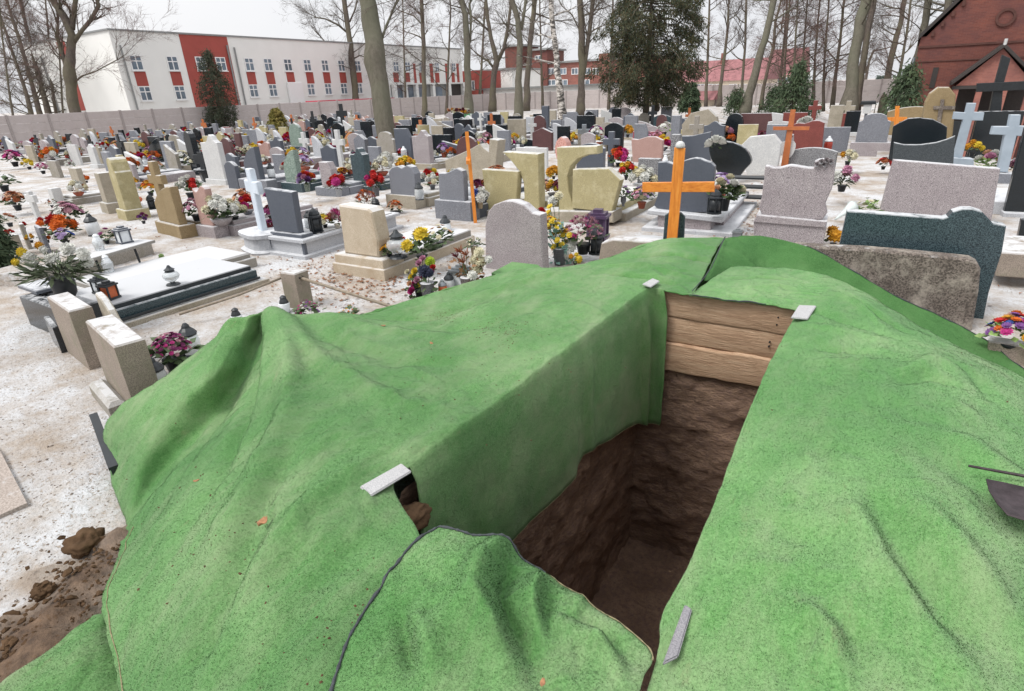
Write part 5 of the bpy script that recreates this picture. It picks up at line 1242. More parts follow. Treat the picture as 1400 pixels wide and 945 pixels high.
def lantern(label, P, h, kind='glass', gm='glass_w', lm='lid', group=None, rz=0., name='grave_lantern', extra=None):
    key = (kind, gm, lm)
    if key not in LANT:
        g, l, bs_ = MB(), MB(), MB()
        if kind == 'glass':
            g.lathe([(.22, .04), (.27, .1), (.28, .4), (.25, .6), (.2, .64)], 10); l.lathe([(.26, .63), (.27, .68), (.2, .78), (.12, .86), (.1, .93), (.05, 1.), (.01, 1.)], 10); bs_.lathe([(.27, 0), (.26, .04), (.2, .05)], 10)
        elif kind == 'globe':
            g.lathe([(.13, .16), (.33, .3), (.4, .46), (.34, .6), (.2, .68)], 12); l.lathe([(.24, .67), (.2, .74), (.26, .78), (.12, .88), (.05, 1.), (.01, 1.)], 12); bs_.lathe([(.34, 0), (.3, .06), (.12, .1), (.1, .16)], 12)
        elif kind == 'black':
            g.lathe([(.23, .05), (.23, .62)], 8); l.lathe([(.29, .62), (.28, .67), (.23, .72), (.25, .76), (.17, .88), (.06, .95), (.02, 1.)], 8); bs_.lathe([(.3, 0), (.3, .06), (.25, .08)], 8)
            for i in range(4): a = i*PI/2+.4; bs_.tube([(.26*math.cos(a), .26*math.sin(a), .05), (.26*math.cos(a), .26*math.sin(a), .64)], .035, 5)
        elif kind == 'box':
            g.box(-.25, .25, -.25, .25, .1, .7); l.box(-.36, .36, -.36, .36, .7, .78); l.box(-.27, .27, -.27, .27, .78, .86); l.box(-.14, .14, -.14, .14, .86, .96); bs_.box(-.34, .34, -.34, .34, 0, .1)
            for sx in (-1, 1):
                for sy in (-1, 1): bs_.box(sx*.27-.035, sx*.27+.035, sy*.27-.035, sy*.27+.035, .1, .7)
        elif kind == 'cup':
            g.lathe([(.24, 0), (.3, .55), (.27, .58)], 10); l.lathe([(.26, .57), (.22, .7), (.16, .82), (.18, .9), (.06, 1.)], 10); bs_.lathe([(.25, -.01), (.26, .03)], 10)
        LANT[key] = (g.mesh('glass', M[gm], kind != 'box'), l.mesh('lid', M[lm]), bs_.mesh('base', M[lm]))
    root = thing(name, label, 'lantern', P, rz, group); a, b_, c = LANT[key]
    for nm, me in (('glass', a), ('lid', b_), ('base', c)): link(nm, me, root, None, None, h)
    return root
# ================================================================== GRAVES
GY = []
def prof(shape, W, h):
    x = W/2; n = 10
    arc = lambda f: [(x-W*i/n, f(i/n)) for i in range(n+1)]
    if shape == 'flat': return [(-x, 0), (x, 0), (x, h), (-x, h)]
    if shape == 'arch': return [(-x, 0), (x, 0)]+arc(lambda u: h-.16*h*(2*u-1)**2)
    if shape == 'round': return [(-x, 0), (x, 0)]+arc(lambda u: h-min(x, h*.6)*(1-math.sqrt(max(0, 1-(2*u-1)**2))))
    if shape == 'wave': return [(-x, 0), (x, 0)]+arc(lambda u: h*(.92+.08*math.sin(u*6.28)))
    if shape == 'wave2': return [(-x, 0), (x, 0)]+arc(lambda u: h*(.93+.07*math.cos(u*9.4)))
    if shape == 'ogee': return [(-x, 0), (x, 0)]+arc(lambda u: h*(.82+.18*math.exp(-((u-.38)/.17)**2)))
    if shape == 'bump': return [(-x, 0), (x, 0)]+arc(lambda u: h*(.84+.16*math.exp(-((u-.5)/.22)**2)))
    if shape == 'sail': return [(-x, 0), (x, 0)]+arc(lambda u: h*(.5+.5*math.sin(u*PI/2)**.8))
    if shape == 'sailr': return [(-x, 0), (x, 0)]+arc(lambda u: h*(.5+.5*math.cos(u*PI/2)**.8))
    if shape == 'gable': return [(-x, 0), (x, 0), (x, h*.8), (0, h), (-x, h*.8)]
    if shape == 'clip': return [(-x, 0), (x, 0), (x, h*.72), (x*.55, h), (-x, h)]
    if shape == 'slant': return [(-x, 0), (x, 0), (x*1.02, h*.7), (-x, h)]
    if shape == 'flare': return [(-x*.82, 0), (x*.82, 0), (x, h*.92)]+[(x-W*i/8, h*(.92+.08*math.sin(i/8*PI))) for i in range(1, 8)]+[(-x, h*.92)]
    if shape == 'rough':
        return [(x*(1+.12*noise.noise(Vector((a*1.3, W*7, h*5))))*math.cos(a)*1.05, max(0, h*.48+h*.52*math.sin(a)*(1+.15*noise.noise(Vector((a*2, h*9, W)))))) for a in [-PI/2+2*PI*i/14 for i in range(14)]]
    if shape == 'shoulder': return [(-x, 0), (x, 0), (x, h*.72), (x*.8, h*.75), (x*.7, h*.85)]+[(x*.7*math.cos(a), h*.85+h*.15*math.sin(a)) for a in [PI*i/8 for i in range(1, 8)]]+[(-x*.7, h*.85), (-x*.8, h*.75), (-x, h*.72)]
    if shape == 'cross':
        a = W*.17; zb, zt = h*.62, h*.62+2*a
        return [(-a, 0), (a, 0), (a, zb), (x, zb), (x, zt), (a, zt), (a, h), (-a, h), (-a, zt), (-x, zt), (-x, zb), (-a, zb)]
    raise KeyError(shape)
def trace_poly(P, yaw, pts):
    c, s_ = math.cos(yaw), math.sin(yaw); n_ = np.array([-s_, c, 0]); ux = np.array([c, s_, 0]); o = []
    for a, b_ in pts:
        d = ray(a, b_); q = EP+d*(((P-EP)@n_)/(d@n_)); o.append(((q-P)@ux, q[2]-P[2]))
    A_ = sum(o[i][0]*o[(i+1) % len(o)][1]-o[(i+1) % len(o)][0]*o[i][1] for i in range(len(o)))
    return o if A_ > 0 else o[::-1]
def poly_smooth(o, k=4):
    """rounded outline through the given corners"""
    A_ = np.array(o); n = len(A_); r_ = []
    for i in range(n):
        p0, p1, p2, p3 = A_[(i-1) % n], A_[i], A_[(i+1) % n], A_[(i+2) % n]
        for j in range(k):
            u = j/k; r_.append(tuple(.5*(2*p1+(p2-p0)*u+(2*p0-5*p1+4*p2-p3)*u*u+(3*p1-p0-3*p2+p3)*u**3)))
    return r_
def frame_X(P):
    a, b_ = proj(P), proj((P[0]+.05, P[1], P[2])); c = proj((P[0], P[1]+.05, P[2])); return abs(b_[0]-a[0])/.05, abs(c[0]-a[0])/.05
AUTO = []
def grave(label, cx, by, w_, ty, shape='flat', mat='granite', th=.13, plinth=None, slab=None, yaw=0., zb=0., group=None, trace=None, smooth=0, ph=.14, name='gravestone', pover=.08, sl=1.7, sh=.2, cat='gravestone', sw=None):
    rg = random.Random(int(cx*13+by)); P = at(cx, by, zb)
    fx, fy = frame_X(P); W = max(.22, (w_-th*fy)/fx) if w_ else .8; H = ztop(P, ty, zb)-zb if ty else .8
    if trace is None and (H > 1.9 or H < .05): print('odd height', label, round(H, 2))
    root = thing(name, label, cat, P, R(yaw), group)
    z0 = 0.
    pm_ = plinth if isinstance(plinth, str) else mat
    if plinth:
        MB().box(-W/2-pover, W/2+pover, -.05, th+.09, 0, ph, .012).build('plinth', M[pm_], root); z0 = ph
    if trace is not None:
        o = trace_poly(P, R(yaw), trace); o = poly_smooth(o, smooth) if smooth else o
        xs = [q[0] for q in o]; W = max(xs)-min(xs); cxm = (max(xs)+min(xs))/2
        MB().prism(o, 0, th, .012).build('headstone', M[mat], root)
    else:
        cxm = 0
        MB().prism([(x, z+z0) for x, z in prof(shape, W, H-z0)], 0, th, .01).build('headstone' if shape != 'cross' else 'cross', M[mat], root)
    if slab:
        sm_ = slab if isinstance(slab, str) else mat; bw = sw or max(W+.1, .8); y0 = th+(.1 if plinth else .02)
        MB().box(cxm-bw/2, cxm+bw/2, y0, y0+sl, 0, sh*.7, .01).build('grave_border', M[sm_], root)
        MB().box(cxm-bw/2+.06, cxm+bw/2-.06, y0+.06, y0+sl-.06, sh*.7, sh, .015).build('ledger', M[sm_], root)
        AUTO.append((P[0]+cxm, P[1]+y0, bw, sl, sh+zb))
    GY.append((P[0], P[1])); return root
# ---------- the graves one can point to, nearest first (pixel of the foot, width and top in the photograph)
g = grave
# left front
P = at(166, 552); root = thing('gravestone', 'weathered brown concrete block headstone with pipe socket, nearest at left beside the carpet', 'gravestone', P, R(-11))
o = trace_poly(P, R(-11), [(117, 441), (154, 473), (182, 556), (150, 524)])
xs = [q[0] for q in o]; zs_ = max(q[1] for q in o); x0_, x1_ = min(xs), max(xs)
MB().box(x0_, x0_+.78, 0, .19, -.1, zs_, .012).build('headstone', M['mossy'], root)
MB().box(x0_-.02, x0_+.55, -.12, -.002, -.05, .13, .03).build('broken_foot', M['concrete'], root)
hx = x0_+.78; MB().tube([(hx-.02, .1, .12), (hx+.05, .1, .12), (hx+.33, .16, .02)], [.028, .028, .026], 8).build('pipe_stub', M['pipe'], root, True)
MB().lathe([(.05, 0), (.05, .02)], 10, (hx, .1, .1)).build('collar', M['pipe'], root)
P = at(121, 505); root = thing('gravestone', 'second brown concrete block headstone standing just behind the nearest one', 'gravestone', P, R(-8)); h_ = ztop(P, 424)
MB().box(-.62, .05, 0, .17, -.1, h_, .012).build('headstone', M['mossy'], root)
P = at(160, 456, .35); root = thing('headstone_tablet', 'small sand coloured tablet with curved shoulder leaning on the nearest concrete block', 'tablet', (P[0], P[1], .12), R(-10))
MB().prism([(-.34, 0), (.06, 0), (.06, .33), (.0, .35), (-.06, .42), (-.2, .5), (-.34, .52)], 0, .06, .01).build('tablet', M['beige'], root)
# dark bench like slab with urns
Pn = at(152, 455); ya_ = np.array([0, 1, 0.])
root = thing('gravestone', 'long low black granite slab under snow, left of the pipe railing', 'grave slab', at(150, 452))
b0 = at(150, 452)
Ls = 1.72
MB().box(-1.0, .14, -.05, Ls+.1, -.03, .07, .01).build('base', M['beige'], root)
MB().box(-.96, .06, .0, Ls, .07, .20, .01).build('grave_border', M['bluegreen'], root)
MB().box(-.92, .02, .03, Ls-.04, .2, .255, .01).build('ledger', M['snowy'], root)
MB().tube([(.1, 0, .1), (.1, Ls, .1)], .016, 6).build('rail', M['iron'], root)
MB().box(-.98, .03, -.34, -.02, 0, .33, .012).build('headstone', M['black'], root)
P = at(96, 416, .33)
r_ = bouquet('tall black urn of big white and yellow chrysanthemums with fir twigs', P, .56, ['white'], 'ball', 0, 'urn', 'plastic_b', 'needle', 170, .072, 5, needle=True, ps=.95, name='flower_urn', cat='flower urn')
r_.rotation_euler = (0, 0, 0); wd = proj(P)[2]; rg = random.Random(8)
for c, bx, by, br in (('white', 72, 351, 13), ('white', 41, 349, 12), ('white', 93, 337, 13), ('white', 119, 355, 11), ('white', 114, 343, 11), ('white', 60, 338, 9), ('yellow', 30, 341, 9), ('yellow', 22, 355, 8), ('gold', 54, 332, 8), ('white', 48, 357, 9)):
    q = atW(bx, by+4, wd-.12+rg.uniform(-.1, .08))-P; e = Vector((0, 0, 1)).rotation_difference(Vector((q[0], q[1]-.15, .25)).normalized()).to_euler()
    link('bloom', bloom_mesh('ball', c), r_, q, e, br*.82*wd/F)
    mb = MB(); mb.tube([(0, 0, .25), (q[0]*.5, q[1]*.5, q[2]*.6), tuple(q)], .004, 4, False); mb.build('stem', M['leaf'], r_)
P = at(60, 440, .0); root = thing('gravestone', 'low dark stone pedestal with thin slanted legs left of the black urn', 'pedestal', P)
MB().box(-.22, .25, -.05, .35, .0, .05, .01).build('base', M['slate'], root)
for x in (-.15, .0, .16): MB().lathe([(.05, .05), (.03, .1), (.025, .3), (.05, .36)], 8, (x, .06, 0)).build('leg', M['iron'], root, True)
MB().box(-.22, .25, -.04, .3, .36, .4, .01).build('shelf', M['slate'], root)
P = at(75, 470); root = thing('gravestone', 'tilted black glass plaque leaning behind the brown concrete blocks', 'plaque', P, R(-12)); MB().box(-.1, .35, 0, .05, 0, .26, .008).build('plaque', M['black'], root)
lantern('square brown lantern with tiled black lid on the black slab beside the urn', at(152, 408, .26), .20, 'box', 'glass_o', 'lid', rz=.3)
lantern('second black topped square lantern behind the brown one on the black slab', at(139, 400, .26), .19, 'box', 'glass_c', 'lid', rz=.1)
lantern('clear glass globe lantern with dark lid alone on the snowy black slab', at(237, 389, .26), .22, 'globe', 'glass_c', 'lid')
lantern('tall clear lantern on the snow between the two low slabs', at(150, 372, .2), .22, 'cup', 'glass_c', 'glass_w')
lantern('clear lantern with pale lid standing on the ground by the flat stone', at(225, 366), .2, 'cup', 'glass_c', 'leaf_l')
# flat neighbour slab under snow
P = at(170, 402); root = thing('gravestone', 'low grey slab covered with snow between black slab and bench', 'grave slab', P)
MB().box(-.6, .45, -.35, 1.55, 0, .13, .01).build('grave_border', M['concrete'], root); MB().box(-.55, .4, -.3, 1.5, .13, .2, .02).build('ledger', M['snowy_g'], root)
# bench
a, c = at(127, 352, .42), at(206, 329, .42); root = thing('grave_bench', 'narrow bench with snowy plank on thin black legs by the raised flower bed', 'bench', at(127, 378), 0)
o_ = at(127, 378); d = c-a; d[2] = 0; L_ = np.linalg.norm(d); an = math.atan2(d[1], d[0])
root.rotation_euler = (0, 0, an); root.location = (a[0], a[1], 0)
MB().box(-.1, L_+.05, -.02, .24, .38, .42, .006).build('seat', M['snowy_g'], root)
for x in (.05, L_*.72): MB().tube([(x, .0, 0), (x+.05, .1, .38)], .016, 6).build('leg', M['iron'], root)
P = at(122, 372); root = thing('raised_bed', 'low grey kerbed grave bed full of flowers behind the bench', 'grave', at(200, 350), an)
MB().box(-1.6, .15, .0, .12, 0, .22, .01).build('front_kerb', M['concrete'], root); MB().box(.03, .15, .12, 1.0, 0, .22, .01).build('end_kerb', M['concrete'], root); MB().box(-1.6, .03, .12, 1.0, 0, .16, .0).build('soil', M['ground'], root)
# grey slanted slabs among flowers at far left
g('plain grey slab headstone leaning among orange and yellow flowers at left', 62, 345, 19, 310, 'flat', 'granite_d', .06, yaw=-10)
g('narrow brown slab headstone beside the leaning grey slab at left', 38, 340, 12, 306, 'flat', 'concrete', .06, yaw=-14)
g('short sand coloured stone at the left edge near dark hedge', 20, 350, 14, 322, 'flat', 'beige', .12)
g('pale cross shaped stone lying in snow on the far left slabs', 50, 300, 18, 262, 'cross', 'white', .08)
g('small white block stone among lanterns on the far left slabs', 75, 282, 14, 258, 'flat', 'white', .2, slab='concrete', sl=1.2)
# post and pipes
P = at(404, 422); root = thing('railing_post', 'square brown concrete post carrying two rusty pipes in the middle foreground', 'post', P, R(6)); hp_ = ztop(P, 373)
MB().box(-.105, .105, -.02, .17, -.05, hp_, .012).build('post', M['mossy'], root)
za = hp_*.86; P1 = at(325, 404, .22)-P; P2 = at(528, 417, .10)-P
def tolocal(v, a): return (v[0]*math.cos(-a)-v[1]*math.sin(-a), v[0]*math.sin(-a)+v[1]*math.cos(-a), v[2])
MB().tube([(-.09, .07, za), tolocal(P1, R(6)), tolocal(at(245, 430, .12)-P, R(6))], .013, 7).build('pipe', M['pipe'], root, True)
MB().tube([(.09, .05, za), tolocal(P2, R(6)), tolocal(at(580, 436, .0)-P, R(6))], .017, 7).build('pipe', M['pipe'], root, True)
for x in (-.106, .106): MB().lathe([(.03, 0), (.03, .012)], 10, (x, .06, za-.006)).build('collar', M['iron'], root)
# sandstone block grave
P = at(524, 384); root = thing('gravestone', 'thick rough sided sandstone block headstone on a pale two tier base', 'gravestone', P, R(2)); h_ = ztop(at(524, 376), 284)
zp = ztop(P, 357)
MB().box(-.86, .03, 0, 2.0, -.02, zp*.55, .01).build('base', M['sand'], root); MB().box(-.83, 0, .03, .42, zp*.55, zp, .012).build('plinth', M['sand'], root); MB().box(-.83, 0, .43, 1.95, zp*.55, zp*.92, .012).build('ledger', M['snowy_g'], root)
mb = MB(); o_ = [(-.72, zp), (-.13, zp), (-.1, h_*.55), (-.14, h_-.04), (-.2, h_), (-.7, h_+.02)]; mb.prism(o_, .1, .34, .02); mb.build('headstone', M['sand'], root)
for lab, px, py in (('left tiny wooden cross leaning on the sandstone grave base', 491, 372), ('right tiny wooden cross leaning on the sandstone grave base', 510, 376)):
    q = at(px, py); r_ = thing('small_cross', lab, 'cross', q+np.array([0, -.02, 0]), 0); r_.rotation_euler = (R(-8), 0, 0)
    MB().box(-.012, .012, -.006, .006, 0, .31).build('upright', M['pipe'], r_); MB().box(-.07, .07, -.018, -.006, .19, .215, 0, .12).build('crossbar', M['pipe'], r_)
# granite with dark polished headstone
P = at(418, 354); root = thing('gravestone', 'tall dark polished headstone on grey granite grave with black corner posts', 'gravestone', P, R(3)); zp = ztop(P, 328); h_ = ztop(P, 265)
MB().box(-.84, .04, -.04, 2.15, -.02, .05, .01).build('base', M['granite_l'], root)
MB().box(-.76, -.03, .03, 2.05, .05, zp-.05, .0).build('border', M['granite_l'], root)
MB().box(-.82, .03, -.02, 2.1, zp-.05, zp, .012).build('ledger', M['granite_l'], root); MB().box(-.74, -.05, .34, 2.0, zp, zp+.012, .004).build('inset_slab', M['snowy_g'], root)
for x in (-.77, -.06):
    for y in (.02, 1.4): MB().box(x, x+.045, y, y+.05, .05, zp-.05).build('corner_post', M['slate'], root)
MB().box(-.72, -.06, .05, .26, zp, zp+.055, .01).build('headstone_foot', M['slate'], root)
MB().prism([(-.68, zp+.055), (-.16, zp+.055), (-.14, h_), (-.72, h_+.03)], .09, .2, .01).build('headstone', M['slate'], root)
P = at(352, 343); root = thing('grave_cross', 'slim pale blue white cross rising from an oval grey planter tomb', 'cross', P, R(-16)); h_ = ztop(P, 232)
mb = MB(); N_ = 20; prof_ = [(1.0, 0), (1.02, .03), (.92, .06), (.9, .22), (1., .24), (1.0, .29), (.9, .3)]
mb.v += [(.42*r_*math.copysign(abs(math.cos(2*PI*i/N_))**.5, math.cos(2*PI*i/N_)), .25+.62*r_*math.copysign(abs(math.sin(2*PI*i/N_))**.5, math.sin(2*PI*i/N_))+.2, z) for r_, z in prof_ for i in range(N_)]
for k in range(len(prof_)-1): mb.f += [(k*N_+i, k*N_+(i+1) % N_, (k+1)*N_+(i+1) % N_, (k+1)*N_+i) for i in range(N_)]
mb.f.append(tuple(range((len(prof_)-1)*N_, len(prof_)*N_))); mb.build('planter', M['granite_l'], root)
MB().prism([(x, z+.28) for x, z in prof('cross', .52, h_-.28)], .1, .19, .012).build('cross', M['whitepaint'], root)
g('warm tan sandstone headstone with a stone cross at its side', 236, 322, 45, 254, 'sailr', 'tan', .14, 'tan', 'tan', yaw=-6, ph=.22, sl=2., sh=.22)
P = at(226, 300); root = thing('grave_cross', 'worn tan stone cross attached behind the tan sandstone headstone', 'cross', P); h_ = ztop(P, 221); MB().prism(prof('cross', .5, h_), .0, .12, .012).build('cross', M['tan'], root)
g('pinkish stone headstone behind a flower box of white blooms', 287, 324, 26, 254, 'wave', 'pinkstone', .12, 'granite', 'granite', ph=.2, sl=1.8, sh=.25)
g('tall moss yellow sandstone pillar with carved cross', 172, 300, 34, 216, 'shoulder', 'yellow', .3, 'yellow', yaw=-8, ph=.2)
P = at(176, 268, .3); root = thing('grave_cross', 'small worn stone cross against the moss yellow pillar', 'cross', (P[0], P[1]-.0, 0)); MB().prism(prof('cross', .4, ztop(at(172, 300), 217)*.98), .0, .1, .01).build('cross', M['yellow'], root)
g('thick pale block pillar headstone left of the moss yellow pillar', 148, 291, 36, 237, 'flat', 'beige', .4, 'beige', yaw=-8, ph=.22)
g('plain beige slab headstone with dark pot before it, left rows', 109, 264, 22, 230, 'flat', 'beige', .14, yaw=-6)
g('light grey leaning slab headstone near the far left path', 77, 243, 17, 220, 'flat', 'concrete', .12)
g('pale grey slab headstone under the crooked bare tree', 105, 226, 16, 198, 'flat', 'white', .1)
g('slim white pillar stone left of its twin beneath crooked tree', 131, 230, 13, 197, 'bump', 'white', .12, 'white')
g('slim cream pillar stone right of its twin beneath crooked tree', 140, 228, 9, 197, 'bump', 'beige', .1)
g('reddish brown boulder stone near the left fence with orange bouquet', 63, 216, 18, 189, 'rough', 'maroon', .3)
g('small dark green tablet against the fence at left', 155, 206, 18, 187, 'flat', 'bluegreen', .1)
g('black shouldered stone beside the dark green tablet', 172, 218, 16, 192, 'clip', 'black', .15)
g('beige slab headstone on reddish plinth left of the black sail stone', 184, 224, 19, 195, 'flat', 'beige', .14, 'pinkstone', 'pinkstone')
g('black polished sail shaped stone with white edge in left rows', 219, 229, 26, 188, 'sailr', 'black', .14, 'black', 'granite')
g('slim leaning pale stone right of the black sail stone', 240, 240, 18, 198, 'slant', 'concrete', .12)
g('black domed pillar stone with orange flowers at its head', 268, 240, 17, 180, 'round', 'black', .2)
g('thin black iron cross above the dark bowl shaped tomb', 282, 250, 22, 208, 'cross', 'iron', .05)
P = at(276, 250); root = thing('gravestone', 'dark bowl shaped tomb base full of white flowers', 'tomb', P, 0); MB().lathe([(.5, 0), (.42, .03), (.47, .28), (.58, .3), (.58, .36), (.5, .36)], 16, (0, .5, 0)).build('planter', M['black'], root)
g('tall rough white marble stone with carved top in left rows', 298, 252, 30, 184, 'ogee', 'white', .16, 'white')
g('dark grey slab stone standing left of the large quarter arch', 320, 258, 20, 221, 'arch', 'slate', .12)
g('tall dark grey quarter arch headstone on a broad grey base', 350, 262, 26, 201, 'sailr', 'slate', .16, 'granite_d', 'granite_d', ph=.3, sl=1.8, sh=.3, pover=.3)
g('pale pink wavy headstone behind the quarter arch stone', 364, 222, 18, 194, 'wave', 'pinkstone', .12)
g('tan cross topped stone left of the yellow thuja', 361, 198, 16, 172, 'cross', 'yellow', .14)
g('pale tan block cross before the thuja', 375, 198, 14, 176, 'cross', 'beige', .14)
g('pointed dark grey stone left of the green marble one', 382, 228, 19, 186, 'ogee', 'slate', .13, 'slate')
g('small grey green dome stone on green plinth in the middle distance', 408, 212, 20, 169, 'round', 'green_marble', .14, 'bluegreen', ph=.35, pover=.12)
g('veined green marble headstone with wing shaped top on dark base', 402, 262, 24, 205, 'sailr', 'green_marble', .15, 'bluegreen', 'bluegreen', ph=.22, pover=.15, sl=1.8, sh=.25)
g('salmon coloured curved stone among the middle far rows', 430, 204, 15, 183, 'sailr', 'salmon', .12)
g('dark peaked stone with bell shaped outline in middle rows', 451, 228, 24, 198, 'bump', 'slate', .14)
g('cream yellow block pillar left of the peaked dark stone', 464, 216, 20, 186, 'cross', 'yellow', .25)
g('purple grey rounded stone behind the brown stepped tomb', 436, 246, 20, 220, 'sailr', 'maroon', .12)
g('brown grey step shaped tomb stone with red flowers', 450, 268, 24, 222, 'clip', 'granite', .2, 'granite_d', 'granite_d', ph=.2, pover=.2, sl=1.9, sh=.25)
g('black carved stone with bust like outline before the thick trunk', 494, 262, 26, 202, 'ogee', 'bluegreen', .2, 'bluegreen', 'bluegreen', sl=1.9)
g('grey stone with house roof cap left of the thick trunk', 494, 218, 20, 184, 'gable', 'granite_d', .2)
g('orange brown curved stone left of the roof capped stone', 477, 204, 13, 180, 'sailr', 'orange_st', .12)
g('black square headstone just left of the thick trunk', 503, 198, 17, 166, 'flat', 'black', .12)
g('dark thin iron cross before the fence, left of its taller twin', 432, 192, 10, 152, 'cross', 'iron', .05)
g('taller dark iron cross before the fence left of the slim tree', 471, 186, 15, 142, 'cross', 'iron', .06)
g('reddish brown domed stone against the far fence', 414, 176, 13, 161, 'round', 'maroon', .14)
g('dark green stone behind the orange brown curved stone', 464, 190, 12, 166, 'clip', 'bluegreen', .12)
g('reddish wooden cross left of the thick trunk', 490, 182, 9, 157, 'cross', 'brownwood', .05)
g('small orange brown wooden cross by the columnar conifer', 282, 188, 8, 163, 'cross', 'brownwood', .05)
g('pale yellow stone right of the black domed pillar', 304, 206, 12, 180, 'bump', 'yellow', .14)
g('grey pink slab beneath the dark columnar conifer', 317, 200, 12, 175, 'flat', 'granite', .12)
g('tall red brown slab cross behind the quarter arch', 331, 222, 11, 182, 'flat', 'maroon', .1)
# middle
g('tall dark polished headstone right of the thick trunk with lantern', 554, 228, 25, 176, 'clip', 'slate', .14, 'slate', 'slate')
g('grey granite throne shaped stone with one high rounded end', 578, 232, 28, 178, 'ogee', 'granite', .2, 'beige', 'beige', ph=.18, pover=.1)
g('small white cross fixed on a stone behind the wavy grey headstone', 542, 240, 19, 210, 'cross', 'white', .08)
g('plain white slab behind the wavy grey headstone', 530, 250, 30, 225, 'flat', 'white', .1)
g('dark slanted slab beside green foliage in the middle rows', 622, 222, 36, 193, 'slant', 'slate', .12)
g('dark red domed stone with cross relief in the middle far rows', 574, 180, 14, 158, 'round', 'maroon', .12)
g('slate grey block stone left of the green skip', 591, 178, 17, 158, 'slant', 'slate', .12)
g('beige square stone with red flowers in front of the skip', 599, 200, 18, 172, 'flat', 'beige', .14)
g('pale wide stone with slanted top right of beige square stone', 616, 196, 22, 169, 'slant', 'concrete', .12)
g('round dark disc headstone beside dark square block', 628, 198, 16, 169, 'round', 'slate', .14)
g('dark square block right of the round dark disc stone', 643, 200, 18, 177, 'flat', 'slate', .12)
g('white stone cross pedestal at the foot of the smooth grey trunk', 640, 185, 16, 158, 'bump', 'white', .2)
g('polished black square headstone in the middle far rows', 679, 200, 30, 171, 'flat', 'black', .14)
g('huge low beige concrete monument with stepped slanted outline', 645, 250, 70, 190, mat='beige', th=.35, trace=[(608, 219), (630, 210), (643, 204), (655, 197), (661, 203), (668, 208), (669, 190), (681, 192), (678, 222), (676, 250), (611, 250)])
g('grey granite headstone with double wave top on beige base', 551, 284, 38, 225, 'wave2', 'granite_d', .18, 'beige', 'beige', ph=.26, sl=1.9, sh=.25, pover=.1, trace=[(531, 235), (536, 229), (543, 227), (549, 230), (556, 226), (562, 229), (567, 238), (569, 284), (536, 284)])
P = at(640, 306); 
g('blue grey granite headstone with swan neck top on table plinth', 622, 300, 40, 230, mat='granite_d', th=.13, plinth='granite_d', slab='slate', ph=.34, sl=1.8, sh=.32, pover=.12, trace=[(599, 237), (609, 237), (616, 234), (624, 230), (632, 234), (634, 242), (636, 300), (602, 300)])
# yellow double monument
P = at(752, 300); root = thing('gravestone', 'large yellow sandstone double monument with two quarter arch pillars and two tablets', 'monument', P, R(2)); YW = R(2)
for pts in ([(686, 208), (735, 211), (737, 296), (711, 296), (716, 270), (715, 250), (708, 233), (697, 219)], [(760, 202), (816, 200), (816, 211), (803, 212), (788, 218), (779, 228), (775, 242), (777, 262), (784, 284), (783, 298), (764, 298)]):
    MB().prism(trace_poly(P, YW, pts), .02, .26, .012).build('arch_pillar', M['yellow'], root)
MB().prism(trace_poly(P, YW, [(661, 231), (711, 234), (707, 288), (669, 288)]), -.06, .1, .012).build('tablet', M['yellow'], root)
MB().prism(trace_poly(P, YW, [(785, 231), (833, 230), (850, 246), (838, 290), (784, 284)]), -.06, .12, .012).build('tablet', M['yellow'], root)
MB().prism(trace_poly(P, YW, [(664, 286), (842, 288), (842, 303), (664, 303)]), -.12, .3, .012).build('base', M['beige'], root)
MB().box(.2, 1.15, .3, 2.3, 0, .26, .012).build('ledger', M['yellow'], root); MB().box(-1.1, -.1, .3, 2.3, 0, .26, .012).build('ledger', M['yellow'], root)
MB().box(1.1, 1.3, .28, 2.4, 0, .14, .01).build('step', M['beige'], root)
AUTO.append((P[0]+.65, P[1]+.3, .9, 2., .26)); AUTO.append((P[0]-.6, P[1]+.3, .9, 2., .26))
g('pink grey speckled headstone with rounded left half beside the carpet', 703, 372, 76, 274, mat='granite', th=.16, yaw=0, trace=[(663, 310), (667, 290), (675, 280), (688, 275), (702, 275), (715, 280), (727, 291), (739, 294), (743, 380), (664, 380)])
# orange and brown crosses
P = at(866, 352); root = thing('grave_cross', 'bright orange wooden cross standing at the head of the green carpet', 'cross', (P[0], P[1], 0), R(14)); wd = proj(P)[2]
P = atW(880, 352, 5.9); P[2] = 0
P = at(903, 372); root.location = P; h_ = ztop(P, 201)
tp_ = trace_poly(P, R(14), [(922, 202), (937, 203), (927, 333), (911, 333)])
ux = np.array([math.cos(R(14)), math.sin(R(14))])
mb = MB(); ax = [tp_[i] for i in range(4)]
zs_ = sorted(tp_, key=lambda q: q[1]); bl, br_ = sorted(zs_[:2]); tl_, tr_ = sorted(zs_[2:])
wq = (tr_[0]-tl_[0]); k_ = (tl_[0]-bl[0])/(tl_[1]-bl[1]); b0x = bl[0]-bl[1]*k_
MB().prism([(b0x, 0), (b0x+wq, 0), (tr_[0], tr_[1]), (tl_[0], tl_[1])], 0, .055, .004).build('upright', M['orangewood'], root)
cb = trace_poly(P, R(14), [(878, 250), (977, 249), (977, 263), (878, 263)]); MB().prism(cb, .001+.0, .05, .004).build('crossbar', M['orangewood_h'], root).location.y = .004
MB().lathe([(.05, 0), (.055, .02), (.045, .05), (.02, .07)], 10, ((tl_[0]+tr_[0])/2, .03, tl_[1]-.004)).build('snow_cap', M['white'], root, True)
P2_ = np.array(P); bt = trace_poly(P, R(14), [(909, 296), (934, 294), (934, 330), (905, 330)])
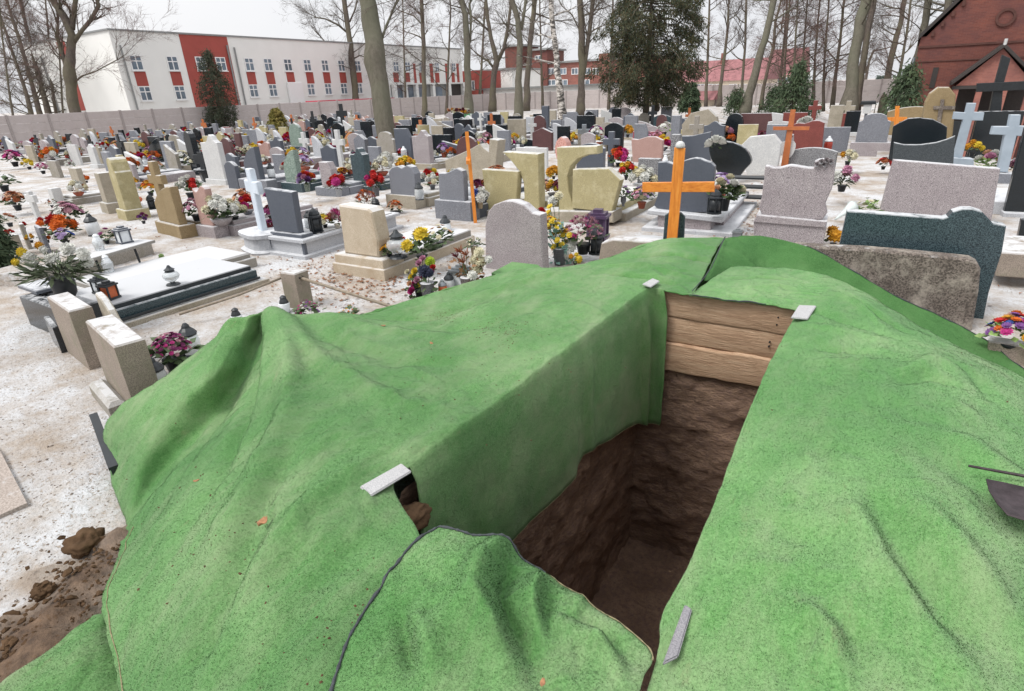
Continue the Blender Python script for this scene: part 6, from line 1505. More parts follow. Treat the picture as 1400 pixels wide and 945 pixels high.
MB().prism([(bt[0][0]-.02, 0), (bt[1][0]+.03, 0), (bt[1][0]+.03, bt[2][1]), (bt[0][0], bt[3][1])] if False else trace_poly(P, R(14), [(908, 297), (914, 293), (930, 293), (936, 299), (934, 345), (904, 345)]), .12, .16, .01).build('back_plate', M['bluegreen'], root)
P = at(650, 305); root = thing('grave_cross', 'slim orange wooden grave cross seen edge on, leaning', 'cross', P, math.atan2(ray(650, 305)[1], ray(650, 305)[0])-PI/2); q = trace_poly(P, R(34), [(642, 178), (646, 178), (653, 308), (648, 308)])
h_ = ztop(P, 180); mb = MB(); mb.add([(-.03+.0, -.02, 0), (.03, -.02, 0), (.03, .02, 0), (-.03, .02, 0), (-.08, -.02, h_), (-.02, -.02, h_), (-.02, .02, h_), (-.08, .02, h_)], [(3, 2, 1, 0), (4, 5, 6, 7), (0, 1, 5, 4), (1, 2, 6, 5), (2, 3, 7, 6), (3, 0, 4, 7)])
mb.build('upright', M['orangewood'], root); MB().box(-.09, -.02, -.32, .3, h_*.68, h_*.68+.06).build('crossbar', M['orangewood'], root)
P = at(1071, 236); root = thing('grave_cross', 'reddish brown wooden cross with white heart tablet behind the pink granite stone', 'cross', P, R(8)); h_ = ztop(P, 150)
MB().prism(trace_poly(P, R(8), [(1081, 150), (1088, 150), (1076, 236), (1066, 236)]), 0, .05, .004).build('upright', M['brownwood'], root)
MB().prism(trace_poly(P, R(8), [(1057, 173), (1107, 173), (1106, 178), (1057, 178)]), -.03, .002, .003).build('crossbar', M['brownwood'], root)
MB().prism(poly_smooth(trace_poly(P, R(8), [(1068, 195), (1086, 194), (1087, 205), (1080, 216), (1071, 214), (1066, 205)]), 3), .06, .085, .005).build('tablet', M['white'], root)
# right middle
g('pale pink headstone with gently waved top behind the orange cross', 884, 222, 43, 185, mat='pinkstone', th=.14, slab='concrete', trace=[(863, 190), (872, 191), (885, 187), (896, 187), (906, 192), (904, 224), (865, 224)])
g('crimson red low wide stone behind the pale pink headstone', 886, 196, 45, 180, 'flat', 'crimson', .12)
g('pinkish grey wave topped stone behind the crimson one', 880, 184, 30, 165, 'sail', 'granite', .12)
g('dark green low wide stone right of the big spruce trunk', 904, 178, 24, 157, 'arch', 'bluegreen', .12)
g('purple grey square column right of the dark green low stone', 921, 205, 14, 158, 'flat', 'granite_d', .2)
g('speckled stone column just behind the top of the orange cross', 920, 235, 11, 184, 'flat', 'speckle', .18)
g('black and white speckled low block left of the orange cross', 885, 254, 32, 217, 'flat', 'speckle', .16, 'white', ph=.05)
g('large cream irregular boulder headstone right of the orange cross top', 955, 195, 48, 149, mat='beige', th=.3, trace=[(932, 171), (944, 155), (968, 149), (979, 160), (981, 172), (976, 190), (933, 190)])
g('dark brown grey trapezoid headstone below the cream boulder', 952, 232, 42, 181, mat='slate', th=.16, trace=[(932, 186), (945, 186), (972, 180), (970, 232), (932, 232)])
g('glossy black teardrop headstone with white roses on top', 1000, 250, 58, 194, mat='black', th=.16, smooth=3, trace=[(969, 201), (980, 193), (1000, 195), (1018, 203), (1027, 220), (1018, 232), (1005, 246), (985, 240), (974, 222)])
P = at(938, 318); root = thing('gravestone', 'dark slate headstone with curved top on pale granite tomb behind the orange cross', 'gravestone', P, R(4)); YW = R(4)
MB().prism(trace_poly(P, YW, [(887, 286), (990, 297), (988, 304), (885, 292)]), -.06, .45, .012).build('ledger', M['granite_l'], root)
zp = ztop(P, 292)
MB().prism(trace_poly(P, YW, [(900, 291), (972, 299), (970, 330), (898, 330)]), 0, .4, .01).build('plinth', M['granite'], root)
o = trace_poly(P, YW, [(887, 286), (990, 297), (988, 304), (885, 292)]); xm, xM = min(q[0] for q in o), max(q[0] for q in o); zt = sum(q[1] for q in o)/4
MB().box(xm, xM, .46, 2.5, zt-.06, zt, .012).build('ledger', M['granite_l'], root); MB().box(xm+.06, xM-.06, .41, 2.4, 0, zt-.063, .01).build('border', M['granite'], root); MB().box(xm-.05, xM+.15, -.1, 2.6, -.03, .06, .01).build('base', M['granite_l'], root)
MB().prism(poly_smooth(trace_poly(P, YW, [(897, 223), (920, 226), (930, 222), (948, 217), (962, 221), (975, 229), (972, 260), (968, 292), (898, 288), (894, 276), (898, 262)]), 2), .1, .24, .01).build('headstone', M['slate'], root)
AUTO.append((P[0]+.45, P[1]+.6, .8, 1.6, zt))
g('light grey irregular speckled headstone left of the reddish brown cross', 1040, 240, 58, 184, mat='white', th=.2, trace=[(1012, 210), (1014, 198), (1025, 187), (1058, 184), (1068, 196), (1064, 222), (1060, 240), (1022, 240)])
g('black round topped stone behind the light irregular headstone', 1000, 202, 25, 155, 'round', 'black', .16, 'slate')
g('broad maroon granite block in front of the leaning trunk', 1031, 200, 48, 155, 'flat', 'maroon', .18)
P = at(1062, 205); root = thing('grave_cross', 'broad white stone cross behind the reddish brown wooden cross', 'cross', P, R(8)); MB().prism(trace_poly(P, R(8), [(1055, 154), (1071, 156), (1070, 166), (1080, 167), (1080, 175), (1070, 175), (1066, 205), (1053, 205), (1056, 176), (1049, 176), (1050, 167), (1056, 166)]), 0, .14, .012).build('cross', M['white'], root)
g('red granite headstone with waved top right of the brown cross', 1107, 208, 44, 165, mat='red', th=.15, trace=[(1085, 170), (1092, 168), (1100, 169), (1112, 165), (1120, 165), (1127, 168), (1123, 208), (1086, 206)])
g('red granite slab behind the waved red headstone', 1082, 190, 34, 154, 'flat', 'red', .12)
g('brick red stone cross standing on a red block', 1110, 172, 18, 137, 'cross', 'red', .14)
g('dark speckled arched stone behind the pink granite headstone', 1107, 236, 66, 202, 'arch', 'speckle', .15)
g('tall beige slab headstone right of the red granite group', 1136, 195, 19, 144, 'flat', 'beige', .16)
g('red narrow slab left of the small black stone', 1148, 182, 15, 155, 'flat', 'red', .12)
g('small black headstone on white base near the dark tree pair', 1161, 186, 20, 152, 'flat', 'black', .14, 'white')
g('beige stone cross at the foot of the dark tree pair', 1155, 172, 20, 138, 'cross', 'beige', .14)
g('grey veined headstone with shouldered arch on stepped base', 1188, 206, 43, 155, 'shoulder', 'granite_d', .16, 'granite', 'granite', ph=.24, pover=.12)
g('olive brown wide arched stone with orange cross behind black arch', 1243, 185, 74, 146, 'arch', 'tan', .3)
P = at(1226, 188); root = thing('grave_cross', 'orange wooden cross leaning on the olive brown arched stone', 'cross', P, R(8)); MB().prism(trace_poly(P, R(8), [(1224, 145), (1230, 145), (1229, 160), (1240, 160), (1240, 166), (1229, 166), (1227, 188), (1221, 188), (1222, 166), (1209, 166), (1209, 161), (1223, 160)]), -.05, 0, .004).build('cross', M['orangewood'], root)
P = at(1284, 205); root = thing('gravestone', 'rough boulder monument with carved cross in front of the chapel', 'monument', P, R(6)); MB().prism(trace_poly(P, R(6), [(1262, 160), (1266, 140), (1272, 128), (1284, 119), (1298, 119), (1307, 130), (1306, 150), (1303, 180), (1300, 205), (1266, 205)]), 0, .4, .03).build('headstone', M['tan'], root)
MB().prism(trace_poly(P, R(6), [(1286, 136), (1291, 136), (1290, 145), (1306, 145), (1305, 150), (1289, 150), (1285, 172), (1280, 172), (1283, 150), (1276, 150), (1276, 145), (1285, 145)]), -.05, -.003, .008).build('cross_relief', M['old'], root)
g('glossy black arched headstone behind the concave topped dark stone', 1254, 222, 76, 161, mat='black', th=.18, smooth=0, trace=[(1221, 173), (1230, 168), (1242, 162), (1256, 161), (1275, 163), (1287, 169), (1295, 174), (1294, 192), (1290, 222), (1214, 222)])
g('dark flecked headstone with sagging concave top', 1262, 245, 80, 190, mat='slate_d', th=.15, trace=[(1222, 195), (1236, 198), (1258, 198), (1280, 195), (1294, 191), (1306, 186), (1302, 245), (1218, 240)])
P = at(1274, 305); root = thing('gravestone', 'huge pinkish grey granite slab tilted back with lichen edge at right', 'gravestone', P, R(6)); YW = R(6)
MB().prism(trace_poly(P, YW, [(1222, 219), (1368, 231), (1362, 262), (1355, 305), (1230, 305), (1231, 293), (1204, 287)]), 0, .18, .01).build('headstone', M['granite'], root)
P = at(1310, 235); root = thing('grave_cross', 'light grey painted stone cross left of its larger twin near the chapel', 'cross', P, R(8))
MB().prism(trace_poly(P, R(8), [(1323, 141), (1335, 141), (1332, 153), (1346, 154), (1344, 165), (1329, 165), (1315, 218), (1303, 217), (1317, 164), (1303, 163), (1305, 153), (1320, 154)]), 0, .13, .01).build('cross', M['greypaint'], root)
MB().prism(trace_poly(P, R(8), [(1300, 215), (1330, 217), (1330, 232), (1298, 232)]), -.1, .3, .01).build('base', M['greypaint'], root)
P = at(1368, 250); root = thing('grave_cross', 'larger blue grey painted stone cross at the right picture edge', 'cross', P, R(8))
MB().prism(trace_poly(P, R(8), [(1382, 157), (1396, 157), (1394, 172), (1412, 173), (1410, 187), (1390, 186), (1378, 236), (1364, 235), (1374, 185), (1355, 184), (1358, 173), (1379, 173)]), 0, .16, .012).build('cross', M['greypaint'], root)
MB().prism(trace_poly(P, R(8), [(1364, 236), (1385, 237), (1383, 256), (1360, 254)]), -.12, .3, .01).build('base', M['granite_d'], root)
P = at(1352, 208); root = thing('grave_cross', 'tall black wooden mission cross towering before the chapel porch', 'cross', P, R(4))
MB().prism(trace_poly(P, R(4), [(1371, 75), (1382, 80), (1372, 116), (1364, 208), (1342, 208), (1360, 116)]), 0, .2, .012).build('upright', M['iron'], root)
MB().prism(trace_poly(P, R(4), [(1335, 114), (1420, 110), (1420, 122), (1334, 126)]), -.08, -.002, .01).build('crossbar', M['iron'], root)
g('wide black headstone with white edge behind the grey crosses', 1352, 214, 62, 152, 'flat', 'black', .16)
P = at(1395, 296); root = thing('gravestone', 'leaning glossy black headstone on grey base cut by the right edge', 'gravestone', P, R(6)); YW = R(6)
MB().prism(trace_poly(P, YW, [(1402, 175), (1450, 165), (1440, 292), (1373, 289)]), 0, .12, .01).build('headstone', M['black'], root)
MB().prism(trace_poly(P, YW, [(1370, 289), (1450, 292), (1450, 300), (1368, 297)]), -.12, .4, .01).build('base', M['granite_l'], root); MB().box(-.35, 0.9, .1, 1.6, 0, .2, .01).build('ledger', M['granite_l'], root)
P = at(1085, 342); root = thing('gravestone', 'pink grey granite headstone with carved roses on its shoulder beside the carpet', 'gravestone', P, R(5)); YW = R(5)
MB().prism(poly_smooth(trace_poly(P, YW, [(1046, 228), (1056, 230), (1068, 230), (1080, 227), (1095, 229), (1112, 231), (1114, 222), (1125, 219), (1139, 222), (1141, 240), (1137, 260), (1128, 280), (1124, 302), (1042, 297), (1041, 270), (1044, 245)]), 2), .06, .24, .012).build('headstone', M['granite'], root)
mb = MB(); qs = trace_poly(P, YW, [(1117, 226), (1123, 222), (1130, 220), (1136, 222), (1127, 226)]); rg = random.Random(1)
MC.clear() if False else None
for x, z in qs: join_blooms(mb, 'rose', Vector((x, .05, z)), .035, 0, Vector((rg.gauss(0, .3), -1, .5)))
mb.build('carved_roses', M['granite'], root)
MB().prism(trace_poly(P, YW, [(1034, 294), (1131, 303), (1128, 312), (1030, 304)]), 0, .42, .01).build('upper_plinth', M['granite'], root)
MB().prism(trace_poly(P, YW, [(1030, 303), (1130, 312), (1122, 350), (1030, 345)]), .03, .5, .01).build('plinth', M['granite'], root)
P = np.array([.3, 6.45, 0.]); root = thing('gravestone', 'long dark green granite headstone with one round hump behind the old rough stone', 'gravestone', P, R(5)); YW = R(5)
o = trace_poly(P, YW, [(1158, 289), (1290, 299), (1296, 297), (1303, 290), (1316, 286), (1330, 286), (1343, 290), (1352, 299), (1358, 306), (1376, 309), (1370, 345), (1352, 400), (1342, 450), (1123, 440), (1149, 330)])
MB().prism(o, 0, .15, .008).build('headstone', M['bluegreen'], root)
P = np.array([.25, 6.1, 0.]); root = thing('gravestone', 'old rough brown grey stone slab with worn rounded corner beside the carpet', 'gravestone', P, R(4)); YW = R(4)
o = trace_poly(P, YW, [(1085, 336), (1120, 338), (1180, 341), (1240, 346), (1300, 352), (1328, 355), (1337, 360), (1341, 368), (1338, 400), (1330, 445), (1322, 490), (1060, 430)])
MB().prism(o, 0, .17, .018).build('headstone', M['old'], root)
P = at(850, 375); root = thing('kerb_stone', 'low sand coloured kerb stone between the flowers and the orange cross', 'kerb', P, R(6)); YW = R(6)
MB().prism(trace_poly(P, YW, [(822, 333), (838, 328), (912, 333), (912, 375), (815, 375)]), 0, .2, .012).build('kerb', M['mossy'], root)
P = at(1385, 395); root = thing('kerb_stone', 'brown concrete kerb block with snow on top at the right edge', 'kerb', P, R(4)); YW = R(4)
MB().prism(trace_poly(P, YW, [(1366, 345), (1440, 350), (1440, 384), (1362, 378)]), 0, .9, .012).build('kerb', M['mossy'], root)
P = at(1392, 500, .0); root = thing('kerb_stone', 'low brown kerb under the colourful bouquet at the right edge', 'kerb', P, R(-12)); YW = R(-12)
MB().prism(trace_poly(P, YW, [(1350, 466), (1440, 480), (1440, 540), (1350, 530)]), 0, .14, .01).build('kerb', M['mossy'], root)
P = at(1400, 350); root = thing('gravestone', 'dark purple black stone corner cut by the right edge above the kerb', 'gravestone', P, R(4)); MB().prism(trace_poly(P, R(4), [(1397, 300), (1440, 300), (1440, 338), (1390, 334)]), 0, .1, .01).build('headstone', M['black'], root)
P = at(1033, 285); root = thing('grave_bench', 'dark metal shelf bench with snow beside the pink granite headstone', 'bench', P, R(5))
for z in (.16, .34, .5): MB().box(-.45, .12, 0, .3, z, z+.03).build('shelf', M['iron'], root)
for x in (-.43, .1): MB().box(x-.015, x+.015, 0, .03, 0, .5).build('leg', M['iron'], root)
g('white tablet headstone on black legs behind the yellow monument', 727, 250, 44, 202, 'flat', 'white', .08)
g('red brown pointed twin slab left of the salmon boulder', 741, 206, 29, 175, 'gable', 'maroon', .16)
g('slate slab with slanted top right of the red brown point', 758, 198, 20, 175, 'slant', 'slate', .12)
g('salmon pink knobbly boulder stone behind the yellow monument', 767, 222, 22, 187, 'rough', 'salmon', .3)
g('tall dark slate column left of the birch trunk', 745, 182, 11, 145, 'flat', 'slate', .2)
g('black headstone with silver cross in front, right of the birch', 800, 198, 26, 158, 'flat', 'black', .14)
g('thin silver grey metal cross before the black headstone', 798, 205, 18, 170, 'cross', 'metal', .05)
g('dark slate cross with wide arm left of the red dahlias', 834, 228, 24, 180, 'cross', 'slate', .1)
g('dark arched slate headstone framed by the yellow quarter arch', 806, 238, 40, 196, 'arch', 'slate', .14)
g('black headstone with pinkish curved top right of the dark cross', 838, 206, 27, 168, 'arch', 'black', .14)
g('low mossy concrete block stone between birch and black headstone', 785, 204, 25, 183, 'flat', 'concrete', .2)
g('grey half dome stone at the foot of the birch', 770, 182, 19, 164, 'round', 'granite_d', .14)
g('dark dome stone with flowers left of the big spruce trunk', 839, 165, 18, 146, 'round', 'slate', .14)
g('broad beige slab at the foot of the paired tall trunks', 706, 198, 26, 163, 'flat', 'beige', .14)
g('pale beige stone right of the polished black square', 730, 185, 24, 160, 'flat', 'granite_l', .14)
g('low dark roofed stone in front of the paired trunks', 718, 205, 27, 190, 'arch', 'black', .2)
P = at(1181, 172); root = thing('grave_lamp_post', 'white grey lamp house with dark roof on a short post', 'lamp', P); h_ = ztop(P, 138)
MB().box(-.06, .06, -.06, .06, 0, h_*.5).build('post', M['granite_d'], root); MB().box(-.16, .16, -.16, .16, h_*.5, h_*.86).build('lamp_box', M['white'], root); MB().box(-.3, .3, -.22, .22, h_*.86, h_, .04).build('roof', M['iron'], root)
# green skip full of withered flowers
P = at(617, 172); root = thing('skip_container', 'green metal skip heaped with discarded flowers before the far fence', 'skip', P, R(-35)); k_ = proj(P)[2]/F
M['skipgreen'] = plain('green_painted_steel', '5f9d72', .6, .2, 4)
w_ = 42*k_; h_ = ztop(P, 153)
MB().prism([(-w_*.42, .1), (w_*.42, .1), (w_*.5, h_*.72), (w_*.5, h_*.8), (-w_*.5, h_*.8), (-w_*.5, h_*.72)], 0, 1.4, .02).build('body', M['skipgreen'], root)
for x in (-.35, -.12, .12, .35): MB().box(x*w_-.03, x*w_+.03, -.05, 0, .15, h_*.78).build('rib', M['skipgreen'], root)
rg = random.Random(4); mbs = {}
for k in range(70):
    c = rg.choice(['white', 'rust', 'gold', 'burgundy', 'cream', 'peach']); q = Vector((rg.uniform(-.46, .46)*w_, rg.uniform(.1, 1.3), h_*.82+rg.uniform(0, .3)))
    join_blooms(mbs.setdefault(c, MB()), 'ball', q, rg.uniform(.08, .17), 0, Vector((0, -.3, 1)))
for c, mb in mbs.items(): tag(mb.build('heaped_flowers', M['f_'+c], root), kind='stuff')
# ================================================================== FLOWERS, LANTERNS, FILLER ROWS
def Fl(label, px, py, wpx, cols, kind='ball', n=7, zb=0., pot='pot', potm='plastic_b', leafm='leaf', far=None, **kw):
    P = at(px, py, zb); s_ = wpx*proj(P)[2]/F
    if far is None: far = wpx < 26
    return bouquet(label, P, s_, cols, kind, n, pot, potm, leafm, far=far, seed=int(px*3+py), **kw)
def La(label, px, py, hpx, kind='glass', gm='glass_w', lm='lid', zb=0., **kw):
    P = at(px, py, zb); h = ztop(P, py-hpx, zb)-zb; return lantern(label, P, h, kind, gm, lm, **kw)
# near left
Fl('dense magenta chrysanthemum mound in a black pot beside the carpet edge', 243, 508, 60, ['magenta', 'magenta', 'dusty', 'magenta', 'hot'], 'daisy', 110, rb=.024, ps=1.1, nl=120)
La('white lantern with brown dome lid behind the magenta chrysanthemums', 264, 484, 42, 'glass', 'glass_w', 'lid')
La('striped glass lantern with black dome lid in front of magenta chrysanthemums', 219, 535, 46, 'glass', 'glass_c', 'lid')
La('small white lantern with brown lid showing over the carpet crest', 326, 445, 24, 'cup', 'glass_w', 'lid')
La('small lantern at the foot of the concrete railing post', 391, 428, 24, 'cup', 'glass_w', 'lid')
Fl('purple white pansies behind the carpet saddle by the railing post', 424, 438, 42, ['magenta', 'purple', 'white', 'hot'], 'daisy', 40, rb=.016, pot='low', ps=.5)
Fl('low rust and yellow flowers behind the carpet saddle', 478, 440, 36, ['rust', 'gold', 'rust', 'burgundy', 'orange'], 'daisy', 30, rb=.012, pot='low', ps=.4)
# clutter by the sandstone grave
Fl('three large yellow chrysanthemum heads on the sandstone grave slab', 577, 352, 52, ['yellow', 'yellow', 'yellow'], 'ball', 3, zb=.24, rb=.105, pot='low', ps=.6, nl=90)
Fl('golden yellow flowers behind the sandstone block headstone', 533, 352, 24, ['gold', 'gold', 'gold'], 'daisy', 6, zb=.24, rb=.05, pot='pot', far=False)
Fl('pale cream and peach blooms in a dark pot at the far end of sandstone slab', 602, 338, 40, ['cream', 'peach', 'peach', 'cream', 'gold'], 'daisy', 9, zb=.2, rb=.045, ps=.6)
Fl('red orange chrysanthemum behind the clear lantern on sandstone slab', 550, 340, 16, ['red', 'orange', 'red'], 'ball', 3, zb=.24, rb=.05)
La('big clear glass lantern with black dome lid on the sandstone grave', 545, 352, 38, 'globe', 'glass_c', 'lid', zb=.25)
La('white lantern with grey dome lid at the end of the sandstone slab', 610, 322, 28, 'glass', 'glass_w', 'lid', zb=.15)
Fl('brown paper wrapped bunch of small white flowers beside the rounded headstone', 649, 350, 26, ['cream', 'white'], 'daisy', 16, zb=.1, rb=.018, pot='bucket', potm='kraft', ps=.62, nl=60, far=False)
traced_bouquet('bright pink yellow lime and red artificial flowers before the carpet crest', at(575, 405), [('pink', 'rose', 578, 354, 5), ('pink', 'rose', 573, 360, 5), ('lime', 'ball', 588, 358, 8), ('red', 'rose', 592, 366, 4.5), ('hot', 'rose', 591, 372, 4), ('yellow', 'rose', 567, 371, 5), ('yellow', 'rose', 563, 379, 5), ('pink', 'rose', 570, 383, 5), ('yellow', 'daisy', 573, 389, 7), ('hot', 'rose', 563, 398, 6), ('hot', 'rose', 566, 388, 4.5), ('peach', 'rose', 560, 388, 4), ('hot', 'rose', 577, 378, 4), ('cream', 'rose', 557, 372, 4)], 'pot', 'plastic_b', 'leaf', 6, 90, .9)
traced_bouquet('dark navy chrysanthemum in a ribbed grey cup beside the bright artificial flowers', at(586, 410), [('navy', 'ball', 581, 371, 10), ('navy', 'ball', 587, 373, 7)], 'bucket', 'granite_d', 'leaf', 7, 16, 1.0)
La('candle lantern with orange glass just above the carpet crest', 606, 404, 22, 'glass', 'glass_o', 'lid_s', zb=.0)
La('white lantern with dark pointed lid behind the orange glass lantern', 615, 398, 26, 'glass', 'glass_w', 'lid')
La('tall silver lidded lantern between artificial flowers and cream chrysanthemum', 632, 394, 34, 'box', 'glass_w', 'lid_s')
traced_bouquet('cream white chrysanthemum spray with russet twigs leaning by the rounded headstone', at(640, 402), [('cream', 'ball', 655, 345, 8), ('cream', 'ball', 650, 356, 9), ('cream', 'ball', 657, 358, 9), ('cream', 'ball', 652, 368, 9), ('white', 'ball', 646, 377, 8), ('white', 'ball', 668, 355, 6), ('rust', 'tuft', 630, 346, 9), ('rust', 'tuft', 638, 350, 9), ('burgundy', 'tuft', 625, 352, 8), ('rust', 'tuft', 634, 360, 9)], 'bucket', 'granite', 'leaf_r', 8, 60, 1.0)
P = at(670, 392); mb = MB()
# dark folded tarpaulin next to the headstone
M['tarp'] = plain('olive_grey_stone', '6f7568', .9, .3, 12, bs=.4)
o = link('boulder', clod_mesh('boulder', 9, M['tarp'], .26, 3, .2), None, at(678, 400, .08)); o.scale = (1.35, .8, .75); o.data.shade_smooth(); tag(o, 'smooth olive grey boulder between flowers and the rounded headstone', 'boulder')
P = at(700, 372, .2); Q = [at(a, c, .22) for a, c in ((672, 373), (700, 358), (735, 362), (745, 370), (705, 384))]; c0 = sum(Q)/5
mb = MB(); vs = [(q[0]-c0[0], q[1]-c0[1], z) for z in (-.03, 0) for q in Q]; mb.add(vs, [(5, 6, 7, 8, 9)]+[(i, (i+1) % 5, 5+(i+1) % 5, 5+i) for i in range(5)])
tag(mb.build('grass_carpet', M['turf'], None, loc=c0), 'small dark green folded carpet end at the foot of the rounded headstone', 'green carpet')
# flowers beside the pink grey rounded headstone
yy = lambda a, k='daisy', r=5.5: [('yellow' if n_ % 3 else 'gold', k, x, y, r) for n_, (x, y) in enumerate(a)]
traced_bouquet('tall spray of yellow and white flowers with blue green leaves beside rounded headstone', at(765, 362), yy([(746, 300), (750, 291), (755, 302), (751, 312), (760, 308), (764, 318), (756, 321), (770, 322), (762, 329), (775, 316), (768, 335), (757, 338), (773, 331), (762, 344), (779, 322), (748, 305), (752, 283)])+[('white', 'ball', 756, 275, 8), ('white', 'ball', 780, 338, 9), ('white', 'ball', 775, 348, 8), ('white', 'ball', 783, 330, 7), ('yellow', 'ball', 791, 355, 6), ('magenta', 'rose', 739, 306, 4), ('cream', 'ball', 764, 268, 7)], 'bucket', 'granite_d', 'leaf_b', 4, 150, 1.1, lean=-.08)
Fl('yellow fabric orchid stem rising above the yellow white spray', 752, 322, 44, ['yellow', 'gold', 'yellow'], 'daisy', 22, zb=.35, rb=.04, pot=None, leafm='leaf_b', nl=30, far=False)
Fl('pink heather in a dark pot with magenta blooms near the purple lantern', 797, 347, 60, ['dusty', 'dusty', 'dusty', 'pink', 'dusty', 'hot'], 'tuft', 40, zb=.1, rb=.055, nl=40)
La('big purple box lantern with white candle window', 817, 326, 42, 'box', 'plastic_p', 'plastic_p', zb=.1, rz=.2)
La('black plastic column lantern in front of the purple box lantern', 815, 347, 36, 'black', 'plastic_b', 'plastic_b', zb=.1)
Fl('single yellow bloom low beside the kerb stone', 786, 362, 18, ['yellow', 'gold'], 'ball', 3, zb=.1, rb=.04)
# around orange cross
Fl('lilac and peach daisies in a terracotta pot left of the orange cross', 877, 285, 36, ['lilac', 'peach', 'dusty', 'purple', 'pink'], 'daisy', 34, zb=.26, rb=.04, potm='terracotta', nl=60)
Fl('white and purple small bouquet in a vase left of the terracotta pot', 852, 282, 26, ['white', 'lilac', 'white', 'purple'], 'daisy', 16, zb=.26, rb=.035, pot='vase', potm='granite_d', far=False)
Fl('large bunch of cream roses in a black vase right of the orange cross', 990, 288, 46, ['cream', 'cream', 'white', 'cream', 'peach'], 'rose', 6, zb=.35, rb=.075, pot='bucket', nl=120, ps=.9)
La('black vase like lantern beneath the cream roses', 976, 292, 34, 'black', 'plastic_b', 'plastic_b', zb=.35)
La('pale square lantern on the corner of the granite tomb', 1003, 271, 18, 'box', 'glass_w', 'granite_d', zb=.35)
La('silver grey pagoda lid lantern peeking over the carpet top', 1007, 330, 18, 'box', 'lid_s', 'lid_s', zb=.1)
Fl('small green wrapped plant on the granite tomb beside black vase', 992, 282, 12, ['lime'], 'daisy', 5, zb=.35, leafm='leaf_l')
Fl('dense red and orange dahlias with pink tops in a dark vase', 845, 228, 30, ['red', 'red', 'orange', 'hot', 'rust'], 'ball', 9, rb=.14, ps=.9, far=False)
P = at(888, 344, .02); root = thing('table_stump', 'round snowy stump top on dry grass behind the kerb stone', 'stump', P); MB().lathe([(.2, 0), (.22, .1), (.34, .12), (.33, .15)], 14).build('top', M['white'], root, True)
# right edge
Fl('colourful bouquet of orange red purple flowers with big yellow green leaf at right edge', 1378, 474, 66, ['purple', 'purple', 'orange', 'red', 'gold', 'hot', 'purple', 'blue', 'red'], 'daisy', 34, zb=.12, rb=.045, leafm='leaf_l', nl=40, pot='low', ps=.5)
o = Fl('broad variegated leaves arching above the bouquet at the right edge', 1385, 452, 40, ['orange', 'peach', 'orange'], 'rose', 3, zb=.2, rb=.05, leafm='leaf_l', nl=16, pot=None, far=False)
Fl('orange yellow chrysanthemum beside the dark green headstone edge', 1138, 338, 26, ['gold', 'gold', 'gold'], 'ball', 3, zb=.0, rb=.1, ps=.5, far=False)
Fl('bouquet with big pink bloom and fir twigs right of the pink granite headstone', 1150, 262, 36, ['pink', 'dusty', 'white'], 'ball', 4, zb=.25, rb=.1, leafm='needle', needle=True, nl=90, far=False)
P = at(1142, 300, .1); root = thing('wrapped_bouquet', 'clear film wrapped bouquet lying between the pink and dark green stones', 'flowers', P, .9)
MB().lathe([(.015, 0), (.03, .15), (.08, .36), (.1, .4)], 9).build('wrapping', M['foil'], root, True); root.rotation_euler = (R(68), 0, R(150))
Fl('white lilies and green leaves below the huge tilted slab', 1185, 292, 34, ['white', 'cream'], 'daisy', 6, zb=.05, rb=.06, leafm='leaf_l', nl=60, pot=None, far=False)
Fl('small teddy coloured posy with cream flowers by the pink bloom', 1158, 226, 22, ['cream', 'white', 'gold'], 'ball', 5, zb=.2, rb=.1)
Fl('yellow flowers at the foot of the light grey painted cross', 1328, 214, 22, ['gold', 'yellow', 'gold'], 'ball', 5, zb=.1, rb=.1)
Fl('pale mixed bouquet with green lily leaves between the two grey crosses', 1348, 238, 34, ['white', 'peach', 'pink', 'white'], 'rose', 6, zb=.1, rb=.1, leafm='leaf_l', nl=60, far=False)
Fl('dusty pink wreath beside the larger grey cross at the edge', 1386, 238, 18, ['dusty', 'pink', 'peach'], 'rose', 6, zb=.1, rb=.1)
Fl('red brown poinsettia near the black arched headstone', 1207, 232, 18, ['rust', 'red'], 'daisy', 8, zb=.1, rb=.09)
La('red glass lantern before the red waved headstone', 1131, 206, 20, 'glass', 'glass_r', 'glass_w')
# white flower bed and left rows
Fl('long planter of white chrysanthemums in front of the pinkish wavy stone', 305, 308, 48, ['white', 'white', 'cream', 'white'], 'ball', 13, zb=.2, rb=.09, pot='bowl', potm='granite', ps=1.4, nl=80, far=False)
Fl('second cluster of white blooms right of the long planter', 322, 304, 34, ['white', 'cream', 'white'], 'ball', 8, zb=.2, rb=.08, nl=70, far=False)
Fl('pink heather chrysanthemums in a dark pot on the tan sandstone grave', 270, 302, 36, ['dusty', 'pink', 'dusty', 'dusty'], 'daisy', 40, zb=.24, rb=.045, nl=60, far=False)
Fl('white and red flowers on the slab behind the tan sandstone headstone', 262, 272, 34, ['white', 'white', 'red', 'orange', 'white'], 'ball', 9, zb=.3, rb=.09, far=False)
Fl('burgundy wreath on the ground beside the slim white cross', 371, 300, 22, ['burgundy', 'burgundy', 'magenta'], 'daisy', 20, zb=.2, rb=.06)
Fl('burgundy chrysanthemum in orange pot left of the dark polished headstone', 372, 318, 20, ['burgundy', 'burgundy', 'magenta'], 'daisy', 22, zb=.2, rb=.045, potm='glass_o')
Fl('pink heather in a white pot on the granite grave behind dark polished headstone', 462, 312, 26, ['hot', 'dusty', 'rust', 'hot'], 'tuft', 26, zb=.28, rb=.07, potm='wax', far=False)
Fl('white and yellow small plant behind the black column lantern', 445, 312, 22, ['cream', 'yellow', 'white'], 'daisy', 10, zb=.28, rb=.06)
La('black column lantern on the granite grave beside dark polished headstone', 433, 318, 34, 'black', 'plastic_b', 'plastic_b', zb=.28)
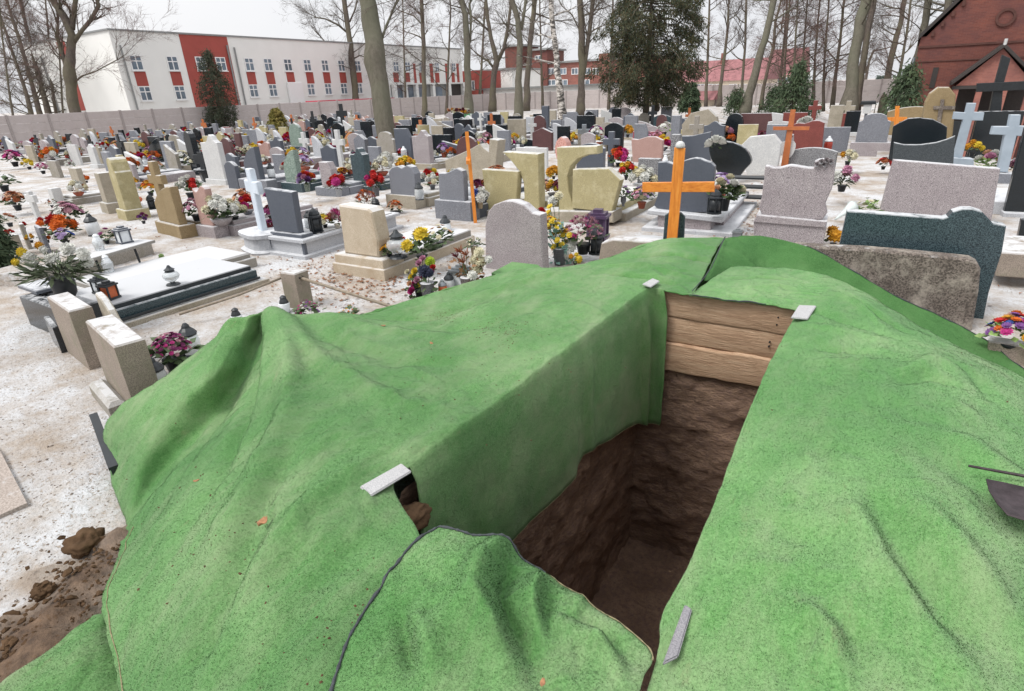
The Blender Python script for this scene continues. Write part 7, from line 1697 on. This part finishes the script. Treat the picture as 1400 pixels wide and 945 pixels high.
La('small white lantern behind the black column lantern', 424, 312, 24, 'glass', 'glass_w', 'lid', zb=.28)
Fl('orange cone flowers and fir in a planter left of the wavy grey headstone', 503, 288, 30, ['rust', 'orange', 'rust', 'dusty'], 'tuft', 22, zb=.1, rb=.07, needle=True, leafm='needle', far=False)
La('dark green ribbed planter lantern by the orange cone flowers', 515, 290, 20, 'black', 'plastic_b', 'plastic_b', zb=.1)
Fl('red carnations with fir twigs in a grey vase, left of the pair', 464, 268, 26, ['red', 'red', 'red', 'hot'], 'ball', 6, zb=.22, rb=.1, pot='bucket', potm='granite_l', needle=True, leafm='needle', far=False)
Fl('red carnations with fir twigs in a vase, right of the pair', 515, 268, 30, ['red', 'red', 'red', 'hot'], 'ball', 7, zb=.22, rb=.1, pot='bucket', potm='granite_d', needle=True, leafm='needle', far=False)
Fl('orange and rust chrysanthemum stack behind the left red carnations', 470, 246, 18, ['rust', 'burgundy', 'gold'], 'daisy', 18, zb=.25, rb=.09)
Fl('mixed orange violet bouquet in a green vase on the green marble grave', 421, 262, 26, ['orange', 'lilac', 'pink', 'red', 'white', 'purple'], 'rose', 14, zb=.25, rb=.08, pot='bucket', potm='green_marble', far=False)
Fl('round bronze wreath on the ground left of the double wave headstone', 541, 292, 24, ['rust', 'orange', 'peach'], 'daisy', 18, rb=.05, pot='low', ps=.9)
La('tall clear lantern with dark lid on the beige slab of the double wave stone', 574, 273, 24, 'glass', 'glass_c', 'lid', zb=.25)
Fl('white and blue flowers in a wrapped vase right of the leaning orange cross', 657, 285, 24, ['white', 'white', 'blue', 'white'], 'ball', 7, zb=.2, rb=.1, pot='bucket', potm='kraft')
Fl('dark burgundy chrysanthemum behind the white and blue vase', 654, 262, 18, ['burgundy', 'magenta'], 'daisy', 18, zb=.3, rb=.08)
Fl('white balloon like roses before the thick green trunk', 528, 226, 16, ['white', 'white', 'white'], 'ball', 5, zb=.3, rb=.14)
Fl('yellow lantern flowers between the yellow monument pillars', 757, 245, 16, ['gold', 'yellow', 'gold'], 'ball', 5, zb=.3, rb=.12)
Fl('red rose bud beside the yellow white spray', 739, 300, 14, ['red', 'white'], 'rose', 3, zb=.3, rb=.07)
Fl('pink white mixed flowers between pillars of the yellow monument', 745, 268, 26, ['peach', 'pink', 'white', 'rust'], 'daisy', 16, zb=.1, rb=.07)
Fl('red orange round lantern flower on the stepped beige monument', 683, 206, 8, ['orange'], 'ball', 2, zb=.6, rb=.13)
Fl('yellow sunflower like bouquet right of the black pinkish headstone', 858, 188, 16, ['gold', 'yellow', 'rust'], 'ball', 5, zb=.2, rb=.14)
Fl('white lilies above the crimson stone', 908, 186, 20, ['white', 'white'], 'daisy', 5, zb=.3, rb=.14, leafm='leaf_l')
Fl('red begonias right of the pale pink headstone', 911, 204, 12, ['red', 'hot'], 'rose', 5, zb=.3, rb=.1)
Fl('purple white bouquet above the dark arched slate headstone', 815, 190, 20, ['white', 'purple', 'hot', 'white'], 'daisy', 12, zb=.4, rb=.11)
Fl('single pink rose with leaves before the black round topped stone', 992, 190, 14, ['peach', 'pink'], 'rose', 3, zb=.3, rb=.16, leafm='leaf')
Fl('white rose pair lying on top of the black teardrop stone', 978, 204, 22, ['white', 'white'], 'rose', 3, zb=.75, rb=.13, pot=None, nl=12)
Fl('yellow and red small lanterns and flowers by the speckled low block', 857, 246, 26, ['gold', 'red', 'yellow', 'red'], 'ball', 7, zb=.2, rb=.09)
Fl('white rose on tall stem before the red granite slab', 1100, 176, 14, ['white'], 'rose', 3, zb=.5, rb=.18)
# far left beds
for lab, px, py, wp, cols, kd, n in [('bright pink and purple flower mass at the far left path end', 22, 228, 26, ['hot', 'purple', 'hot', 'pink'], 'daisy', 24), ('yellow chrysanthemums left of the pink white pot at far left', 41, 232, 16, ['yellow'], 'ball', 6),
    ('dusty pink bouquet in a dark pot at far left', 60, 238, 18, ['dusty', 'pink', 'hot'], 'daisy', 16), ('orange yellow and white bouquet in front of the reddish boulder', 73, 224, 24, ['orange', 'gold', 'white', 'orange'], 'ball', 9),
    ('white flowers in a pot below the crooked tree', 98, 232, 14, ['white', 'pink', 'white'], 'ball', 6), ('single orange dahlia beside the plain beige slab', 119, 250, 11, ['orange'], 'ball', 3), ('yellow pompon flowers right of the twin slim pillars', 148, 222, 12, ['gold', 'yellow'], 'ball', 6),
    ('mixed orange violet flowers before the black shouldered stone', 162, 214, 18, ['orange', 'lilac', 'dusty', 'white'], 'daisy', 14), ('white yellow flowers on the wall side near reddish plinth', 192, 208, 18, ['white', 'yellow', 'white'], 'ball', 8),
    ('golden chrysanthemums in a pot right of the moss yellow pillar', 184, 258, 18, ['gold'], 'daisy', 18), ('long orange yellow chrysanthemum box behind the tan sandstone headstone', 207, 268, 24, ['gold', 'gold', 'orange'], 'daisy', 26),
    ('pink and purple potted flowers at the corner of the snowy slab', 211, 256, 14, ['pink', 'lilac', 'purple'], 'ball', 6), ('red and yellow bouquet next to the moss yellow pillar', 184, 276, 14, ['red', 'gold', 'red'], 'rose', 8),
    ('white lily bouquet left of the thin black cross', 252, 226, 24, ['white', 'cream', 'white'], 'daisy', 14), ('big bunch of white lilies on the dark bowl tomb', 268, 232, 26, ['white', 'white', 'cream'], 'daisy', 18), ('yellow white posy right of the thin black cross', 289, 234, 14, ['yellow', 'cream'], 'ball', 6),
    ('orange yellow flowers at the head of the black domed pillar', 263, 190, 11, ['gold', 'orange'], 'ball', 4), ('deep red flowers in the middle of the left rows', 265, 210, 10, ['red'], 'ball', 4), ('red and white bouquet right of the rough white stone', 308, 218, 14, ['red', 'pink', 'white'], 'ball', 7),
    ('golden yellow bouquet right of the rough white stone', 306, 226, 14, ['gold', 'yellow'], 'daisy', 10), ('white roses above the slim white cross', 327, 240, 13, ['white', 'cream'], 'rose', 5), ('magenta foil pot beside the tan sandstone grave', 197, 306, 16, ['magenta', 'magenta', 'purple'], 'rose', 6),
    ('vivid orange red dahlias in the raised bed, largest pair', 88, 330, 38, ['orange', 'red', 'orange'], 'ball', 4), ('orange red dahlia bud left of the large pair', 62, 316, 18, ['red', 'orange'], 'ball', 3), ('yellow orange blooms beside the leaning grey slab', 66, 332, 16, ['gold', 'orange'], 'ball', 4),
    ('lilac white pansies at the raised bed edge', 92, 336, 28, ['lilac', 'white', 'blue', 'lilac'], 'daisy', 18), ('dusty pink chrysanthemums at the back of the raised bed', 98, 310, 40, ['dusty', 'pink', 'dusty', 'white'], 'daisy', 34), ('yellow blooms between the two leaning slabs', 44, 332, 14, ['gold', 'yellow'], 'ball', 5),
    ('red roses at the left edge bed', 16, 326, 14, ['red', 'red'], 'rose', 5), ('red pot flowers behind the narrow brown slab', 34, 314, 12, ['red', 'burgundy'], 'rose', 4), ('peach and white flowers left of the cross shaped stone', 15, 310, 22, ['peach', 'white', 'rust'], 'daisy', 14),
    ('withered rust chrysanthemums on the far left slab', 26, 288, 30, ['rust', 'peach', 'rust'], 'daisy', 30), ('pink dried flowers at the far left slab edge', 20, 280, 22, ['dusty', 'peach'], 'daisy', 16), ('green bush with few pale flowers far left', 8, 262, 34, ['white'], 'daisy', 3),
    ('reddish green pot plant on the snowy far left slab', 72, 284, 14, ['burgundy', 'rust'], 'daisy', 6), ('small magenta flower and greenery on the bench bed', 148, 334, 26, ['magenta'], 'daisy', 4), ('reddish dry plant near the blue iron lantern', 162, 330, 16, ['burgundy', 'rust'], 'daisy', 10)]:
    kw = dict(far=False) if wp > 26 else {}
    zb = .15 if py > 300 or px > 200 else .1
    P = at(px, py, zb); s_ = wp*proj(P)[2]/F
    Fl(lab, px, py, wp, cols, kd, n, zb=zb, rb=s_*(.3 if 'dahlia' in lab else (.15 if kd == 'daisy' else .19)), **kw)
La('blue grey iron lantern with white panes on the bench end', 171, 332, 24, 'box', 'glass_w', 'slate', zb=.42)
La('frosted lantern with dark cone lid at the raised bed', 130, 322, 30, 'glass', 'glass_w', 'lid', zb=.15)
La('clear short lantern on the bench front', 137, 342, 22, 'cup', 'glass_c', 'glass_w', zb=.42)
La('turquoise glass lantern on the left rows ground', 208, 238, 16, 'glass', 'bluestripe', 'glass_w')
La('red glass lantern below the white yellow flowers', 195, 220, 10, 'glass', 'glass_r', 'glass_r')
La('orange glass lantern right of the moss yellow pillar', 190, 280, 16, 'globe', 'glass_o', 'glass_w', zb=.1)
La('dark tall lantern on the slab left of the tan sandstone', 209, 286, 20, 'black', 'plastic_b', 'plastic_b', zb=.15)
La('pale pink lantern on the broad grey base of the quarter arch', 372, 243, 20, 'glass', 'peach' if False else 'glass_w', 'lid', zb=.3)
La('silver lantern in the dark polished headstone before thick trunk', 553, 216, 16, 'glass', 'glass_c', 'glass_w', zb=.3)
La('frosted lantern on white slab before the yellow tablet', 716, 250, 14, 'glass', 'glass_w', 'lid', zb=.2)
La('white lantern right of the speckled low block', 864, 242, 20, 'glass', 'glass_w', 'lid_s', zb=.2)
La('white lantern behind the speckled stone column', 909, 226, 14, 'cup', 'glass_w', 'glass_w', zb=.3)
# ---------- filler headstones in the crowded far rows
rg = random.Random(21); PR = {}
def proto(shape, mat, W, h, th, base):
    k = (shape, mat, round(W, 1), round(h, 1), base)
    if k not in PR:
        ms = [('headstone', MB().prism([(x, z+(.12 if base else 0)) for x, z in prof(shape, W, h-(.12 if base else 0))], 0, th, .01).mesh('headstone', M[mat]))]
        if base: ms.append(('plinth', MB().box(-W/2-.07, W/2+.07, -.06, th+.08, 0, .12, .01).mesh('plinth', M[base])))
        ms.append(('ledger', MB().box(-W/2-.02, W/2+.02, th+.1, th+1.75, 0, .22, .012).mesh('ledger', M[base or mat])))
        PR[k] = ms
    return PR[k]
KIND = [('flat', 'granite_d', 'grey granite block headstone'), ('arch', 'granite', 'pinkish grey arched headstone'), ('flat', 'beige', 'beige square headstone'), ('shoulder', 'concrete', 'pale shouldered headstone'), ('arch', 'black', 'black arched headstone'),
        ('flat', 'black', 'black square headstone'), ('bump', 'slate', 'dark slate peaked headstone'), ('wave', 'pinkstone', 'pink waved headstone'), ('cross', 'white', 'white stone cross'), ('round', 'maroon', 'dark red round topped headstone'), ('cross', 'concrete', 'grey concrete cross'),
        ('sail', 'granite_l', 'pale curved headstone'), ('slant', 'white', 'white slanted headstone'), ('flat', 'yellow', 'yellowish sandstone headstone'), ('cross', 'brownwood', 'brown wooden cross'), ('clip', 'granite_d', 'grey clipped corner headstone'), ('flat', 'red', 'red brown headstone'), ('cross', 'iron', 'thin black iron cross')]
WT = [11, 8, 5, 6, 10, 9, 13, 3, 3, 4, 3, 5, 3, 3, 3, 9, 1, 4]
FILL = []; taken = list(GY)
for j in range(29):
    Y = 4.4+j*2.05
    for i in range(44):
        X = -41.5+i*1.16+rg.uniform(-.25, .25); y = Y+rg.uniform(-.45, .45)+.25*math.sin(X*.4)
        if X > 9: continue
        q = proj((X, y, 0))
        if q[2] < 1: continue
        px, py = q[0], q[1]
        if not (-10 < px < 1330) or not (158-px*.012 < py < 262): continue
        lim = 236 if px < 130 else (256 if px < 420 else (235 if px < 700 else 212))
        if py > lim or (px < 60 and py > 222) or px > 1200: continue
        if any((X-a)**2+(y-c)**2 < .72 for a, c in taken): continue
        if rg.random() < .06: continue
        taken.append((X, y)); FILL.append((X, y, px, py))
LMK = [('the black sail shaped stone', 219, 210), ('the moss yellow pillar', 172, 260), ('the crooked left tree', 114, 195), ('the reddish brown boulder', 63, 205), ('the black domed pillar', 268, 215), ('the rough white marble stone', 298, 220), ('the quarter arch headstone', 350, 230),
       ('the dark column conifer', 307, 175), ('the yellow thuja', 384, 180), ('the green marble headstone', 402, 235), ('the small green dome stone', 408, 190), ('the peaked dark stone', 451, 213), ('the brown stepped tomb', 448, 245), ('the roof capped grey stone', 494, 200), ('the black carved stone', 494, 232),
       ('the thick green trunk', 530, 200), ('the white wavy slab', 540, 235), ('the tall stone with lantern', 554, 205), ('the throne shaped granite', 578, 205), ('the dark slanted slab', 622, 207), ('the green skip', 616, 160), ('the dark red dome', 574, 170), ('the round dark disc', 628, 185), ('the big stepped monument', 645, 220),
       ('the polished black square', 679, 185), ('the smooth grey trunk', 641, 155), ('the forked dark tree', 673, 150), ('the tall trunk pair', 714, 158), ('the birch', 769, 160), ('the red brown point', 741, 190), ('the dark slate column', 745, 165), ('the salmon boulder', 767, 205), ('the black stone with silver cross', 800, 180),
       ('the dark wide armed cross', 834, 205), ('the framed dark arch', 806, 217), ('the big spruce', 880, 165), ('the crimson low stone', 886, 187), ('the pale pink headstone', 884, 203), ('the purple grey column', 921, 180), ('the cream boulder', 955, 170), ('the black round topped stone', 1000, 175), ('the maroon block', 1031, 175),
       ('the leaning smooth trunk', 1016, 150), ('the brick red cross', 1110, 155), ('the tall beige slab', 1136, 168), ('the dark tree pair', 1160, 150), ('the grey shouldered headstone', 1188, 180), ('the double wave headstone', 551, 255), ('the swan neck headstone', 620, 265), ('the yellow monument', 752, 250), ('the orange edge on cross', 648, 230),
       ('the tan sandstone headstone', 236, 285), ('the pinkish wavy stone', 287, 285), ('the slim white cross', 340, 280), ('the dark polished headstone', 395, 290), ('the speckled low block', 885, 235), ('the teardrop stone', 1000, 215), ('the pink granite headstone', 1090, 260), ('the black arched headstone', 1254, 185), ('the dark tomb with orange cross', 940, 255), ('the plain beige slab', 109, 245), ('the twin slim pillars', 135, 212), ('the pale leaning slab', 77, 230)]
USED = set()
def place_label(kind_, X, y, z):
    px, py, _ = proj((X, y, z)); c = sorted(LMK, key=lambda l: (l[1]-px)**2+((l[2]-py)*2.2)**2)
    for l in c:
        dx, dy = px-l[1], py-l[2]
        for far_, w1 in ((0, ''), (1, 'a little ')):
            rel = ('left of' if dx < 0 else 'right of') if abs(dx) > abs(dy)*1.3 else ('behind' if dy < 0 else 'in front of')
            if far_ and math.hypot(dx, dy) < 26: continue
            lab = kind_+' '+('farther ' if far_ else '')+rel+' '+l[0]
            if lab not in USED: USED.add(lab); return lab
    return kind_
cnt = 0
for X, y, px, py in FILL:
    if cnt >= 290: break
    k = rg.choices(range(len(KIND)), WT)[0]; shp, mt, lab = KIND[k]
    W = rg.choice([.5, .6, .7, .8]) if shp != 'cross' else rg.choice([.4, .5]); h = rg.choice([.7, .8, .9, 1.0]) if shp != 'cross' else rg.choice([1., 1.2])
    base = None if shp == 'cross' or rg.random() < .4 else rg.choice(['granite', 'concrete', 'granite_d', 'beige'])
    root = thing('gravestone' if shp != 'cross' else 'grave_cross', place_label(lab, X, y, .4), 'gravestone' if shp != 'cross' else 'cross', (X, y, dip(X, y)), R(rg.uniform(-7, 9)), lab+'s in the far rows')
    th = .12 if shp != 'cross' else (.05 if mt in ('iron', 'brownwood') else .1)
    for nm, me in proto(shp, mt, W, h, th, base):
        if nm == 'ledger' and (rg.random() < .25): continue
        link(nm if shp != 'cross' or nm != 'headstone' else 'cross', me, root)
    AUTO.append((X, y+th+.1, W, 1.6, .22+dip(X, y))); cnt += 1
print('filler graves', cnt, len(FILL))
# ---------- flowers and lanterns on the slabs of those rows
FP = []
SETS = [(['white', 'cream'], 'ball', 'white'), (['yellow', 'gold'], 'ball', 'yellow'), (['orange', 'rust'], 'ball', 'orange'), (['red', 'hot'], 'rose', 'red'), (['pink', 'dusty'], 'daisy', 'pink'), (['burgundy', 'magenta'], 'daisy', 'burgundy'), (['lilac', 'purple', 'white'], 'daisy', 'lilac'), (['rust', 'peach'], 'daisy', 'withered rust coloured'), (['white', 'red', 'yellow'], 'rose', 'mixed white red and yellow')]
fw = [7, 4, 4, 4, 5, 3, 3, 4, 4]
for si, (cs, kd, nm) in enumerate(SETS):
    v = []
    for k in range(2):
        r_ = bouquet('pot of '+nm+' flowers on one of the crowded far graves', (0, 0, -5), .42, cs, kd, 11 if kd == 'daisy' else 8, 'pot' if k else 'bowl', rg.choice(['plastic_b', 'granite_d', 'terracotta']), rg.choice(['leaf', 'needle', 'leaf_r']), 70, .07 if kd == 'daisy' else .085, 50+si*3+k, True, nm+' flower pots on far graves', ps=1.0)
        v.append([r_, False])
    FP.append(v)
LP = []
for kd, gm, lm, nm in (('glass', 'glass_w', 'lid', 'white glass'), ('glass', 'glass_r', 'lid', 'red glass'), ('black', 'plastic_b', 'plastic_b', 'black column'), ('globe', 'glass_c', 'lid', 'clear globe'), ('cup', 'glass_w', 'lid_s', 'silver lidded')):
    LP.append([lantern('small '+nm+' grave lantern on one of the crowded far graves', (0, 0, -5), .27, kd, gm, lm, nm+' lanterns on far graves'), False, 'small '+nm+' grave lantern'])
nf = nl_ = 0
for X, y, w_, l_, z in AUTO:
    q = proj((X, y, z))
    if q[2] < 1 or not (-20 < q[0] < 1420): continue
    for k in range(rg.choice([1, 2, 2, 3])):
        if nf > 285: break
        si = rg.choices(range(len(SETS)), fw)[0]; v = rg.choice(FP[si])
        loc = (X+rg.uniform(-.55, .55)*w_, y+rg.uniform(.12, .75)*l_, z); s_ = rg.uniform(.75, 1.25)
        if not v[1]: o = v[0]; o.location = loc; o.scale = (s_,)*3; v[1] = True
        else: o = dup(v[0], loc, rg.uniform(0, 6), s_)
        o['label'] = place_label('pot of '+SETS[si][2]+' flowers', *loc); nf += 1
    if rg.random() < .75 and nl_ < 250:
        v = rg.choice(LP); loc = (X+rg.uniform(-.5, .5)*w_, y+rg.uniform(.1, .5)*l_, z); s_ = rg.uniform(.8, 1.3)
        if not v[1]: o = v[0]; o.location = loc; o.scale = (s_,)*3; v[1] = True
        else: o = dup(v[0], loc, rg.uniform(0, 6), s_)
        o['label'] = place_label(v[2], *loc); nl_ += 1
print('flowers', nf, 'lanterns', nl_)
